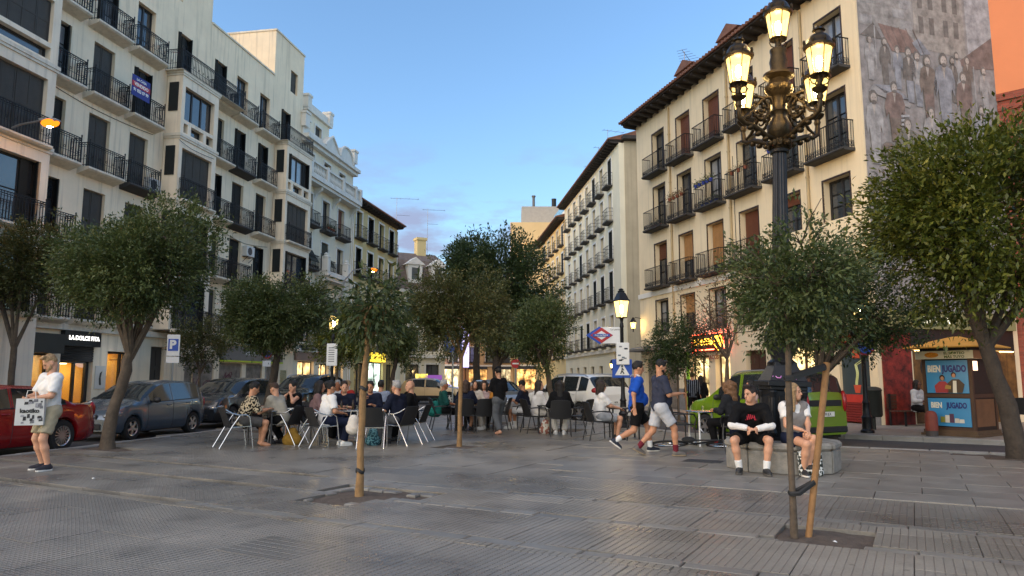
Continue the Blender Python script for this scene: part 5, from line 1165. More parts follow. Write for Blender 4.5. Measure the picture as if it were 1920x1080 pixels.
tree((1.15, 20.3, -.03), 'dark leafy tree with pale leaning trunk beside the white car', [(0, 0, 0, .085), (-.05, 0, .9, .075), (-.18, 0, 1.75, .07)], (-.25, 0, 2.6, .98, .95, .98), 24000, .075, LF_PRIVET, 12, lobes=9)
tree((5.75, 25.2, -.1), 'small dark staked tree behind the two walking men', [(0, 0, 0, .04), (0, 0, 1.4, .035), (0, 0, 1.9, .03)], (.05, 0, 2.55, .95, .8, .95), 12000, .09, LF_DARK, 13, lobes=9, stake=[((-.35, 0, 0), (-.3, 0, 1.7), .035), ((.3, 0, 0), (.25, 0, 1.7), .035)])
tree((7.2, 24.6, -.1), 'half bare autumn tree before the neon tobacco sign', [(0, 0, 0, .07), (.05, 0, 1.2, .06), (.12, 0, 2.2, .05)], (.0, 0, 3.6, 1.5, 1.2, 1.45), 1700, .11, LF_DRY, 14, lobes=9, twigs=1.2, fork=9, dens=7)
tree((2.56, 6.75, -.03), 'young tree tied to a wooden stake in the front pit', [(0, 0, 0, .030), (.005, 0, 1.2, .029), (.02, 0, 1.75, .027), (.03, 0, 2.05, .024)], (.16, 0, 2.30, .70, .66, .74), 19000, .052, LF_PRIVET, 15, holes=9, lobes=12, bark=BARK, fork=8, twigs=.8, lobe_r=.42, stake=[((.13, .02, -.02), (.40, .05, 1.58), .032)], name='young_tree')
tree((7.55, 17.2, -.1), 'forked tree standing between the green van and the lamp post', [(0, 0, 0, .12), (-.15, 0, .9, .11), (-.28, 0, 1.6, .10)], (.25, 0, 3.05, 1.75, 1.4, 1.3), 26000, .09, LF_DARK, 16, lobes=11, bark=BARKD, fork=8)  # dark bark: shade on the trunk is put into its colour
tree((9.05, 13.15, -.03), 'large glossy leaved tree with forked leaning trunk beside the kiosk', [(0, 0, 0, .17), (-.08, 0, .7, .15), (-.28, 0, 1.5, .13), (-.42, 0, 2.1, .12)], (-.12, 0, 4.30, 2.25, 2.1, 1.95), 42000, .118, LF_GLOSS, 17, holes=7, lobes=18, fork=8, dens=16, bark=BARKD, lobe_r=.42)  # shade under the crown is painted in as darker bark
# straps of the staked trees
b = MB(); b.tube([(2.525, 6.71, .36), (2.60, 6.70, .365), (2.76, 6.74, .46), (2.79, 6.79, .47), (2.62, 6.79, .38), (2.53, 6.77, .36)], .024, 5, closed=True, flat=.35); st = b.obj('tie_strap', M('strap_black', (.012,)*3, .6), None); tag(st, 'black strap tying the young tree to its stake near the ground', 'strap', 'tree ties')
b = MB(); b.tube([(2.53, 6.71, 1.40), (2.60, 6.70, 1.41), (2.91, 6.74, 1.50), (2.95, 6.79, 1.52), (2.64, 6.79, 1.43), (2.54, 6.77, 1.40)], .028, 5, closed=True, flat=.35); st = b.obj('tie_strap', _M['strap_black'], None); tag(st, 'upper black strap between the young tree and its stake', 'strap', 'tree ties')
for z in (.28, 1.28):
    b = MB(); b.tube([(-1.86 + (.02 if z > 1 else 0) + .05 * math.cos(a), 9.03 + .05 * math.sin(a), z + .02 * math.sin(a * 2)) for a in np.linspace(0, 6.28, 13)[:-1]], .022, 5, closed=True, flat=.4); st = b.obj('tie_strap', _M['strap_black'], None); tag(st, ('black tie low on the stake of the drooping young tree' if z < 1 else 'grey black tie high on the stake of the drooping young tree'), 'strap', 'tree ties')
# ================================================================ VEHICLES
TYRE = M('tyre_rubber', (.018, .018, .018), .85, var=.2, vs=20); RIM = M('alloy_rim', (.55, .55, .56), .3, .9, var=.1); CGLASS = M('car_glass', (.02, .024, .027), .04, var=.2, vs=1, spec=.8); CBLACK = M('car_black_plastic', (.015, .015, .016), .6, var=.15); CHROME = M('chrome', (.7, .7, .7), .12, 1., var=0)
HLIGHT = M('headlight_lens', (.45, .47, .5), .08, .6, var=.3, vs=12); TLIGHT = M('tail_light_red', (.30, .012, .014), .2, var=.1); PLATE = M('number_plate', '#e4e2da', .5, var=.03); PTXT = M('plate_letters', (.02,)*3, .6, var=0)
def wheel_parts(parent, x, y, r, side, spokes=5, wd=.2):
    w = MB(); prof = [(r * .64, -wd / 2), (r * .93, -wd / 2), (r, -wd * .3), (r, wd * .3), (r * .93, wd / 2), (r * .64, wd / 2)]; n = 28
    w.lathe(prof, n); w.f = w.f[:-2]; w.m = w.m[:-2]; w.add([(r * .64 * math.cos(a), r * .64 * math.sin(a), z) for z in (-wd / 2, wd / 2) for a in np.linspace(0, 2 * math.pi, n, endpoint=False)], [(j, n + j, n + (j + 1) % n, (j + 1) % n) for j in range(n)])
    o = w.obj('wheel', TYRE, parent, (x, y, r), (R(90) * -side, 0, 0), smooth=40)
    k = MB(); k.tube([(r * .63 * math.cos(a), r * .63 * math.sin(a), wd * .36) for a in np.linspace(0, 2 * math.pi, 25)[:-1]], .022, 6, closed=True); k.lathe([(.0, wd * .25), (.055, wd * .25), (.055, wd * .42), (0, wd * .44)], 12)
    for i in range(spokes):
        a = 2 * math.pi * i / spokes + .3; hw = .9 / spokes; c, s_ = math.cos(a), math.sin(a)
        k.bar((c * .04, s_ * .04, wd * .36), (c * r * .62, s_ * r * .62, wd * .36), .11 * 5 / spokes * (r / .3) * .62, .03, up=(0, 0, 1))
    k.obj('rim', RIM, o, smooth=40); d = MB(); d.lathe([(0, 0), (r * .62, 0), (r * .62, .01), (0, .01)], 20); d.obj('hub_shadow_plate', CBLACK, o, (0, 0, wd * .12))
def car(name, label, loc, head, paint, L=4.0, W=1.7, wb=2.5, fo=.75, rw=.30, prof=None, belt=None, wins=(), screen=(), rear=(), spokes=5, seams=(), rails=False, plate=None, tumble=.26, hl=None, tl=None, grille=True, group='parked cars', tail_low=False, nose=.12, plate_rear=None, clad=False):
    """x forward, 0 at mid length. prof = roof and bonnet line, belt = lower edge of the side glass."""
    t = thing(name, label, 'car', loc, R(90) - R(head), group); xf, xr = L / 2, -L / 2; ax = [xf - fo, xf - fo - wb]; hw = W / 2
    px, pz = zip(*prof); bx, bz = zip(*belt); ar = rw * 1.16
    def plan(x):
        e = min((xf - x), (x - xr)); lim = .55; k = max(0., 1 - e / lim); return hw * (1 - nose * 1.5 * k ** 2.2)
    def sill(x):
        z = .20
        e = min(xf - x, x - xr)
        if e < .4: z = .20 + .05 * (1 - e / .4)
        for a in ax:
            d = abs(x - a)
            if d < ar: z = max(z, rw + math.sqrt(max(0, ar * ar - d * d)) - .02)
        return z
    key = set([xf, xr] + [p for p in px] + [q for w_ in wins for q in w_] + list(screen) + list(rear))
    for a in ax: key |= {a + ar * math.cos(u) for u in np.linspace(0, math.pi, 15)}
    xs = sorted(key); dense = []
    for a, b_ in zip(xs, xs[1:]):
        n = max(1, int((b_ - a) / .09)); dense += [a + (b_ - a) * i / n for i in range(n)]
    xs = [x for i, x in enumerate(dense + [xs[-1]])]
    def ring(x):
        zt = float(np.interp(x, px, pz)); zb = float(np.interp(x, bx, bz)); w = plan(x); zs = sill(x); k = min(1, max(0, (zt - zb) / .22)); k = k * k * (3 - 2 * k)
        zb2 = min(zb, zt - .05)
        top = zt - zb; wr = w * .955 - max(0, top) * tumble
        c5 = (wr, zt - .085); h5 = (w * .90, zt - .03); p5 = (h5[0] * (1 - k) + c5[0] * k, h5[1] * (1 - k) + c5[1] * k)
        c6 = (wr - .12, zt - .025); h6 = (w * .62, zt - .008); p6 = (h6[0] * (1 - k) + c6[0] * k, h6[1] * (1 - k) + c6[1] * k)
        zm = max(.50, zs + .06); zb3 = max(zb2 - .07, zm + .02)
        return [(w * .90, zs), (w * .975, max(.30, zs + .02)), (w, zm), (w * .988, zb3), (w * .955, max(zb2, zb3 + .015)), p5, p6, (0, zt)]
    RG = [ring(x) for x in xs]; m = 8
    groups = {}
    def cls(i, j):
        xm = (xs[i] + xs[i + 1]) / 2; zt = float(np.interp(xm, px, pz)); zb = float(np.interp(xm, bx, bz))
        if j == 4 and zt - zb > .12:
            for k, (a, b_) in enumerate(wins):
                if a <= xm <= b_: return ('window', k)
        if j >= 5:
            if screen and screen[0] <= xm <= screen[1]: return ('windscreen', 0)
            if rear and rear[0] <= xm <= rear[1]: return ('rear_window', 0)
        if clad and j <= 1: return ('cladding', 0)
        return ('body', 0)
    V = []
    for x, rg in zip(xs, RG):
        for y, z in rg: V.append((x, y, z))
    nl = len(V); V += [(x, -y, z) for x, y, z in V]
    for i in range(len(xs) - 1):
        for j in range(m - 1):
            a, b_, c, d = i * m + j, i * m + j + 1, (i + 1) * m + j + 1, (i + 1) * m + j; g = cls(i, j)
            groups.setdefault(g + ('l',) if g[0] == 'window' else g, []).append((d, c, b_, a)); groups.setdefault(g + ('r',) if g[0] == 'window' else g, []).append((nl + a, nl + b_, nl + c, nl + d))
    for e, i in ((0, 0), (1, len(xs) - 1)):      # nose and tail caps
        f = [i * m + j for j in range(m)] + [nl + i * m + j for j in range(m - 1, -1, -1)]; groups.setdefault(('body', 0), []).append(tuple(f if e else f[::-1]))
    for g, fs in groups.items():
        used = sorted({q for f in fs for q in f}); mp = {q: k for k, q in enumerate(used)}; b = MB(); b.add([V[q] for q in used], [tuple(mp[q] for q in f) for f in fs]); me = b.mesh(g[0], paint if g[0] == 'body' else (CBLACK if g[0] == 'cladding' else CGLASS))
        bm = bmesh.new(); bm.from_mesh(me); bmesh.ops.remove_doubles(bm, verts=bm.verts, dist=1e-4)
        if g[0] == 'body': bmesh.ops.dissolve_degenerate(bm, edges=bm.edges, dist=1e-4)
        bm.to_mesh(me); bm.free(); me.shade_smooth(); me.set_sharp_from_angle(angle=R(38)); put(g[0], me, t)
    u = MB(); u.box(xr + .2, xf - .2, -hw * .82, hw * .82, .17, .62); u.obj('underbody', CBLACK, t)
    for a in ax:
        for s_ in (-1, 1): wheel_parts(t, a, s_ * (hw - .13), rw, s_, spokes)
    at = lambda x, j: (lambda r_: r_[j])(ring(x))
    sb = MB()
    for x in seams:
        for s_ in (-1, 1): rg = ring(x); sb.tube([(x, s_ * (rg[j][0] + .001), rg[j][1]) for j in range(0, 6)], .005, 4)
    for s_ in (-1, 1):
        if wins: a, b_ = min(w_[0] for w_ in wins), max(w_[1] for w_ in wins); sb.tube([(x, s_ * (ring(x)[4][0] + .003), ring(x)[4][1] + .004) for x in np.linspace(a, b_, 12)], .011, 4)
    sb.obj('trim', CBLACK, t)
    for s_ in (-1, 1):
        xm = (max(w_[1] for w_ in wins) - .12) if wins else 0; rg = ring(xm); mb = MB(); mb.ell((xm + .02, s_ * (rg[4][0] + .12), rg[4][1] + .06), (.07, .11, .075), 10); mb.bar((xm, s_ * (rg[4][0] - .02), rg[4][1] + .02), (xm, s_ * (rg[4][0] + .08), rg[4][1] + .04), .04); mb.obj('mirror', CBLACK, t, smooth=50)
        for x in seams[1:]:
            rg = ring(x + .18); hb = MB(); hb.tube([(x + .10, s_ * (rg[3][0] + .012), rg[3][1] - .03), (x + .14, s_ * (rg[3][0] + .03), rg[3][1] - .03), (x + .24, s_ * (rg[3][0] + .03), rg[3][1] - .03), (x + .28, s_ * (rg[3][0] + .012), rg[3][1] - .03)], .014, 6); hb.obj('door_handle', paint, t, smooth=50)
        hx, hz, hl_, hh = hl or (xf - .22, .66, .26, .085); rg = ring(hx); hb = MB(); hb.ell((0, 0, 0), (hl_, .16, hh), 14); hb.obj('headlight', HLIGHT, t, (hx, s_ * (plan(hx) - .16), hz), (0, R(12), s_ * R(-24)), smooth=60)
        tx, tz, th = tl or (xr + .10, .85, .16); tb = MB(); tb.ell((0, 0, 0), (.14, .07, th), 12); tb.obj('tail_light', TLIGHT, t, (tx, s_ * (plan(tx) - .06), tz), (0, 0, s_ * R(30)), smooth=60)
    if grille:
        gb = MB(); gb.obox((xf + .0, 0, .60), (.05, W * .42, .11)); gb.obox((xf - .01, 0, .36), (.06, W * .56, .14)); gb.obj('grille', CBLACK, t, bevel=.015)
        g2 = MB()
        for s_ in (-1, 1): g2.obox((xf - .08, s_ * W * .34, .36), (.06, .26, .1), (0, 0, s_ * R(-16)))
        g2.obj('fog_light_frame', CHROME if clad else CBLACK, t, bevel=.01)
    for pl, x, rz in ((plate, xf + .03, R(90)), (plate_rear, xr - .02, R(-90))):
        if pl: pb = MB(); pb.obox((x, 0, .42 if rz > 0 else .72), (.012, .52, .11)); po = pb.obj('number_plate', PLATE, t); text(pl, .085, PTXT, po, (x + (.007 if rz > 0 else -.007), 0, .42 if rz > 0 else .72), (R(90), 0, rz), .02, .9)
    if name == 'parked_van':
        q = MB(); q.box(xr - .012, xr + .03, -hw * .62, hw * .62, .90, 1.04); q.obj('boot_band', CBLACK, t, bevel=.01); q = MB(); q.box(xr - .03, xr + .05, -hw * .80, hw * .80, .30, .44); q.obj('bumper', CBLACK, t, bevel=.02)
    if rails:
        rb = MB()
        for s_ in (-1, 1):
            a, b_ = min(w_[0] for w_ in wins) + .1, max(w_[1] for w_ in wins) - .35; P = [(x, s_ * (ring(x)[5][0] - .04), ring(x)[5][1] + .085 + (0 if 0 < i < 9 else -.05)) for i, x in enumerate(np.linspace(a, b_, 10))]; rb.tube(P, .018, 6)
        rb.obj('roof_rail', M('rail_silver', (.5, .5, .5), .3, .8), t, smooth=50)
    wb_ = MB()
    for k in (-1, 0): wb_.tube([(screen[1] - .02, .05 + k * .45, float(np.interp(screen[1], px, pz)) + .012), (screen[1] - .18, .45 + k * .45, float(np.interp(screen[1] - .18, px, pz)) + .02)], .008, 4)
    if screen: wb_.obj('wiper', CBLACK, t)
    return t
P_SILVER = M('paint_grey_blue', '#55626f', .24, .4, var=.04, vs=2, coat=.7); P_RED = M('paint_red', '#8e1218', .25, .1, var=.04, vs=2, coat=.8); P_DARK = M('paint_dark_grey', '#3b3f45', .25, .45, var=.04, vs=2, coat=.8); P_BLACK = M('paint_black', '#14171a', .2, .2, var=.04, coat=.8); P_WHITE = M('paint_white', '#e3e2dc', .3, 0, var=.03, coat=.8); P_GREEN = M('paint_green', '#6f8f1c', .24, .2, var=.04, coat=.7); P_GOLD_LIT = M('paint_gold_lit', '#b39a72', .28, .3, var=.04, coat=.7); P_SIL2 = M('paint_silver', '#9a9c9b', .3, .5, var=.04, coat=.7)
HATCH = dict(prof=[(-1.95, .92), (-1.92, 1.0), (-1.82, 1.12), (-1.62, 1.40), (-1.30, 1.475), (-.6, 1.50), (.05, 1.46), (.25, 1.40), (.95, 1.02), (1.1, .97), (1.55, .88), (1.85, .74), (1.93, .62), (1.95, .55)], belt=[(-1.95, .98), (-1.5, .985), (0, .93), (.95, .90), (1.2, .88)], wins=((-1.48, -1.18), (-1.10, -.34), (-.26, .62)), screen=(.22, .98), rear=(-1.84, -1.52), seams=(.72, -.30, -1.14))
Z0 = -.128
car('parked_car', 'silver grey five door hatchback behind the thick bent tree trunk', (-10.1, 19.75, Z0), 190, P_SILVER, L=3.9, W=1.66, wb=2.48, fo=.72, rw=.295, plate='DOW', **HATCH)
car('parked_car', 'dark red coupe saloon behind the man with the shopping bag', (-10.55, 14.35, Z0), 190, P_RED, L=4.6, W=1.83, wb=2.68, fo=.88, rw=.335, spokes=16, prof=[(-2.3, .80), (-2.24, .96), (-2.0, 1.00), (-1.55, 1.04), (-1.0, 1.30), (-.6, 1.40), (0, 1.425), (.35, 1.40), (1.15, 1.02), (1.3, .97), (1.9, .86), (2.2, .70), (2.3, .55)], belt=[(-2.3, .95), (-1.2, .99), (0, .95), (1.15, .92), (1.3, .9)], wins=((-1.30, -.92), (-.84, .0), (.08, .85)), screen=(.34, 1.16), rear=(-1.5, -.98), seams=(.95, .04, -.88))
CROSS = dict(prof=[(-2.06, .95), (-2.02, 1.08), (-1.9, 1.2), (-1.6, 1.48), (-1.2, 1.55), (-.4, 1.57), (.1, 1.53), (.32, 1.47), (1.02, 1.10), (1.15, 1.06), (1.7, .98), (1.95, .84), (2.04, .70), (2.06, .6)], belt=[(-2.06, 1.05), (-1.5, 1.06), (0, 1.0), (1.02, .97), (1.2, .95)], wins=((-1.5, -1.2), (-1.12, -.36), (-.28, .66)), screen=(.3, 1.04), rear=(-1.92, -1.55), seams=(.78, -.32, -1.16), rw=.33, L=4.12, W=1.78, wb=2.6, fo=.82, clad=True)
car('parked_car', 'dark grey crossover parked behind the silver hatchback', (-9.45, 24.45, Z0), 190, P_DARK, plate='1661 JCX', **CROSS)
SUV = dict(prof=[(-2.25, .98), (-2.2, 1.12), (-2.1, 1.26), (-1.8, 1.60), (-1.4, 1.68), (-.4, 1.70), (.2, 1.66), (.42, 1.60), (1.15, 1.16), (1.3, 1.10), (1.9, 1.00), (2.15, .86), (2.24, .70), (2.25, .6)], belt=[(-2.25, 1.12), (-1.7, 1.12), (0, 1.06), (1.15, 1.02), (1.3, 1.0)], wins=((-1.75, -1.28), (-1.18, -.36), (-.28, .72)), screen=(.4, 1.18), rear=(-2.1, -1.75), seams=(.86, -.32, -1.22), rw=.35, L=4.5, W=1.86, wb=2.68, fo=.9)
car('parked_car', 'black people carrier with big windscreen behind the left tables', (-8.35, 29.6, Z0), 190, P_BLACK, rails=True, **SUV)
car('parked_car', 'white sport utility car with roof rails behind the black chairs', (2.35, 27.0, Z0), -33, P_WHITE, rails=True, plate_rear='6626', grille=False, tl=(-2.1, 1.12, .10), **{**SUV})
car('parked_car', 'pale silver car half hidden behind the seated woman in white', (-.55, 31.3, Z0), 150, P_SIL2, **HATCH, L=3.9, W=1.66, wb=2.48, fo=.72, rw=.295)
car('parked_car', 'gold lit estate car side on at the end of the plaza', (-4.9, 45.5, Z0), 100, P_GOLD_LIT, **CROSS)  # gold street light is put into this car's paint colour
car('parked_van', 'bright green small van with dark rear window behind the stone bench', (6.3, 18.45, Z0), -27, P_GREEN, L=3.9, W=1.72, wb=2.51, fo=.78, rw=.305, prof=[(-1.95, .80), (-1.94, 1.10), (-1.88, 1.30), (-1.78, 1.62), (-1.62, 1.70), (-.8, 1.73), (0, 1.71), (.25, 1.65), (.98, 1.16), (1.15, 1.08), (1.55, .98), (1.82, .82), (1.92, .66), (1.95, .55)], belt=[(-1.95, 1.08), (-1.4, 1.08), (0, 1.02), (.98, .98), (1.2, .96)], wins=((-1.62, -1.02), (-.90, -.16), (-.06, .66)), screen=(.22, 1.0), rear=(-1.90, -1.70), seams=(.80, -.12, -.96), rails=True, tl=(-1.90, 1.0, .26), plate_rear='3610 JLX', grille=True, tumble=.18, nose=.13)
# ================================================================ PEOPLE: smooth bodies grown from distance fields
def snet(F, org, h):
    """surface nets: one vertex per mixed cell, one quad per crossed edge"""
    S_ = F < 0; nx, ny, nz = F.shape
    c = [S_[i:nx-1+i, j:ny-1+j, k:nz-1+k] for i in (0, 1) for j in (0, 1) for k in (0, 1)]
    cnt = sum(q.astype(np.int8) for q in c); mix = (cnt > 0) & (cnt < 8); idx = np.argwhere(mix)
    if len(idx) == 0: return np.zeros((0, 3)), np.zeros((0, 4), int)
    vid = np.full(mix.shape, -1, np.int64); vid[mix] = np.arange(len(idx))
    acc = np.zeros((len(idx), 3)); num = np.zeros(len(idx)); i0, j0, k0 = idx.T
    for ax in range(3):
        for a in (0, 1):
            for b in (0, 1):
                o = [0, 0, 0]; r = [q for q in range(3) if q != ax]; o[r[0]] = a; o[r[1]] = b; p = list(o); p[ax] = 1
                f0 = F[i0 + o[0], j0 + o[1], k0 + o[2]]; f1 = F[i0 + p[0], j0 + p[1], k0 + p[2]]; m = (f0 < 0) != (f1 < 0)
                t = np.where(m, f0 / np.where(m, f0 - f1, 1), 0); q = np.tile(np.array(o, float), (len(idx), 1)); q[:, ax] = t
                acc += q * m[:, None]; num += m
    V = org + (idx + acc / num[:, None]) * h; Q = []
    for ax in range(3):
        s0 = [slice(None)] * 3; s1 = [slice(None)] * 3; s0[ax] = slice(0, -1); s1[ax] = slice(1, None)
        m = S_[tuple(s0)] != S_[tuple(s1)]; e = np.argwhere(m); r = [q for q in range(3) if q != ax]
        ok = (e[:, r[0]] > 0) & (e[:, r[1]] > 0) & (e[:, r[0]] < F.shape[r[0]] - 1) & (e[:, r[1]] < F.shape[r[1]] - 1); e = e[ok]
        if len(e) == 0: continue
        sg = S_[tuple(e.T)]; d0 = np.zeros(3, int); d1 = np.zeros(3, int); d0[r[0]] = -1; d1[r[1]] = -1
        q = np.stack([vid[tuple((e + d0 + d1).T)], vid[tuple((e + d1).T)], vid[tuple(e.T)], vid[tuple((e + d0).T)]], 1)
        flip = sg if ax != 1 else ~sg; q[~flip] = q[~flip][:, ::-1]; Q.append(q)
    return V, np.concatenate(Q)
def field(prims, h, k=.03, wob=0., seed=0.):
    """prims: ('c',a,b,r1,r2[,cuts]) tapered capsule, ('e',centre,radii,3x3) ellipsoid; leading '-' carves. cuts: [(point, normal)] keep the side behind."""
    lo = np.full(3, 1e9); hi = -lo; B = []
    for p in prims:
        kd = p[0].lstrip('-')
        if kd == 'c': a, b = np.array(p[1], float), np.array(p[2], float); r = max(p[3], p[4]); l, u = np.minimum(a, b) - r, np.maximum(a, b) + r
        else: c = np.array(p[1], float); r = max(p[2]); l, u = c - r, c + r
        B.append((l, u))
        if p[0][0] != '-': lo = np.minimum(lo, l); hi = np.maximum(hi, u)
    lo -= 3 * h; hi += 3 * h; n = np.ceil((hi - lo) / h).astype(int) + 1; F = np.full(n, .06, np.float32); ax = [lo[i] + np.arange(n[i]) * h for i in range(3)]
    for p, (l, u) in zip(prims, B):
        m = max(k, 2 * h) + .01; i0 = np.clip(np.floor((l - m - lo) / h).astype(int), 0, n - 1); i1 = np.clip(np.ceil((u + m - lo) / h).astype(int) + 1, 1, n); sl = tuple(slice(a, b) for a, b in zip(i0, i1))
        X, Y, Z = np.meshgrid(ax[0][sl[0]], ax[1][sl[1]], ax[2][sl[2]], indexing='ij', sparse=True)
        if p[0].endswith('c'):
            a, b = np.array(p[1], float), np.array(p[2], float); d = b - a; L2 = max(1e-9, d @ d); t = np.clip(((X - a[0]) * d[0] + (Y - a[1]) * d[1] + (Z - a[2]) * d[2]) / L2, 0, 1)
            D = np.sqrt((X - a[0] - t * d[0]) ** 2 + (Y - a[1] - t * d[1]) ** 2 + (Z - a[2] - t * d[2]) ** 2) - (p[3] + (p[4] - p[3]) * t)
        else:
            c, r = p[1], p[2]; E = np.array(p[3]) if len(p) > 3 and p[3] is not None else np.eye(3); x, y, z = X - c[0], Y - c[1], Z - c[2]; q = [(E[0, i] * x + E[1, i] * y + E[2, i] * z) for i in range(3)]
            k0 = np.sqrt(sum((q[i] / r[i]) ** 2 for i in range(3))); k1 = np.sqrt(sum((q[i] / r[i] ** 2) ** 2 for i in range(3))) + 1e-9; D = k0 * (k0 - 1) / k1
        cuts = p[5] if p[0].endswith('c') and len(p) > 5 else (p[4] if not p[0].endswith('c') and len(p) > 4 else [])
        for cp, cn in cuts: D = np.maximum(D, (X - cp[0]) * cn[0] + (Y - cp[1]) * cn[1] + (Z - cp[2]) * cn[2])
        G = F[sl]
        if p[0][0] == '-': F[sl] = np.maximum(G, -D)
        else:
            hh = np.clip(.5 + .5 * (G - D) / k, 0, 1); F[sl] = G * (1 - hh) + D * hh - k * hh * (1 - hh)
    if wob:
        X, Y, Z = np.meshgrid(*ax, indexing='ij', sparse=True); F += wob * (np.sin(X * 23 + Z * 31 + seed) * np.sin(Z * 17 - Y * 27 + seed * 2) + .6 * np.sin(Y * 47 + Z * 61 + X * 39 + seed)).astype(np.float32)
    return F, lo
def grow(parts):
    Vs, Qs, o = [], [], 0
    for prims, h, k, wob, sd in parts:
        F, lo = field(prims, h, k, wob, sd); V, Q = snet(F, lo, h); Vs.append(V); Qs.append(Q + o); o += len(V)
    return np.concatenate(Vs), np.concatenate(Qs)
def np_mesh(name, V, Q, mat):
    me = bpy.data.meshes.new(name); n = len(Q); me.vertices.add(len(V)); me.vertices.foreach_set('co', V.astype(np.float32).reshape(-1)); me.loops.add(n * 4); me.loops.foreach_set('vertex_index', Q.astype(np.int32).reshape(-1))
    me.polygons.add(n); me.polygons.foreach_set('loop_start', np.arange(0, n * 4, 4, dtype=np.int32)); me.polygons.foreach_set('loop_total', np.full(n, 4, np.int32)); me.materials.append(mat); me.update(); me.shade_smooth(); return me
A_ = lambda *p: np.array(p, float)
def ik(a, b, l1, l2, hint):
    a, b, hint = A_(*a), A_(*b), A_(*hint); d = b - a; D = np.linalg.norm(d); D2 = min(D, (l1 + l2) * .998); u = d / max(D, 1e-6); x = (l1 * l1 - l2 * l2 + D2 * D2) / (2 * D2); y = math.sqrt(max(0, l1 * l1 - x * x)); h = hint - u * (hint @ u); h /= np.linalg.norm(h) + 1e-9
    return a + u * x + h * y, a + u * D2
SKIN = {}
def skin(tone): 
    c = {'a': '#c99678', 'b': '#b98565', 'c': '#a06a4c', 'd': '#5c3a28'}[tone]
    return M('skin_' + tone, c, .55, var=.08, vs=20, spec=.4)
def cloth(name, col, **k): return M('cloth_' + name, col, .85, var=k.pop('var', .10), vs=k.pop('vs', 14), bump=.25, bs=k.pop('bs', 160), spec=.2, **k)
def hairm(name, col): return M('hair_' + name, col, .5, var=.45, vs=45, bump=.8, bs=90, spec=.4)
H_BLK, H_BRN, H_BLD, H_GRY, H_DBR, H_CUR = hairm('black', (.012, .010, .009)), hairm('brown', (.055, .03, .018)), hairm('blond', (.33, .21, .10)), hairm('grey', (.35, .34, .33)), hairm('dark_brown', (.025, .016, .012)), hairm('honey', (.20, .10, .045))
SHOE_K, SHOE_W, SHOE_G = M('shoe_black', (.02, .02, .022), .6), M('shoe_white', (.7, .7, .68), .6), M('shoe_grey', (.12, .11, .10), .7); SOLE_W = M('sole_white', (.65, .63, .58), .7); SOCK = M('sock_white', (.72, .72, .70), .9)
EYE_D = M('eye_dark', (.02, .014, .012), .25, var=0); LIP = M('lips', '#8c4b44', .5, var=0)
def hand_prims(w, d, up, curl, side, s=1.):
    """palm, four fingers of unequal length with bent knuckles, thumb from the side of the palm. d: finger direction, up: back of the hand."""
    d = d / np.linalg.norm(d); up = up - d * (up @ d); up /= np.linalg.norm(up); x = np.cross(d, up) * side; P = []
    pb, pe = w + d * .012, w + d * .085 * s
    for f in (-.026, -.009, .009, .026): P.append(('c', pb + x * f * .7, pe + x * f, .014 * s, .0125 * s))
    for f, L_ in ((-.030, .058), (-.010, .072), (.010, .078), (.030, .068)):
        k0 = pe + x * f; c = curl; d1 = d * math.cos(c * .6) - up * math.sin(c * .6); d2 = d * math.cos(c * 1.5) - up * math.sin(c * 1.5); k1 = k0 + d1 * L_ * .5 * s; k2 = k1 + d2 * L_ * .55 * s; P += [('c', k0, k1, .0095 * s, .0088 * s), ('c', k1, k2, .0088 * s, .0072 * s)]
    t0 = w + d * .03 + x * .028; t1 = t0 + (d * .55 + x * .75 - up * .25) * .045 * s; t2 = t1 + (d * .9 + x * .15 - up * .4 * (curl > .5)) * .034 * s
    return P + [('c', t0, t1, .013 * s, .011 * s), ('c', t1, t2, .0105 * s, .008 * s)]
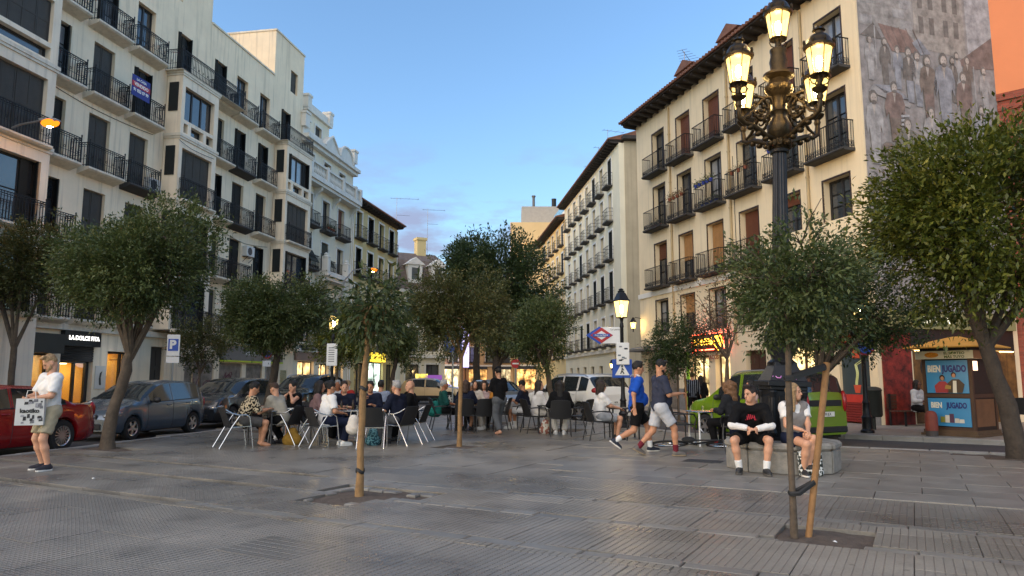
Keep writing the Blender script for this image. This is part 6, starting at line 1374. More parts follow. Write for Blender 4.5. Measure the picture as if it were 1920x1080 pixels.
def person(label, loc, head, J, skin_t='a', hair=(H_DBR, 'short'), top=None, low=None, shoe=SHOE_K, sock=None, res=.02, near=False, group='people in the square', name='person', s=1.0, belly=0., female=False, sandals=False, beard=False, hat=None, curl=.5, vest=None, sole=None, glasses=False):
    """J: joints in metres, +y is the way the body faces. top = (material, sleeve 0..1, hem drop), low = (material, 'shorts'|'long'|'skirt')"""
    t = thing(name, label, 'person', loc, R(-head), group); t.scale = (s, s, s); sd = rnd.uniform(0, 6); J = {k: (A_(*v) if k not in ('hr', 'hand') else v) for k, v in J.items()}
    sk = skin(skin_t); pel, che, nek, hed = J['pel'], J['che'], J['nek'], J['hed']; hr = J.get('hr', (0, 0, 0)); E = np.array(Euler((hr[1], hr[2], hr[0])).to_matrix()); sw = .155 if female else .18; hwd = .10 if female else .09
    ax = J['shR'] - J['shL']; ax /= np.linalg.norm(ax); fw = np.cross(np.array([0, 0, 1]), ax); fw = fw / (np.linalg.norm(fw) + 1e-9)
    hp = lambda x, y, z: hed + E @ A_(x, y, z)
    torso = lambda g: [('c', J['shL'] * .82 + nek * .18 - A_(0, 0, .02), pel * .45 + J['hipL'] * .55, .075 + g, .105 + g), ('c', J['shR'] * .82 + nek * .18 - A_(0, 0, .02), pel * .45 + J['hipR'] * .55, .075 + g, .105 + g), ('c', che, pel, .125 + g, .12 + g + belly * .3), ('c', J['shL'], J['shR'], .062 + g, .062 + g), ('c', che + fw * .025 - ax * .06, che + fw * .025 + ax * .06, .095 + g + (.012 if female else 0), .095 + g + (.012 if female else 0))] + ([('e', (che * .35 + pel * .65) + fw * (.06 + belly), (.13 + g, .10 + belly + g, .14 + g), None)] if belly else [])
    headp = [('e', hp(0, -.012, .03), (.078, .098, .105), E), ('c', hp(0, .028, -.015), hp(0, .05, -.078), .064, .042), ('c', hp(-.03, .03, -.03), hp(-.018, .05, -.085), .045, .03), ('c', hp(.03, .03, -.03), hp(.018, .05, -.085), .045, .03), ('c', hp(0, .088, .01), hp(0, .106, -.03), .011, .017), ('c', hp(-.02, .085, .024), hp(.02, .085, .024), .012, .012), ('e', hp(-.08, -.008, -.008), (.012, .022, .032), E), ('e', hp(.08, -.008, -.008), (.012, .022, .032), E), ('c', hp(-.018, .084, -.062), hp(.018, .084, -.062), .010, .010), ('c', nek, hp(0, -.018, -.06), .06 if not female else .05, .056 if not female else .047)]
    eyes = [('-e', hp(x, .098, .003), (.017, .016, .009), E) for x in (-.031, .031)]
    arms = lambda g, e=1.: [p for q in 'LR' for p in (('c', J['sh' + q], J['el' + q], .052 + g, .043 + g), ('c', J['el' + q], J['wr' + q], .043 + g, .029 + g))]
    legs = lambda g: [p for q in 'LR' for p in (('c', J['hip' + q], J['kne' + q], .088 + g, .058 + g), ('c', J['kne' + q], J['ank' + q] * .35 + J['kne' + q] * .65, .054 + g, .058 + g), ('c', J['ank' + q] * .35 + J['kne' + q] * .65, J['ank' + q], .056 + g, .037 + g))]
    feet = [('c', J['ank' + q] - A_(0, 0, .01), J['toe' + q] * .8 + J['ank' + q] * .2 + A_(0, 0, .01), .03, .018) for q in 'LR'] if shoe and not sandals else [p for q in 'LR' for p in (('c', J['ank' + q] - A_(0, 0, .02), J['toe' + q], .04, .028), ('c', J['ank' + q] + (J['ank' + q] - J['toe' + q]) * .25 - A_(0, 0, .035), J['toe' + q] * .6 + J['ank' + q] * .4 - A_(0, 0, .03), .032, .036))]
    hb = MB; hpz = []
    for q, sg in (('L', -1), ('R', 1)):
        d = J.get('hd' + q, J['wr' + q] - J['el' + q]); up = J.get('hu' + q, A_(0, 0, 1) if abs(d[2]) < .8 * np.linalg.norm(d) else ax * -sg); hpz += hand_prims(J['wr' + q], d, up, curl, -sg if True else sg)
    main = torso(0) + arms(0) + legs(0) + feet + [headp[-1]]
    if near: parts = [(main, res, .03, 0, 0), (headp + eyes, .0095, .016, 0, 0), (hpz, .0065, .006, 0, 0)]
    else: parts = [(main, res, .03, 0, 0), (headp, .015, .018, 0, 0), (hpz, .010, .008, 0, 0)]
    V, Q = grow(parts); put('body', np_mesh('body', V, Q, sk), t)
    if top:
        mt, sl, hem = top[:3]; g = .014 + (.006 if sl > .6 else 0); pr = torso(g); cut = pel + A_(0, 0, -hem)
        dn = (pel - che) / np.linalg.norm(pel - che); pr += [('c', J['hipL'] * .6 + pel * .4, J['hipL'] * .75 + pel * .25 + dn * hem, .115 + g, .11 + g, [(pel + dn * hem, dn)]), ('c', J['hipR'] * .6 + pel * .4, J['hipR'] * .75 + pel * .25 + dn * hem, .115 + g, .11 + g, [(pel + dn * hem, dn)])]
        for q in 'LR':
            a, e, w = J['sh' + q], J['el' + q], J['wr' + q]
            if sl <= .5:
                if sl > 0: m = a + (e - a) * (sl * 2); n_ = (e - a) / np.linalg.norm(e - a); pr.append(('c', a, m + n_ * .03, .064 + g, .055 + g + .008, [(m, n_)]))
            else: m = e + (w - e) * ((sl - .5) * 2); n_ = (w - e) / np.linalg.norm(w - e); pr += [('c', a, e, .06 + g, .052 + g), ('c', e, m + n_ * .02, .052 + g, .037 + g, [(m, n_)])]
        pr.append(('-e', nek + A_(0, 0, .05) + fw * .05, (.072, .085, .065), None)); V, Q = grow([(pr, min(res, .016) if near else res, .03, .0045, sd)]); put(top[3] if len(top) > 3 else 'shirt', np_mesh('shirt', V, Q, mt), t)
        if vest: V, Q = grow([([('c', p[1], p[2], p[3] + .012, p[4] + .012) if p[0] == 'c' else p for p in torso(g)] + [('-c', J['shL'] + ax * -.02, J['shL'] - ax * .2, .085, .1), ('-c', J['shR'] + ax * .02, J['shR'] + ax * .2, .085, .1), ('-e', nek + fw * .10 + A_(0, 0, -.02), (.07, .12, .13), None)], .014, .03, .003, sd)]); put('vest', np_mesh('vest', V, Q, vest), t)
    if low:
        ml, kind = low; g = .016; pr = [('c', J['hipL'], J['hipR'], .115 + g, .115 + g), ('c', pel, pel + (che - pel) * .2, .115 + g, .11 + g)]
        for q in 'LR':
            a, e, w = J['hip' + q], J['kne' + q], J['ank' + q]
            if kind == 'shorts': m = a + (e - a) * .82; n_ = (e - a) / np.linalg.norm(e - a); pr.append(('c', a, m + n_ * .03, .10 + g, .085 + g, [(m, n_)]))
            elif kind == 'skirt': m = a + (e - a) * .5; n_ = (e - a) / np.linalg.norm(e - a); pr.append(('c', a, m + n_ * .03, .105 + g, .09 + g, [(m, n_)]))
            else: m = e + (w - e) * .93; n_ = (w - e) / np.linalg.norm(w - e); pr += [('c', a, e, .098 + g, .070 + g), ('c', e, m + n_ * .03, .070 + g, .055 + g, [(m, n_)])]
        V, Q = grow([(pr, res, .035, .004, sd + 1)]); put({'long': 'trousers'}.get(kind, kind), np_mesh('trousers', V, Q, ml), t)
    if sock:
        for q in 'LR': a, e = J['ank' + q], J['kne' + q]; m = a + (e - a) * .30; n_ = (e - a) / np.linalg.norm(e - a); V, Q = grow([([('c', a - A_(0, 0, .02), m + n_ * .02, .046, .056, [(m, n_)])], .014, .02, 0, 0)]); put('sock', np_mesh('sock', V, Q, sock), t)
    if shoe and not sandals:
        for q in 'LR':
            a, tt = J['ank' + q], J['toe' + q]; f = (tt - a) / np.linalg.norm(tt - a); x_ = np.cross(f, A_(0, 0, 1)); x_ /= np.linalg.norm(x_) + 1e-9; u0 = np.cross(x_, f); c_, s_ = math.cos(.34), math.sin(.34); ds = f * c_ + u0 * s_; us = np.cross(x_, ds)
            cut = [(a - us * .068, -us)]; pr = [('c', a - ds * .03 - us * .035, a + ds * .06 - us * .036, .044, .045, cut), ('c', a + ds * .05 - us * .04, a + ds * .155 - us * .048, .046, .036, cut), ('c', a, a - us * .03, .045, .047)]; V, Q = grow([(pr, .0115, .02, 0, 0)]); so = put('shoe', np_mesh('shoe', V, Q, shoe), t)
            b = MB(); b.ext([a + ds * y - us * .08 + x_ * w for y, w in ((-.075, -.02), (-.075, .02), (-.05, .038), (.05, .044), (.12, .05), (.17, .036), (.195, .0), (.17, -.036), (.12, -.05), (.05, -.044), (-.05, -.038))], us * .024); b.obj('sole', sole or shoe, so)
    hm, st = hair
    if hm:
        hp_ = [('e', hp(0, -.022, .045), (.088, .104, .108), E), ('-c', hp(0, .13, .02), hp(0, .10, -.14), .088, .10), ('-c', hp(-.11, .05, -.05), hp(.11, .05, -.05), .055, .055), ('-c', hp(0, -.04, -.16), hp(0, -.04, -.3), .12, .12)]
        if st == 'short': hp_ = [('e', hp(0, -.022, .045), (.088, .106, .108), E), ('c', hp(-.045, .035, .125), hp(.045, .04, .125), .024, .024)] + hp_[1:]
        if st == 'quiff': hp_ = [('e', hp(0, -.02, .042), (.084, .100, .102), E), ('c', hp(-.045, .042, .128), hp(.05, .05, .124), .032, .03)] + hp_[1:]
        if st in ('long', 'bob', 'curly'):
            L_ = {'long': .34, 'bob': .16, 'curly': .26}[st]; r_ = .045 if st != 'curly' else .07
            hp_ = [hp_[0], hp_[1], ('-c', hp(-.035, .12, -.02), hp(.035, .12, -.02), .055, .055)] + [('c', hp(x, y, .04), hp(x * 1.1, y - .01, -.02) + A_(0, 0, -L_) - fw * .02, r_ * 1.05, r_ * .62) for x, y in ((-.082, .022), (.082, .022), (-.075, -.015), (.075, -.015), (-.04, -.075), (.04, -.075), (0, -.09))]
        if st == 'bun': hp_ = [hp_[0], ('c', hp(0, -.1, .08), hp(0, -.13, .07), .05, .045)] + hp_[1:]
        V, Q = grow([(hp_, .011 if near else .017, .02, (.0035 if near else .004) if st != 'curly' else .016, sd)]); put('hair', np_mesh('hair', V, Q, hm), t)
        if beard: V, Q = grow([([('c', hp(-.05, .045, -.06), hp(0, .085, -.09), .026, .026), ('c', hp(.05, .045, -.06), hp(0, .085, -.09), .026, .026), ('c', hp(-.06, .02, -.01), hp(-.05, .045, -.06), .016, .024), ('c', hp(.06, .02, -.01), hp(.05, .045, -.06), .016, .024), ('-c', hp(-.02, .11, -.062), hp(.02, .11, -.062), .014, .014)], .010, .012, .002, 0)]); put('beard', np_mesh('beard', V, Q, hm), t)
    if hat: V, Q = grow([([('e', hp(0, -.012, .075), (.095, .11, .085), E), ('c', hp(-.05, .08, .075), hp(.05, .08, .075), .02, .02), ('-c', hp(0, 0, -.02), hp(0, 0, -.2), .13, .13)], .012, .02, 0, 0)]); put('cap', np_mesh('cap', V, Q, hat), t)
    b = MB()
    for x in (-.031, .031): b.ell(hp(x, .087, .003), (.013, .010, .008), 8)
    b.v = [tuple(v) for v in b.v]; e0 = MB(); e0.ell(hp(-.031, .086, .003), (.012, .010, .0075), 8); e0.obj('eye', EYE_D, t, smooth=60); e1 = MB(); e1.ell(hp(.031, .086, .003), (.012, .010, .0075), 8); e1.obj('eye', EYE_D, t, smooth=60)
    if near:
        m = MB(); m.ell(hp(0, .092, -.062), (.022, .008, .006), 10); m.obj('mouth', LIP, t, smooth=60); br = MB()
        for x in (-1, 1): br.tube([hp(x * .016, .098, .024), hp(x * .034, .096, .029), hp(x * .05, .082, .024)], .0045, 5)
        br.obj('eyebrows', hm or H_DBR, t)
    if glasses:
        b = MB()
        for x in (-.033, .033): b.tube([hp(x + .024 * math.cos(a), .104, .0 + .017 * math.sin(a)) for a in np.linspace(0, 6.28, 11)[:-1]], .003, 4, closed=True)
        b.tube([hp(-.057, .102, .005), hp(-.08, .0, .01)], .003, 4); b.tube([hp(.057, .102, .005), hp(.08, .0, .01)], .003, 4); b.obj('glasses', CBLACK, t)
    t['joints'] = 0; del t['joints']
    return t
# ---- poses
def finish(J, hints=None):
    hints = hints or {}
    for q, sg in (('L', -1), ('R', 1)):
        J['kne' + q], J['ank' + q] = ik(J['hip' + q], J['ank' + q], .435, .42, hints.get('kne' + q, (sg * .15, 1, .3)))
        J['el' + q], J['wr' + q] = ik(J['sh' + q], J['wr' + q], .29, .255, hints.get('el' + q, (sg * .6, -.5, -.8)))
        if 'toe' + q not in J: J['toe' + q] = J['ank' + q] + A_(sg * .03, .155, -.055)
    return J
def stand_pose(ankL, ankR, wrL, wrR, lean=0., hz=.93, hr=(0, 0, 0), twist=0., female=False, hints=None, toes=None):
    sw = .165 if female else .185; l = R(lean); up = A_(0, math.sin(l), math.cos(l)); pel = A_(0, 0, hz); che = pel + up * .33; nek = pel + up * .54; c, s_ = math.cos(twist), math.sin(twist)
    J = dict(pel=pel, che=che, nek=nek, hed=nek + up * .05 + A_(0, .025 + .5 * math.sin(l) * .1, .125), hipL=pel + A_(-.09, 0, -.03), hipR=pel + A_(.09, 0, -.03), shL=nek + A_(-sw * c, -sw * s_, -.06), shR=nek + A_(sw * c, sw * s_, -.06), ankL=A_(*ankL), ankR=A_(*ankR), wrL=A_(*wrL), wrR=A_(*wrR), hr=hr)
    if toes: J['toeL'], J['toeR'] = J['ankL'] + A_(*toes[0]), J['ankR'] + A_(*toes[1])
    return finish(J, hints)
def sit_pose(seat=.44, lean=6., wrL=(-.2, .35, .74), wrR=(.2, .35, .74), ankL=(-.11, .42, .08), ankR=(.11, .40, .08), hr=(0, 0, 0), female=False, hints=None, toes=None, hunch=0.):
    sw = .165 if female else .185; l = R(lean); up = A_(0, math.sin(l), math.cos(l)); l2 = R(lean + hunch); up2 = A_(0, math.sin(l2), math.cos(l2)); pel = A_(0, 0, seat + .10); che = pel + up * .30; nek = che + up2 * .22
    J = dict(pel=pel, che=che, nek=nek, hed=nek + up2 * .05 + A_(0, .03, .115), hipL=pel + A_(-.09, .03, -.01), hipR=pel + A_(.09, .03, -.01), shL=nek + A_(-sw, 0, -.06), shR=nek + A_(sw, 0, -.06), ankL=A_(*ankL), ankR=A_(*ankR), wrL=A_(*wrL), wrR=A_(*wrR), hr=hr)
    if toes: J['toeL'], J['toeR'] = J['ankL'] + A_(*toes[0]), J['ankR'] + A_(*toes[1])
    h = {'kneL': (-.25, .4, 1), 'kneR': (.25, .4, 1)}; h.update(hints or {})
    return finish(J, h)
# ================================================================ TERRACE FURNITURE
ALU = M('aluminium_tube', (.62, .62, .62), .22, .95, var=.08); MESHB = M('chair_mesh_black', (.014, .014, .015), .7, var=.2, vs=30, bump=.4, bs=220); PLB = M('chair_plastic_black', (.018, .018, .019), .45, var=.15, bump=.2, bs=140)
def panel(b, grid, th=.012):
    """thin curved sheet from a grid of points"""
    n, m = len(grid), len(grid[0]); V = [Vector(p) for r in grid for p in r]; o = len(b.v); nv = []
    for i in range(n):
        for j in range(m):
            a = Vector(grid[min(i + 1, n - 1)][j]) - Vector(grid[max(i - 1, 0)][j]); c = Vector(grid[i][min(j + 1, m - 1)]) - Vector(grid[i][max(j - 1, 0)]); nv.append(a.cross(c).normalized())
    top = [v + k * th / 2 for v, k in zip(V, nv)]; bot = [v - k * th / 2 for v, k in zip(V, nv)]; N_ = n * m; fs = []
    for i in range(n - 1):
        for j in range(m - 1): q = (i * m + j, (i + 1) * m + j, (i + 1) * m + j + 1, i * m + j + 1); fs += [q, tuple(N_ + x for x in q[::-1])]
    ed = [i * m for i in range(n)] + [(n - 1) * m + j for j in range(1, m)] + [i * m + m - 1 for i in range(n - 2, -1, -1)] + [j for j in range(m - 2, 0, -1)]
    for a, c in zip(ed, ed[1:] + ed[:1]): fs.append((a, c, N_ + c, N_ + a))
    b.add(top + bot, fs)
def chair_alu():
    t = thing('bistro_chair', 'x', 'chair')
    for s_ in (-1, 1):
        b = MB(); b.tube([(s_ * .27, .30, 0), (s_ * .275, .25, .40), (s_ * .275, .21, .62), (s_ * .275, .14, .665), (s_ * .275, .0, .66), (s_ * .26, -.14, .70), (s_ * .235, -.26, .775)], .0135, 8); b.obj('front_leg', ALU, t, smooth=50)
        b = MB(); b.tube([(s_ * .27, -.36, 0), (s_ * .265, -.12, .44), (s_ * .272, .02, .655)], .0135, 8); b.obj('rear_leg', ALU, t, smooth=50)
    b = MB(); b.tube([(-.265, -.14, .41), (.265, -.14, .41)], .011, 6); b.tube([(-.27, .24, .42), (.27, .24, .42)], .011, 6); b.tube([(-.262, -.13, .415), (-.27, .24, .43)], .011, 6); b.tube([(.262, -.13, .415), (.27, .24, .43)], .011, 6); b.obj('frame', ALU, t, smooth=50)
    b = MB(); panel(b, [[(x, y, .44 - .018 * math.cos(x * 5) + (.01 if y > .2 else 0)) for x in np.linspace(-.24, .24, 7)] for y in np.linspace(-.18, .26, 6)]); b.obj('seat', MESHB, t, smooth=40)
    b = MB(); panel(b, [[(x * (1 - .12 * f), -.18 - .15 * f - .05 * (1 - (x / .24) ** 2) + .03, .44 + .38 * f) for x in np.linspace(-.25, .25, 9)] for f in np.linspace(0, 1, 7)]); b.obj('backrest', MESHB, t, smooth=40)
    return t
def chair_black():
    t = thing('terrace_armchair', 'x', 'chair')
    for x, y0, y1 in ((-.25, .24, .22), (.25, .24, .22), (-.24, -.30, -.2), (.24, -.30, -.2)): b = MB(); b.tube([(x * 1.05, y0, 0), (x, y1, .43)], .0145, 8); b.obj('leg', PLB, t, smooth=50)
    b = MB(); panel(b, [[(x, y, .44 - .015 * math.cos(x * 5)) for x in np.linspace(-.26, .26, 7)] for y in np.linspace(-.22, .26, 6)], .03); b.obj('seat', PLB, t, smooth=40)
    b = MB(); panel(b, [[(x * (1 - .1 * f * f), -.2 - .13 * f - .05 * (1 - (x / .25) ** 2) + .02, .43 + (.42 + .03 * (1 - (x / .26) ** 4)) * f) for x in np.linspace(-.26, .26, 9)] for f in np.linspace(0, 1, 7)], .022); b.obj('backrest', PLB, t, smooth=40)
    for s_ in (-1, 1): b = MB(); b.tube([(s_ * .25, .22, .43), (s_ * .275, .25, .55), (s_ * .285, .20, .645), (s_ * .285, .05, .66), (s_ * .28, -.12, .655), (s_ * .24, -.24, .64)], .024, 8, flat=.7); b.obj('arm', PLB, t, smooth=50)
    return t
PA, PB = chair_alu(), chair_black(); _used = {'A': False, 'B': False}
def chair(kind, x, y, h, label):
    src = PA if kind == 'A' else PB; g = 'aluminium bistro chairs' if kind == 'A' else 'black terrace armchairs'
    if not _used[kind]: _used[kind] = True; src.location = (x, y, 0); src.rotation_euler = (0, 0, R(-h)); tag(src, label, group=g); return src
    return copy_tree(src, None, (x, y, 0), R(-h), label, g)
def table(x, y, h, label, w=.7, d=.7, leg=None, top=None, z=.72, legs=4):
    t = thing('cafe_table', label, 'table', (x, y, 0), R(-h), 'cafe tables'); leg = leg or M('table_leg_grey', (.10, .10, .105), .45, .6); top = top or M('table_top_steel', (.45, .45, .46), .25, .8, var=.1)
    b = MB(); b.box(-w/2, w/2, -d/2, d/2, z - .028, z); b.obj('table_top', top, t, bevel=.008)
    for sx in (-1, 1):
        for sy in (-1, 1): q = MB(); q.tube([(sx * (w/2 - .05), sy * (d/2 - .05), 0), (sx * (w/2 - .05), sy * (d/2 - .05), z - .028)], .02, 8); q.obj('leg', leg, t, smooth=50)
    return t
table(-5.30, 15.95, 20, 'small steel table between the patterned shirt and the beige jacket')
table(-4.9, 17.3, 10, 'steel table where the woman rests her face in her hands')
table(-3.50, 16.05, 80, 'long steel table with beer bottles and glasses', .75, 1.45)
table(-4.9, 20.6, 0, 'table of the pair in front of the black people carrier')
table(-1.0, 20.5, 0, 'black table of the group by the waitress', .7, 1.2, PLB, PLB)
table(1.0, 19.2, 0, 'black table between the woman in white and the long black hair', .7, .7, PLB, PLB); table(2.65, 17.3, 0, 'black table before the girl in the white tee shirt', .7, .7, PLB, PLB)
table(4.12, 15.55, -10, 'round cornered table with white legs beside the fallen bicycle', .62, .62, M('leg_white', (.75, .75, .73), .4), ALU)
# chairs (x, y, facing)
chair('A', -5.72, 15.12, 55, 'aluminium chair with black mesh under the patterned shirt'); chair('A', -4.86, 15.85, -75, 'aluminium chair with black mesh under the beige jacket'); chair('A', -4.45, 16.25, 80, 'aluminium chair under the woman in the mauve shirt'); chair('A', -3.98, 15.25, 52, 'aluminium chair under the woman in the white tee shirt'); chair('A', -2.86, 15.0, -4, 'empty aluminium chair with its back to the camera'); chair('A', -2.36, 15.62, -62, 'aluminium chair under the grey haired man'); chair('A', -2.18, 16.65, -80, 'aluminium chair under the bald man in black'); chair('A', -5.2, 17.75, -160, 'aluminium chair under the woman hiding her face')
chair('A', -3.86, 16.95, 175, 'aluminium chair under the navy shirted man by the bottles'); chair('A', -3.28, 17.0, 180, 'aluminium chair under the moustached man behind the table'); chair('A', -3.4, 18.7, 0, 'aluminium chair under the man in the grey shirt')
chair('B', -1.95, 20.1, 75, 'black armchair with a teal backpack hung on it'); chair('B', -1.55, 20.9, 90, 'black armchair under the person in slate blue'); chair('B', -1.25, 19.55, 0, 'black armchair under the woman in navy'); chair('B', -.72, 19.35, -10, 'empty black armchair behind the waitress legs'); chair('B', -.35, 20.3, -80, 'black armchair under the woman in mustard'); chair('B', -1.1, 21.5, 178, 'black armchair under the woman at the end of the group'); chair('B', -.8, 21.6, 180, 'black armchair under the long haired woman facing the camera')
chair('B', .46, 20.6, -70, 'black armchair under the man with the phone and white shorts'); chair('B', .58, 19.05, 70, 'black armchair under the woman in the white sweater'); chair('B', 1.2, 18.1, 2, 'black armchair under the woman with long black hair'); chair('B', 1.75, 18.9, -60, 'empty black armchair right of the long black hair'); chair('B', 2.0, 16.9, 78, 'black armchair under the girl in the white tee shirt'); chair('B', 2.9, 16.9, -80, 'empty black armchair behind the man in blue'); chair('B', 3.62, 15.75, 80, 'empty black armchair between the walkers and the white legged table'); chair('B', 4.62, 14.85, -35, 'black armchair under the curly haired woman'); chair('B', 5.35, 16.4, -90, 'black armchair under the man in profile by the van')
# things on tables
GLASSB = M('bottle_brown', (.03, .014, .006), .1, var=.1); GLASSC = glass_mat('tumbler_glass', (.9, .92, .92), .8)
def bottle(x, y, z, label):
    b = MB(); b.lathe([(.031, 0), (.031, .13), (.028, .15), (.014, .18), (.012, .23), (.014, .235), (0, .236)], 12); tag(b.obj('beer_bottle', GLASSB, None, (x, y, z), smooth=40), label, 'bottle', 'bottles on the long table')
bottle(-3.72, 15.9, .72, 'brown beer bottle on the long table near the navy shirt'); bottle(-3.52, 16.15, .72, 'second brown beer bottle farther along the long table')
for i, (x, y, lb) in enumerate(((-3.62, 16.0, 'glass tumbler between the two beer bottles'), (-3.25, 15.9, 'wine glass before the moustached man'), (-3.35, 15.75, 'glass tumbler near the empty aluminium chair'), (4.05, 15.5, 'small glass on the white legged table'))):
    b = MB(); b.lathe([(.026, 0), (.03, .11), (.028, .11), (.024, .008), (0, .006)], 12); tag(b.obj('glass_tumbler', GLASSC, None, (x, y, .72), smooth=40), lb, 'glass', 'glasses on tables')
# ================================================================ PEOPLE
fac = lambda r: r
W_TEE = cloth('white_tee', '#dcdad6', var=.04); NAVY = cloth('navy', '#161b2c'); BLACK = cloth('black', '#101012'); KHAKI = cloth('khaki', '#a69b82'); BLUE = cloth('royal_blue', '#1d4fae'); SLATE = cloth('slate', '#343848'); LGREY = cloth('light_grey', '#b7b9bd'); BEIGE = cloth('beige_jacket', '#a8a08f'); MAUVE = cloth('mauve', '#79605f'); DENIM = cloth('denim', '#1b2238'); MUST = cloth('mustard', '#a8702c'); GREYT = cloth('grey_trousers', '#5a5c5e'); CREAM = cloth('cream', '#cfc8bd'); RED = cloth('red', '#9c2f28'); OLIVE = cloth('charcoal', '#26272a'); GVEST = cloth('grey_vest', '#7f7b78'); PALEB = cloth('pale_blue', '#7d8698')
def pattern_cloth(name, c1, c2, scale):
    m = cloth(name, c1, var=0); nt = m.node_tree; N = nt.nodes; L = nt.links; tc = N.new('ShaderNodeTexCoord'); nz = N.new('ShaderNodeTexNoise'); nz.inputs['Scale'].default_value = scale; nz.inputs['Detail'].default_value = 0; L.new(tc.outputs['Object'], nz.inputs[0]); r = N.new('ShaderNodeValToRGB'); r.color_ramp.interpolation = 'CONSTANT'; r.color_ramp.elements[0].color = (*C(c1), 1); r.color_ramp.elements[1].position = .5; r.color_ramp.elements[1].color = (*C(c2), 1); L.new(nz.outputs[0], r.inputs[0]); L.new(r.outputs[0], N['Principled BSDF'].inputs['Base Color']); return m
def stripe_cloth(name, c1, c2, scale):
    m = cloth(name, c1, var=0); nt = m.node_tree; N = nt.nodes; L = nt.links; tc = N.new('ShaderNodeTexCoord'); w = N.new('ShaderNodeTexWave'); w.bands_direction = 'X'; w.inputs['Scale'].default_value = scale; L.new(tc.outputs['Object'], w.inputs[0]); r = N.new('ShaderNodeValToRGB'); r.color_ramp.interpolation = 'CONSTANT'; r.color_ramp.elements[0].color = (*C(c1), 1); r.color_ramp.elements[1].position = .86; r.color_ramp.elements[1].color = (*C(c2), 1); L.new(w.outputs[0], r.inputs[0]); L.new(r.outputs[0], N['Principled BSDF'].inputs['Base Color']); return m
PATT = pattern_cloth('leaf_print', '#15130f', '#b3a488', 26); STRP = stripe_cloth('striped_jacket', '#161b26', '#7f8894', 4)
near = dict(near=True, res=.0165)
# 1 the standing man
person('standing man in white tee shirt and khaki shorts looking at his phone', (-7.22, 11.4, 0), -148, stand_pose((-.13, .03, .08), (.13, -.02, .08), (-.07, .30, 1.10), (.04, .31, 1.13), 2, hr=(R(-14), R(-34), 0), hints={'elL': (-.8, -.5, -.6), 'elR': (.8, -.5, -.6)}), 'a', (H_BLD, 'quiff'), (W_TEE, .42, .10), (KHAKI, 'shorts'), M('shoe_navy', (.02, .02, .03), .8), None, beard=True, curl=.9, sole=SOLE_W, s=1.0, group='people standing', **near)
def loc_pt(x, y, h, lx_, ly_, lz): a = R(-h); return (x + lx_ * math.cos(a) - ly_ * math.sin(a), y + lx_ * math.sin(a) + ly_ * math.cos(a), lz)
p = loc_pt(-7.22, 11.4, -148, -.02, .42, 1.16); ph = MB(); ph.obox((0, 0, 0), (.078, .012, .155), (R(-50), 0, 0)); tag(ph.obj('phone', CBLACK, None, p, (0, 0, R(148)), bevel=.004), 'black phone in the hands of the standing man', 'phone')
p = loc_pt(-7.22, 11.4, -148, -.06, .30, .70); bag = thing('shopping_bag', 'white paper shopping bag with dark prints held by the standing man', 'bag', p, R(18)); b = MB(); b.add([(-.19, -.05, 0), (.19, -.05, 0), (.19, .05, 0), (-.19, .05, 0), (-.185, -.06, .40), (.185, -.06, .40), (.185, .06, .40), (-.185, .06, .40)], [(0, 3, 2, 1), (0, 1, 5, 4), (1, 2, 6, 5), (2, 3, 7, 6), (3, 0, 4, 7)]); b.obj('paper', M('bag_paper', '#c6c5c0', .7, var=.08, vs=9), bag); hb = MB(); hb.tube([(-.07, -.05, .39), (-.05, -.04, .52), (.05, -.04, .52), (.07, -.05, .39)], .006, 5); hb.obj('handle', TRIM_W, bag); kr = random.Random(2)
for i in range(26):
    gx, gz = kr.uniform(-.165, .165), kr.uniform(.03, .37)
    if abs(gz - .22) < .055 and abs(gx) < .15: continue
    w_, h_ = kr.uniform(.012, .032), kr.uniform(.012, .034); q = MB(); q.add([(gx - w_, -.0535 - gz * .025, gz - h_), (gx + w_, -.0535 - gz * .025, gz - h_ * .8), (gx + w_ * .9, -.0535 - gz * .025, gz + h_), (gx - w_ * .8, -.0535 - gz * .025, gz + h_ * .9)], [(0, 1, 2, 3)]); q.obj('print', M('bag_print_%d' % (i % 3), ('#2c2c2e', '#6d6d70', '#8f8f92')[i % 3], .7, var=.5, vs=60), bag)
text('kaotiko', .085, M('bag_letters', (.01,)*3, .6, var=0), bag, (0, -.0605, .215), (R(90), 0, 0), .04)
# 2, 3 walkers
person('walking man in royal blue tee shirt with white shoulder stripes and black shorts', (2.40, 14.1, 0), 82, stand_pose((-.09, .30, .085), (.09, -.46, .24), (-.30, .14, .88), (.27, -.12, .86), 3, .885, (R(-6), R(-10), 0), -.12, hints={'elL': (-.4, -1, -.2), 'elR': (.4, -1, -.2), 'kneR': (.1, 1, -.1)}, toes=((-.01, .155, -.055), (.01, .10, -.15))), 'b', (H_BLK, 'short'), (BLUE, .46, .10), (BLACK, 'shorts'), M('shoe_dark_blue', (.015, .02, .035), .7), SOCK, belly=.03, sole=SOLE_W, group='people walking', **near)
sp = MB()
for k in range(3):
    f = .05 + k * .018
    for sg in (-1, 1): sp.tube([loc_pt(2.40, 14.1, 82, sg * (.10 + i * .035), .03 - f + .03, 1.475 - .004 * i - (.016 if i > 3 else 0) - (.05 if i > 4 else 0)) for i in range(5)], .006, 5)
wk = [o for o in COL.objects if o.get('label', '').startswith('walking man in royal blue')][0]; so_ = sp.obj('shoulder_stripes', W_TEE, wk); so_.matrix_parent_inverse = Matrix.LocRotScale(wk.location, wk.rotation_euler, None).inverted()
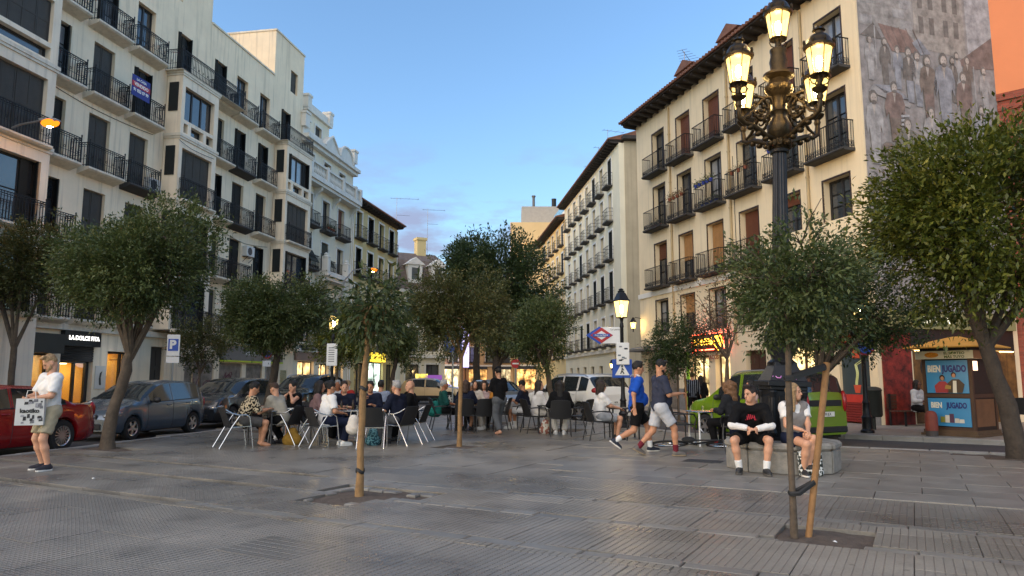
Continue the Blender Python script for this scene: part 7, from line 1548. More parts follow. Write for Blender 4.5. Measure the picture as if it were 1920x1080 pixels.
person('bearded walking man in slate tee shirt and pale shorts holding a phone', (2.72, 13.45, 0), 84, stand_pose((-.09, -.40, .15), (.09, .26, .085), (-.18, .28, 1.10), (.16, .34, 1.13), 2, .90, (R(-4), R(-22), 0), .08, hints={'elL': (-.5, -.8, -.6), 'elR': (.5, -.8, -.6), 'kneL': (-.1, 1, -.1)}, toes=((-.01, .12, -.13), (.01, .155, -.055))), 'b', (H_BLK, 'quiff'), (SLATE, .46, .10), (LGREY, 'shorts'), SHOE_G, cloth('maroon_sock', '#6a2430'), belly=.035, beard=True, curl=1.0, sole=M('sole_tan', '#8a7a62', .7), group='people walking', **near)
# 4, 5 on the bench
person('young man in black printed tee over white sleeves sitting on the stone bench', (3.66, 11.24, 0), -166, sit_pose(.45, 22, (-.04, .44, .66), (.05, .42, .67), (-.17, .43, .085), (.20, .34, .085), (R(-48), R(-8), 0), hints={'elL': (-1, -.1, -.3), 'elR': (1, -.1, -.3)}, hunch=10), 'a', (H_DBR, 'quiff'), (BLACK, .46, .06), (BLACK, 'shorts'), SHOE_K, SOCK, curl=.9, sole=M('sole_grey', '#55524e', .7), group='pair on the stone bench', **near)
bl = sit_pose(.45, 22, (-.04, .44, .66), (.05, .42, .67), (-.17, .43, .085), (.20, .34, .085), hints={'elL': (-1, -.1, -.3), 'elR': (1, -.1, -.3)}, hunch=10)
bo = [o for o in COL.objects if o.get('label', '').startswith('young man in black printed')][0]
for q in 'LR':
    a, e, w_ = A_(*bl['sh' + q]), A_(*bl['el' + q]), A_(*bl['wr' + q]); V, Q = grow([([('c', a * .3 + e * .7, e, .062, .058), ('c', e, w_ * .95 + e * .05, .058, .042, [(w_ * .92 + e * .08, (w_ - e) / np.linalg.norm(w_ - e))])], .013, .02, .003, 1)]); put('sleeve', np_mesh('sleeve', V, Q, W_TEE), bo)
pq = MB(); cz = A_(*bl['che']); kr = random.Random(8)
for i in range(9): x = -.11 + i * .027; pq.tube([(x, cz[1] + .155 - abs(x) * .25, cz[2] - .03 + kr.uniform(-.02, .01)), (x + .012, cz[1] + .150 - abs(x) * .25, cz[2] + .02 + kr.uniform(0, .04))], .009, 5)
pq.obj('shirt_print', M('print_crimson', '#b3283a', .7, var=.3, vs=40), bo)
person('blond young woman in grey vest and white tee sitting cross legged on the bench', (4.22, 10.98, 0), 172, sit_pose(.45, 5, (-.02, .38, .66), (.06, .36, .68), (-.03, .34, .16), (.05, .32, .085), (R(38), R(2), 0), True, hints={'kneL': (-.05, .5, 1), 'kneR': (.0, .6, .9)}, toes=((-.05, .15, -.045), (.03, .155, -.055))), 'a', (H_BLD, 'long'), (W_TEE, .30, .05), (DENIM, 'skirt'), SHOE_K, None, female=True, curl=.7, sole=SOLE_W, vest=GVEST, group='pair on the stone bench', s=.97, **near)
b = MB(); b.box(-.17, .17, -.05, .05, 0, .36); o = b.obj('tote_bag', pattern_cloth('tote_print', '#c9ccc8', '#2c3330', 34), None, (4.33, 10.66, 0), (R(-8), 0, R(4)), bevel=.02); tag(o, 'black and white printed bag leaning on the bench below the blond woman', 'bag')
# left tables
mid = dict(res=.021)
tab = lambda **k: sit_pose(**k)
person('man in leaf printed shirt leaning over the small table', (-5.62, 15.2, 0), 58, tab(lean=20, wrL=(-.10, .52, .76), wrR=(.10, .50, .76), hr=(0, R(-20), 0)), 'b', (H_BLK, 'short'), (PATT, .5, .14), (cloth('grey_shorts', '#4c4a48'), 'shorts'), None, sandals=True, **{**mid, 'res': .019}, group='people at the aluminium chairs')
person('boy with brown hair in beige jacket leaning over the small table', (-4.95, 15.83, 0), -72, tab(lean=24, wrL=(-.08, .50, .77), wrR=(.10, .48, .77), ankL=(-.1, .2, .08), ankR=(.1, .1, .08), hr=(0, R(-24), 0)), 'a', (H_BRN, 'quiff'), (BEIGE, .95, .12, 'jacket'), (BLACK, 'long'), SHOE_K, **mid, group='people at the aluminium chairs')
person('woman with both hands over her face at the farther steel table', (-5.2, 17.7, 0), -150, tab(lean=16, wrL=(-.07, .30, 1.02), wrR=(.07, .30, 1.02), hr=(0, R(-15), 0), female=True, hints={'elL': (-.8, .6, -.8), 'elR': (.8, .6, -.8)}), 'a', (H_BLK, 'bun'), (BLACK, .1, .08), (BLACK, 'skirt'), SHOE_W, female=True, **mid, group='people at the aluminium chairs')
person('dark haired woman in mauve shirt with sunglasses on her head', (-4.42, 16.25, 0), 80, tab(lean=10, wrL=(-.1, .45, .78), wrR=(.1, .40, .80), hr=(R(-5), R(-5), 0), female=True), 'b', (H_BLK, 'bob'), (MAUVE, .6, .18), (BLACK, 'long'), SHOE_G, female=True, **mid, group='people at the aluminium chairs')
person('woman in white tee shirt and dark jeans turned to the long table', (-3.93, 15.3, 0), 52, tab(lean=10, wrL=(-.14, .42, .76), wrR=(.16, .34, .68), hr=(R(5), R(-8), 0), female=True), 'b', (H_BLK, 'bun'), (W_TEE, .4, .12), (DENIM, 'long'), SHOE_W, female=True, **{**mid, 'res': .019}, group='people at the aluminium chairs')
person('navy shirted man turning sideways behind the beer bottles', (-3.85, 16.9, 0), -175, tab(lean=14, wrL=(-.15, .42, .77), wrR=(.15, .42, .77), hr=(R(30), R(-5), 0)), 'a', (H_DBR, 'short'), (NAVY, .6, .1), (DENIM, 'long'), SHOE_K, **mid, group='people at the aluminium chairs')
person('moustached man in dark blue facing the camera behind the wine glass', (-3.28, 16.95, 0), 178, tab(lean=14, wrL=(-.12, .40, .80), wrR=(.10, .36, .92), hr=(0, R(-8), 0)), 'b', (H_BLK, 'short'), (NAVY, .9, .1), (DENIM, 'long'), SHOE_K, **mid, group='people at the aluminium chairs')
person('grey haired man in navy with his back to the camera', (-2.42, 15.68, 0), -58, tab(lean=8, wrL=(-.22, .38, .74), wrR=(.2, .36, .74), hr=(R(5), R(-3), 0)), 'a', (H_GRY, 'short'), (NAVY, .5, .14), (GREYT, 'long'), SHOE_K, belly=.02, **{**mid, 'res': .019}, group='people at the aluminium chairs')
person('bald man in black at the end of the long table', (-2.25, 16.65, 0), -88, tab(lean=6, wrL=(-.2, .36, .72), wrR=(.2, .36, .72), hr=(R(25), R(-4), 0)), 'a', (None, ''), (BLACK, .6, .14), (BLACK, 'long'), SHOE_K, beard=False, **mid, group='people at the aluminium chairs')
person('dark haired man in pale grey shirt seen from behind', (-3.4, 18.75, 0), 4, tab(lean=5, hr=(0, 0, 0)), 'b', (H_BLK, 'short'), (PALEB, .9, .1), (DENIM, 'long'), SHOE_K, **mid, group='people at the aluminium chairs')
person('red faced man in grey in front of the black people carrier', (-5.05, 21.1, 0), 175, tab(lean=8), 'c', (H_GRY, 'short'), (LGREY, .5, .1), (DENIM, 'long'), SHOE_K, res=.026, group='pair by the people carrier')
person('blond woman in red in front of the black people carrier', (-4.70, 21.0, 0), -150, tab(lean=8, female=True), 'a', (H_BLD, 'bun'), (RED, .3, .1), (DENIM, 'long'), SHOE_K, female=True, res=.026, group='pair by the people carrier')
# middle tables
far = dict(res=.024, group='people at the black armchairs')
person('person in teal and dark clothes leaning back in a black armchair', (-1.90, 20.12, 0), 75, tab(lean=0, wrL=(-.2, .3, .7), wrR=(.2, .3, .7)), 'c', (H_GRY, 'short'), (cloth('dark_teal', '#14443f'), .6, .1), (BLACK, 'long'), SHOE_K, **far)
person('person in slate blue leaning forward over the black table', (-1.55, 20.95, 0), 95, tab(lean=30, hr=(0, R(-20), 0)), 'b', (H_GRY, 'short'), (PALEB, .95, .1), (GREYT, 'long'), SHOE_K, **far)
person('short haired woman in navy seen from behind at the black table', (-1.25, 19.6, 0), 0, tab(lean=8, female=True), 'b', (H_BRN, 'bob'), (NAVY, .5, .12), (cloth('khaki_skirt', '#6b6152'), 'skirt'), SHOE_K, female=True, **far)
person('young woman with dark loose hair at the far end of the black table', (-1.12, 21.4, 0), 172, tab(lean=10, female=True, hr=(R(20), 0, 0)), 'a', (H_DBR, 'long'), (CREAM, .4, .1), (DENIM, 'long'), SHOE_K, female=True, **far)
person('long haired woman in pale blouse facing the camera at the black table', (-.82, 21.5, 0), 180, tab(lean=12, female=True, hr=(0, R(-14), 0)), 'a', (H_DBR, 'long'), (cloth('rose_blouse', '#b09a98'), .5, .1), (BLACK, 'long'), SHOE_K, female=True, **far)
person('woman in mustard and white top at the side of the black table', (-.42, 20.3, 0), -82, tab(lean=10, female=True, hr=(R(10), 0, 0)), 'a', (H_DBR, 'bob'), (MUST, .3, .1), (CREAM, 'long'), SHOE_W, female=True, **far)
person('waitress in black top, cap and grey trousers standing at a table', (-.32, 18.7, 0), -35, stand_pose((-.10, -.16, .08), (.10, .16, .08), (-.10, .34, 1.12), (.16, .32, 1.10), 4, .92, (R(-10), R(-14), 0), female=True), 'a', (H_BLK, 'short'), (BLACK, .5, .06), (GREYT, 'long'), None, sandals=True, female=True, hat=BLACK, s=.96, res=.02, group='people standing')
person('man in navy tee and white shorts looking at a phone', (.42, 20.55, 0), -68, tab(lean=12, wrL=(-.06, .42, .80), wrR=(.08, .42, .80), ankL=(-.12, .46, .08), ankR=(.1, .40, .08), hr=(0, R(-24), 0)), 'b', (H_BLK, 'short'), (NAVY, .45, .1), (cloth('white_shorts', '#cfcfcc'), 'shorts'), SHOE_W, SOCK, **far)
person('woman with long dark hair in white sweater looking at the camera', (.62, 19.1, 0), 70, tab(lean=8, female=True, wrL=(-.1, .42, .76), wrR=(.1, .42, .76), hr=(R(-38), R(-4), 0)), 'a', (H_DBR, 'long'), (cloth('white_sweater', '#cbc8c4'), .95, .12, 'sweater'), (CREAM, 'long'), SHOE_G, female=True, **far)
person('woman in black with long black hair seen from behind', (1.2, 18.18, 0), 2, tab(lean=5, female=True, ankL=(-.1, .4, .08), ankR=(.1, .3, .08)), 'b', (H_BLK, 'long'), (BLACK, .95, .12), (CREAM, 'long'), SHOE_W, female=True, **{**far, 'res': .021})
person('girl with glasses in white tee shirt sitting in profile', (2.02, 16.95, 0), 78, tab(lean=4, female=True, wrL=(-.1, .46, .72), wrR=(.1, .46, .72), hr=(R(-6), R(-6), 0)), 'a', (H_DBR, 'bob'), (W_TEE, .4, .12), (cloth('grey_shorts_b', '#8f9296'), 'shorts'), SHOE_K, female=True, glasses=True, **{**far, 'res': .020})
person('woman with curly honey hair in dark coat seen from behind', (4.55, 14.92, 0), -38, tab(lean=8, female=True, wrL=(-.12, .40, .76), wrR=(.1, .40, .76)), 'a', (H_CUR, 'curly'), (OLIVE, .95, .14, 'coat'), (BLACK, 'long'), SHOE_K, female=True, **{**far, 'res': .020})
person('dark haired man in pink singlet in profile before the van', (5.42, 16.45, 0), -88, tab(lean=0, wrL=(-.2, .3, .72), wrR=(.2, .3, .72), hr=(R(5), R(2), 0)), 'b', (H_BLK, 'short'), (cloth('pale_pink', '#b79a92'), .2, .1), (DENIM, 'long'), SHOE_K, **{**far, 'res': .020})
person('man in dark striped jacket walking towards the tobacco shop', (7.2, 29.0, -.128), 10, stand_pose((-.1, -.12, .08), (.1, .16, .08), (-.3, .1, .88), (.3, .05, .88), 0), 'b', (H_BRN, 'short'), (STRP, .95, .14, 'jacket'), (BLACK, 'long'), SHOE_K, res=.024, group='people standing')
person('smaller person in black beside the striped jacket', (7.62, 29.3, -.128), 20, stand_pose((-.1, -.1, .08), (.1, .12, .08), (-.26, .1, .88), (.26, .05, .88), 0, female=True), 'b', (H_BLK, 'long'), (BLACK, .95, .14), (BLACK, 'long'), SHOE_K, res=.024, female=True, s=.93, group='people standing')
person('woman in pale jacket sitting on a slatted seat beside the kiosk', (12.15, 21.9, 0), 150, tab(lean=4, female=True), 'd', (H_BLK, 'bob'), (cloth('pale_jacket', '#a7a7a9'), .95, .12, 'jacket'), (BLACK, 'long'), SHOE_K, res=.024, female=True, glasses=True, group='people by the kiosk')
# ================================================================ KIOSK, SIGNS, SMALL THINGS
def kiosk():
    t = thing('lottery_kiosk', 'brown ticket kiosk with blue posters and a tan hipped roof', 'kiosk', (10.48, 18.52, 0), R(-55)); t.scale = (1, 1, .9); w, d = 1.16, 1.25
    BRN = M('kiosk_brown', '#4a3324', .55, var=.15); TAN = M('kiosk_roof', '#c8933c', .6, var=.1); CRM = M('kiosk_cream', '#dcd3b4', .6, var=.05)
    b = MB(); b.box(-.04, w + .04, -.04, d + .04, 0, .16); b.box(-.09, w + .09, -.09, d + .09, 0, .06); b.obj('plinth', M('kiosk_plinth', '#57432f', .7, var=.2), t)
    for x in (0, w - .08):
        for y in (0, d - .08): b = MB(); b.box(x, x + .08, y, y + .08, .16, 2.1); b.obj('corner_post', BRN, t)
    
    for q in ((.08, w - .08, .0, .06, 1.04, 1.14), (w - .06, w, .08, d - .08, 1.04, 1.14), (0, .06, .08, d - .08, 1.04, 1.14), (.08, w - .08, .02, .07, .16, .24)): b = MB(); b.box(*q); b.obj('rail', BRN, t)
    b = MB(); b.box(.02, w - .02, .09, d - .02, .16, 2.1); b.obj('inner_wall', M('kiosk_inside', '#241b14', .6), t)
    b = MB(); b.box(-.1, w + .1, -.1, d + .1, 2.1, 2.32); b.obj('fascia', CRM, t); b = MB(); b.box(w + .101, w + .108, -.1, d + .1, 2.1, 2.32); b.obj('fascia_side', M('kiosk_wood', '#8a5a34', .6), t)
    b = MB(); b.box(-.02, w + .02, -.02, d + .02, 2.32, 2.40); b.obj('roof_gap', CBLACK, t)
    r = MB(); o = .30; z0, z1 = 2.40, 2.74; q = [(-o, -o), (w + o, -o), (w + o, d + o), (-o, d + o)]; r.add([(x, y, z0) for x, y in q] + [(x, y, z0 + .03) for x, y in q] + [(w/2 - .1, d/2, z1), (w/2 + .1, d/2, z1)], [(3, 2, 1, 0), (0, 1, 5, 4), (1, 2, 6, 5), (2, 3, 7, 6), (3, 0, 4, 7), (4, 5, 9, 8), (5, 6, 9), (6, 7, 8, 9), (7, 4, 8)]); r.obj('roof', TAN, t)
    PB_ = M('poster_blue', '#3f8fc0', .35, var=.05, vs=1.5); NV = M('poster_navy', '#1c2f78', .4, var=0); CR = M('poster_cream', '#e8e2cf', .4, var=0)
    for z0, z1, up in ((1.16, 2.06, True), (.26, 1.02, False)):
        b = MB(); b.box(.09, w - .09, .005, .06, z0, z1); p = b.obj('poster', PB_, t); zt = z1 - .24 if up else z1 - .20
        text('BIEN', .25 if up else .21, CR, p, (.29, -.0, zt), (R(90), 0, 0), .045, .6); text('JUGADO', .25 if up else .21, NV, p, (.76, -.0, zt), (R(90), 0, 0), .045, .56)
        def sh(pts, mat, l=0): q = MB(); q.ext([(x, -.0 - l * .003, z) for x, z in pts], (0, -.003, 0)); q.obj('print', mat, p)
        el = lambda x, z, a, c: [(x + a * math.cos(k * .628), z + c * math.sin(k * .628)) for k in range(10)]
        if up:
            SKp = M('poster_skin', '#b98a68', .5, var=0); HRp = M('poster_hair', '#241812', .5, var=0); RDp = M('poster_red', '#a83a3c', .5, var=.1); BRp = M('poster_brown', '#4b3a2a', .5, var=.1); OCp = M('poster_ochre', '#b08a42', .5, var=0)
            sh([(.30, 1.17), (.60, 1.17), (.62, 1.38), (.54, 1.48), (.40, 1.48), (.28, 1.36)], RDp, 1); sh([(.58, 1.17), (.92, 1.17), (.98, 1.40), (.86, 1.54), (.70, 1.54), (.58, 1.42)], BRp, 1); sh([(.70, 1.17), (.79, 1.17), (.80, 1.5), (.72, 1.5)], CR, 2); sh(el(.47, 1.58, .065, .085), HRp, 2); sh(el(.475, 1.56, .042, .058), SKp, 3); sh(el(.74, 1.66, .06, .075), HRp, 2); sh(el(.745, 1.64, .042, .058), SKp, 3); sh([(.52, 1.28), (.66, 1.27), (.67, 1.36), (.55, 1.39)], OCp, 4)
        else:
            for x, c, hh in ((.42, '#8a8a3a', .16), (.53, '#d9d4c4', .2), (.63, '#5b3a52', .24), (.75, '#cfc9b8', .12), (.86, '#d9d4c4', .1)): sh([(x - .055, .36), (x + .055, .36), (x + .05, .36 + hh), (x - .05, .36 + hh)], M('poster_item' + c, c, .5, var=.1), 1)
    f = [text('EL SORTEO', .095, M('letters_olive', '#5d6a2a', .5, var=0), t, (.83, -.103, 2.25), (R(90), 0, 0), .03), text('MÁS TUYO', .095, _M['letters_olive'], t, (.83, -.103, 2.15), (R(90), 0, 0), .03)]
    q = MB(); q.ext([(.30 + .17 * math.cos(k * .524), -.103, 2.21 + .075 * math.sin(k * .524)) for k in range(12)], (0, -.004, 0)); q.obj('logo', M('logo_orange', '#d98a1e', .5, var=.2, vs=20), t)
    b = MB(); b.box(w - .03, w - .024, .14, .78, 1.18, 2.04); b.obj('pane', PANE, t); b = MB(); b.box(w - .02, w - .012, .12, .36, 1.78, 2.03); b.obj('screen', glow('kiosk_screen', (1, .62, .42), .9), t); b = MB(); b.box(w - .03, w - .01, .12, d - .14, .26, 1.0); b.obj('poster_side', M('poster_dusk', '#6b4a30', .5, var=.3, vs=3), t)
kiosk()
b = MB(); b.lathe([(.135, 0), (.135, .13)], 16); o = b.obj('bollard', M('bollard_base', (.06, .05, .045), .7), None, (10.36, 18.06, 0)); c = MB(); c.lathe([(.145, .13), (.145, .46), (.13, .53), (.10, .585), (.05, .61), (0, .615)], 16); c.obj('cover', M('bollard_rust', '#7c3626', .6, var=.2, vs=6), o, smooth=40); tag(o, 'rust brown round topped bollard in front of the kiosk', 'bollard')
b = MB(); b.lathe([(.21, .35), (.24, .4), (.24, 1.05), (.26, 1.08), (.22, 1.14), (.1, 1.18), (0, 1.18)], 16); b.lathe([(.05, 0), (.05, .4)], 8); tag(b.obj('litter_bin', M('bin_green', '#2a2e2a', .6, var=.1), None, (10.05, 20.3, 0), smooth=40), 'dark litter bin beside the noodle shop panel', 'bin')
t = thing('slatted_seat', 'wooden slatted seat under the woman in the pale jacket', 'bench', (12.1, 22.15, 0), R(30))
for i in range(5): b = MB(); b.box(-.7, .7, -.25 + i * .1, -.17 + i * .1, .42, .445); b.obj('slat', WOODB, t); b = MB(); b.box(-.7, .7, .28, .305, .5 + i * .09, .57 + i * .09); b.obj('slat', WOODB, t)
for x in (-.6, .6): b = MB(); b.bar((x, -.2, 0), (x, -.2, .42), .05); b.bar((x, .27, 0), (x, .27, .95), .05); b.obj('leg', IRON, t)
for x, y, h, lb in ((14.3, 20.3, 40, 'black armchair nearest the kiosk back on the bar terrace'), (15.2, 21.0, -70, 'black armchair farther right on the bar terrace'), (14.9, 19.4, 10, 'black armchair at the front of the bar terrace')): chair('B', x, y, h, lb)
# ---- signs
WHITE_S = M('sign_white', '#e6e6e2', .45, var=.05); BLUE_S = M('sign_blue', '#1f4fae', .4, var=.03); RED_S = M('sign_red', '#b3262c', .4, var=.03); POLE = M('pole_galvanised', (.32, .33, .33), .45, .7)
def disc(parent, loc, rot, r, mat, name='disc', th=.012):
    b = MB(); b.lathe([(0, 0), (r, 0), (r, th), (0, th)], 28); return b.obj(name, mat, parent, loc, rot, smooth=40)
t = thing('parking_sign', 'blue letter P parking sign on a pole behind the silver hatchback', 'sign', (-13.55, 28.9, 0), R(12)); b = MB(); b.tube([(0, 0, 0), (0, 0, 2.1)], .04, 8); b.obj('pole', POLE, t); b = MB(); b.box(-.24, .24, -.06, -.03, 2.3, 3.15); b.obj('panel', WHITE_S, t, bevel=.01); b = MB(); b.box(-.19, .19, -.07, -.06, 2.5, 2.98); b.obj('symbol', BLUE_S, t); text('P', .46, WHITE_S, t, (-.02, -.075, 2.74), (R(90), 0, 0), .05); b = MB(); b.box(-.24, .24, -.06, -.03, 2.02, 2.27); b.obj('plate', WHITE_S, t); b = MB(); b.tube([(0, 0, 2.05), (0, 0, 3.1)], .03, 6); b.obj('pole_top', POLE, t)
t = thing('no_stopping_sign', 'round red and blue disc sign above a white plate near the hardware shop', 'sign', (-12.3, 36.2, 0), R(60)); b = MB(); b.tube([(0, 0, 0), (0, 0, 3.2)], .035, 8); b.obj('pole', POLE, t); disc(t, (0, -.03, 2.75), (R(90), 0, 0), .36, RED_S); disc(t, (0, -.045, 2.75), (R(90), 0, 0), .28, BLUE_S); b = MB(); b.obox((0, -.06, 2.75), (.56, .006, .07), (0, R(45), 0)); b.obj('bar', RED_S, t); b = MB(); b.box(-.25, .25, -.05, -.03, 2.0, 2.3); b.obj('plate', WHITE_S, t)
X0, Y0 = 3.22, 21.1
t = thing('metro_sign', 'white metro sign with red and blue diamond on the lamp post', 'sign', (X0, Y0, 0)); b = MB(); b.box(-.72, -.06, -.02, .02, 2.42, 2.90); b.obj('panel', WHITE_S, t, bevel=.006); 
def dia(cx, cz, a, c, mat, l, nm='diamond'): q = MB(); q.ext([(cx - a, -.021 - l * .004, cz), (cx, -.021 - l * .004, cz - c), (cx + a, -.021 - l * .004, cz), (cx, -.021 - l * .004, cz + c)], (0, -.004, 0)); return q.obj(nm, mat, t)
dia(-.66, 2.66, .40, .26, BLUE_S, 0); dia(-.60, 2.66, .33, .23, RED_S, 1); dia(-.60, 2.66, .20, .13, WHITE_S, 2); q = MB(); q.box(-.86, -.36, -.046, -.036, 2.62, 2.70); q.obj('band', BLUE_S, t); text('Metro de Madrid', .062, WHITE_S, t, (-.61, -.05, 2.66), (R(90), 0, 0), .02, .9); text('La Latina', .075, PTXT, t, (-.2, -.024, 2.83), (R(90), 0, 0), 0)
t = thing('notice_panel', 'white street notice panel strapped to the metro lamp post', 'sign', (X0, Y0 - .09, 0)); b = MB(); b.box(-.19, .19, -.03, .0, 1.80, 2.44); b.obj('panel', WHITE_S, t, bevel=.03); kr = random.Random(4)
for i in range(9): q = MB(); x, z = kr.uniform(-.12, .12), kr.uniform(1.88, 2.36); q.box(x - .04, x + .04, -.036, -.03, z - .02, z + .02); q.obj('sticker', M('sticker_%d' % (i % 3), ('#3a3a3c', '#8a8d90', '#5d6b78')[i % 3], .6, var=.5, vs=50), t)
t = thing('crossing_sign', 'blue square pedestrian crossing sign below the notice panel', 'sign', (X0 - .02, Y0 - .05, -.16)); b = MB(); b.box(-.29, .29, -.005, .02, 1.58, 2.12); b.obj('panel', BLUE_S, t, bevel=.02); q = MB(); q.ext([(-.21, -.012, 1.66), (.21, -.012, 1.66), (.0, -.012, 2.03)], (0, .006, 0)); q.obj('triangle', WHITE_S, t); q = MB(); q.ell((.0, -.015, 1.92), (.03, .006, .03), 8); q.tube([(0, -.015, 1.88), (-.01, -.015, 1.79), (-.05, -.015, 1.70)], .016, 5); q.tube([(-.01, -.015, 1.79), (.05, -.015, 1.70)], .016, 5); q.tube([(0, -.015, 1.86), (.05, -.015, 1.80)], .012, 5); q.obj('walker', PTXT, t)
t = thing('no_parking_disc', 'red ringed blue disc on the lamp post by the noodle shop', 'sign', (9.3, 19.08, 0), R(10)); disc(t, (0, -.05, 2.3), (R(90), 0, 0), .30, RED_S); disc(t, (0, -.066, 2.3), (R(90), 0, 0), .245, BLUE_S); q = MB(); q.obox((0, -.082, 2.3), (.48, .006, .05), (0, R(45), 0)); q.obj('bar', RED_S, t); text('12', .14, WHITE_S, t, (0, -.084, 2.36), (R(90), 0, 0), .03)
t = thing('notice_panel', 'white rounded notice on the lantern post behind the left tables', 'sign', (-6.45, 25.9, 0), R(-8)); b = MB(); b.box(-.2, .2, -.03, 0, 1.85, 2.65); b.obj('panel', WHITE_S, t, bevel=.05); q = MB()
for i in range(7): q.box(-.12, .1, -.034, -.03, 2.0 + i * .08, 2.03 + i * .08)
q.obj('print', M('print_grey', '#77787a', .6, var=.3), t)
t = thing('disc_sign', 'small red no entry disc far down the street', 'sign', (.3, 60.5, -.1)); disc(t, (0, -.08, 2.75), (R(90), 0, 0), .38, RED_S); q = MB(); q.box(-.26, .26, -.10, -.09, 2.69, 2.81); q.obj('bar', WHITE_S, t); q = MB(); q.tube([(0, 0, 0), (0, 0, 3)], .05, 6); q.obj('pole', POLE, t)
t = thing('blue_sign', 'blue rectangular road sign among the trees at the street end', 'sign', (-3.6, 44, -.1)); b = MB(); b.box(-.55, .55, -.04, 0, 3.1, 4.5); b.obj('panel', BLUE_S, t); q = MB(); q.tube([(0, 0, 0), (0, 0, 3.2)], .05, 6); q.obj('pole', POLE, t); q = MB(); q.ext([(-.3, -.05, 3.5), (.3, -.05, 3.5), (0, -.05, 4.2)], (0, .006, 0)); q.obj('symbol', WHITE_S, t)
# neon tobacco sign on the cream house
t = thing('neon_sign', 'glowing yellow and red tobacco shop sign on the cream house', 'sign', R1.W(8.3, .12, 2.55), R1.rz); b = MB(); b.box(-1.25, 1.25, -.1, 0, 0, .72); b.obj('board', M('neon_board', '#4a1410', .5), t); text('MONTES', .40, glow('neon_yellow', (1, .46, .04), 3), t, (-.35, -.115, .42), (R(90), 0, 0), .03); q = MB(); q.ext([(.55, -.11, .62), (1.1, -.11, .66), (1.16, -.11, .3), (.86, -.11, .02), (.55, -.11, .28)], (0, -.02, 0)); q.obj('emblem', glow('neon_amber', (1, .42, .03), 3), t); q = MB(); q.tube([(-1.2, -.11, .08), (.5, -.11, .08)], .02, 6); q.tube([(-1.26, -.11, -.02), (-1.26, -.11, .76), (1.26, -.11, .76), (1.26, -.11, -.02)], .016, 6); q.obj('neon_tube', glow('neon_red', (1, .07, .03), 8), t); text('TABACOS', .26, M('letters_rust', '#8a3a26', .5, var=0), t, (.1, -.02, -.25), (R(90), 0, 0), .02)
# ---- fallen bicycle
def bicycle():
    t = thing('bicycle', 'black bicycle lying flat on the slabs behind the walking men', 'bicycle', (3.62, 14.55, .07), rot=(R(77), 0, R(-6))); fm = M('bike_black', (.02, .02, .022), .4, .2); r = .33
    for x in (-.52, .52):
        b = MB(); b.tube([(x + r * math.cos(a), 0, r + r * math.sin(a)) for a in np.linspace(0, 2 * math.pi, 33)[:-1]], .022, 7, closed=True); w = b.obj('wheel', TYRE, t, smooth=60); s_ = MB()
        for i in range(14): a = 2 * math.pi * i / 14; s_.tube([(x, .02 * (-1) ** i, r), (x + (r - .03) * math.cos(a), 0, r + (r - .03) * math.sin(a))], .0025, 3)
        s_.lathe([(.02, -.05), (.02, .05)], 8, (x, 0, r)); s_.tube([(x + (r - .03) * math.cos(a), 0, r + (r - .03) * math.sin(a)) for a in np.linspace(0, 2 * math.pi, 33)[:-1]], .01, 5, closed=True); s_.obj('spokes', ALU, w)
    f = MB(); bb, hd, st = (-.06, 0, .30), (.36, 0, .86), (-.2, 0, .82); f.tube([bb, hd], .018, 8); f.tube([bb, st], .016, 8); f.tube([st, (.33, 0, .82)], .015, 8); f.tube([(.38, 0, .92), (.34, 0, .76), (.44, 0, .6), (.52, 0, r)], .014, 8); f.tube([bb, (-.52, 0, r)], .011, 6); f.tube([(-.19, 0, .78), (-.52, 0, r)], .010, 6); f.obj('frame', fm, t, smooth=50)
    h = MB(); h.tube([(.42, -.29, 1.0), (.40, -.1, .95), (.40, .1, .95), (.42, .29, 1.0)], .012, 6); h.tube([(.38, 0, .9), (.40, 0, .95)], .014, 6); h.obj('handlebar', fm, t, smooth=50); s_ = MB(); s_.ell((-.23, 0, .88), (.13, .06, .03), 10); s_.obj('saddle', MESHB, t, smooth=60); c = MB(); c.lathe([(0, -.03), (.09, -.03), (.09, -.025), (0, -.025)], 18); co = c.obj('crank', ALU, t, (-.06, 0, .30), (R(90), 0, 0)); p = MB(); p.bar((-.06, .05, .3), (-.06, .05, .13), .02); p.box(-.11, -.01, .05, .13, .115, .14); p.obj('pedal', fm, t); rl = MB(); rl.ell((.3, 0, .7), (.05, .03, .02), 8); rl.obj('lamp', RED_S, t)
bicycle()
# ---- bags
def bag(nm, lb, x, y, z, size, mat, rz=0):
    F, lo = field([('c', (0, 0, size[2] * .28), (0, 0, size[2] * .72), size[0] * .5, size[0] * .38), ('c', (-size[0] * .25, 0, size[2] * .25), (size[0] * .25, 0, size[2] * .25), size[1], size[1])], .02, .05, .006, x); V, Q = snet(F, lo, .02); o = put(nm, np_mesh(nm, V, Q, mat), None, (x, y, z), (0, 0, rz)); tag(o, lb, 'bag', 'bags by the tables'); s_ = MB(); s_.tube([(-.08, 0, size[2] * .8), (-.06, .02, size[2] * 1.2), (.06, .02, size[2] * 1.2), (.08, 0, size[2] * .8)], .008, 5); s_.obj('strap', mat, o); return o
bag('backpack', 'ochre backpack under the boy in the beige jacket', -4.72, 15.75, .0, (.3, .14, .34), cloth('ochre', '#8a6a2c')); bag('cloth_bag', 'off white cloth bag hanging beside the long table', -3.28, 15.15, .28, (.28, .09, .38), CREAM); bag('backpack', 'teal backpack on the back of a black armchair', -2.12, 20.0, .42, (.32, .14, .36), cloth('teal', '#1f6a60')); bag('tote_bag', 'cream tote bag with figures on the ground by the white sweater', .86, 18.75, 0, (.3, .08, .34), pattern_cloth('tote_figures', '#b9b2a4', '#8a5a4c', 16)); bag('patterned_bag', 'teal dotted bag under the long table', -2.95, 15.55, 0, (.26, .1, .36), pattern_cloth('teal_dots', '#1a3c48', '#5f8a92', 30))
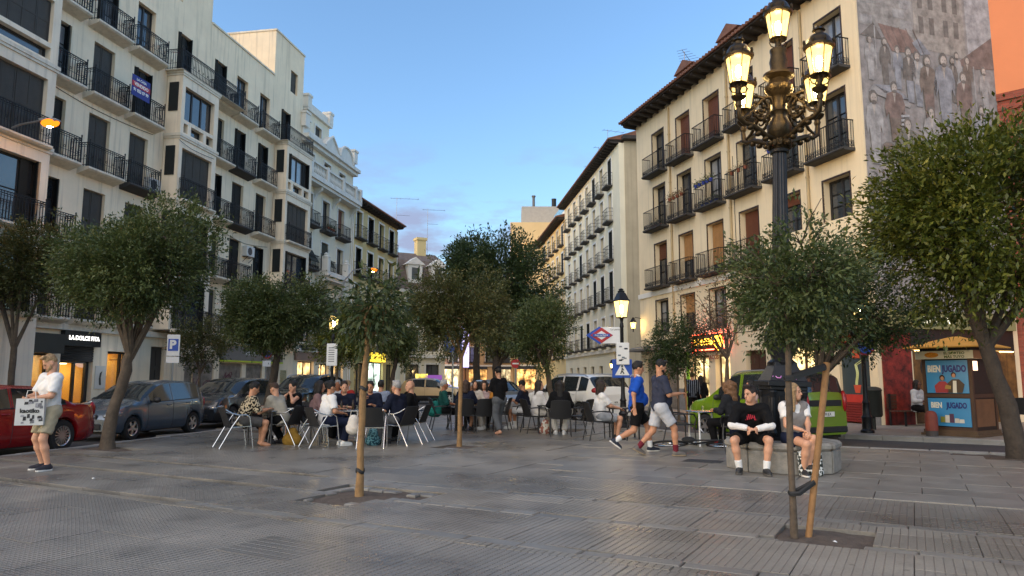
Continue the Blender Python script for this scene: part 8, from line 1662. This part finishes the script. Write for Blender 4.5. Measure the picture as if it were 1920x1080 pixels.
# ---- planted balconies
def pots(B, t0, t1, q, z, n, label, lm, pc, sz=.12):
    t = thing('balcony_plants', label, 'plants', B.W((t0 + t1) / 2, q, z), B.rz, 'planted balconies'); w = abs(t1 - t0); g = np.random.default_rng(int(abs(t0) * 100 + z)); P = []; D = []
    for i in range(n):
        x = -w / 2 + w * (i + .5) / n; b = MB(); b.lathe([(.06, 0), (.085, .13), (.08, .13), (0, .12)], 10, (x, 0, 0)); b.obj('pot', pc, t, smooth=40); k = 90; P.append(np.array([x, 0, .16]) + g.normal(0, 1, (k, 3)) * np.array([.10, .08, .09])); D.append(g.normal(0, 1, (k, 3)) + np.array([0, 0, .4]))
    o = leaves('foliage', t, np.concatenate(P), np.concatenate(D), sz * .6, lm, 5, .5); o['kind'] = 'stuff'
BLP = M('pot_blue', '#22389a', .4); TCP = M('pot_terracotta', '#8a4a34', .7)
pots(R1, 7.0, 8.5, .5, 9.72, 5, 'row of blue pots with green plants along a railing of the cream house', LF_PRIVET, BLP); pots(R1, 9.45, 10.9, .5, 9.70, 4, 'dry trailing plants in clay pots on the cream house railing', LF_DRY, TCP); pots(R1, 7.0, 8.5, .25, 8.86, 4, 'green pots on the floor of the balcony with blue pots', LF_DARK, BLP); pots(R1, 4.6, 6.0, .4, 9.60, 3, 'faded red plants behind the railing near the big lamp', LF_DRY, TCP); pots(R1, 2.2, 3.4, .5, 9.72, 3, 'bushy balcony plants just behind the lamp shaft', LF_DRY, BLP); pots(R1, 12.1, 13.2, .2, 8.86, 3, 'plants on the last balcony of the cream house', LF_DARK, TCP); pots(L2, 30.0, 31.2, .45, 11.5, 4, 'hanging plants on a balcony of the ornate house', LF_DARK, TCP)
# ---- scraps on the paving
kr = random.Random(21)
for x, y, lb in ((-5.9, 10.4, 'white paper scrap on the worn tiles near the kerb'), (3.6, 8.9, 'flattened white card beside the slabs edge'), (-3.75, 14.6, 'crumpled white napkin under the aluminium chair'), (2.78, 6.42, 'pale stone at the edge of the front pit')):
    b = MB(); w_ = .02; b.add([(-w_, -w_, 0), (w_, -w_ * .6, .004), (w_ * .8, w_, .009), (-w_ * .7, w_ * .9, .002), (0, 0, .016)], [(0, 1, 4), (1, 2, 4), (2, 3, 4), (3, 0, 4), (3, 2, 1, 0)]); tag(b.obj('paper_scrap', WHITE_S, None, (x, y, .004), (0, 0, kr.uniform(0, 6))), lb, 'litter', 'scraps on the ground')
# ---- lit vertical sign and lamps far down the street
b = MB(); b.box(-.5, .5, -.12, .12, 0, 5.2); b.obj('light_box', glow('violet_sign', (.62, .55, 1), .5), t := thing('lit_sign', 'tall violet white lit sign at the end of the street', 'sign', (-5.9, 90.5, 2.8)))
b = MB(); b.box(-.5, .5, -.1, .1, 0, 1.6); b.obj('light_box', shopglow('yellow_sign', (1, .75, .15), .35), t := thing('lit_sign', 'small yellow lit poster box beyond the gold lit car', 'sign', (-7.6, 61, .2))); b = MB(); b.box(-.7, .7, -.1, .1, 0, .4); b.obj('light_box', glow('magenta_sign', (.7, .25, 1), .1), t := thing('lit_sign', 'magenta lit fascia beside the yellow poster box', 'sign', (-6.6, 61, 1.3)))
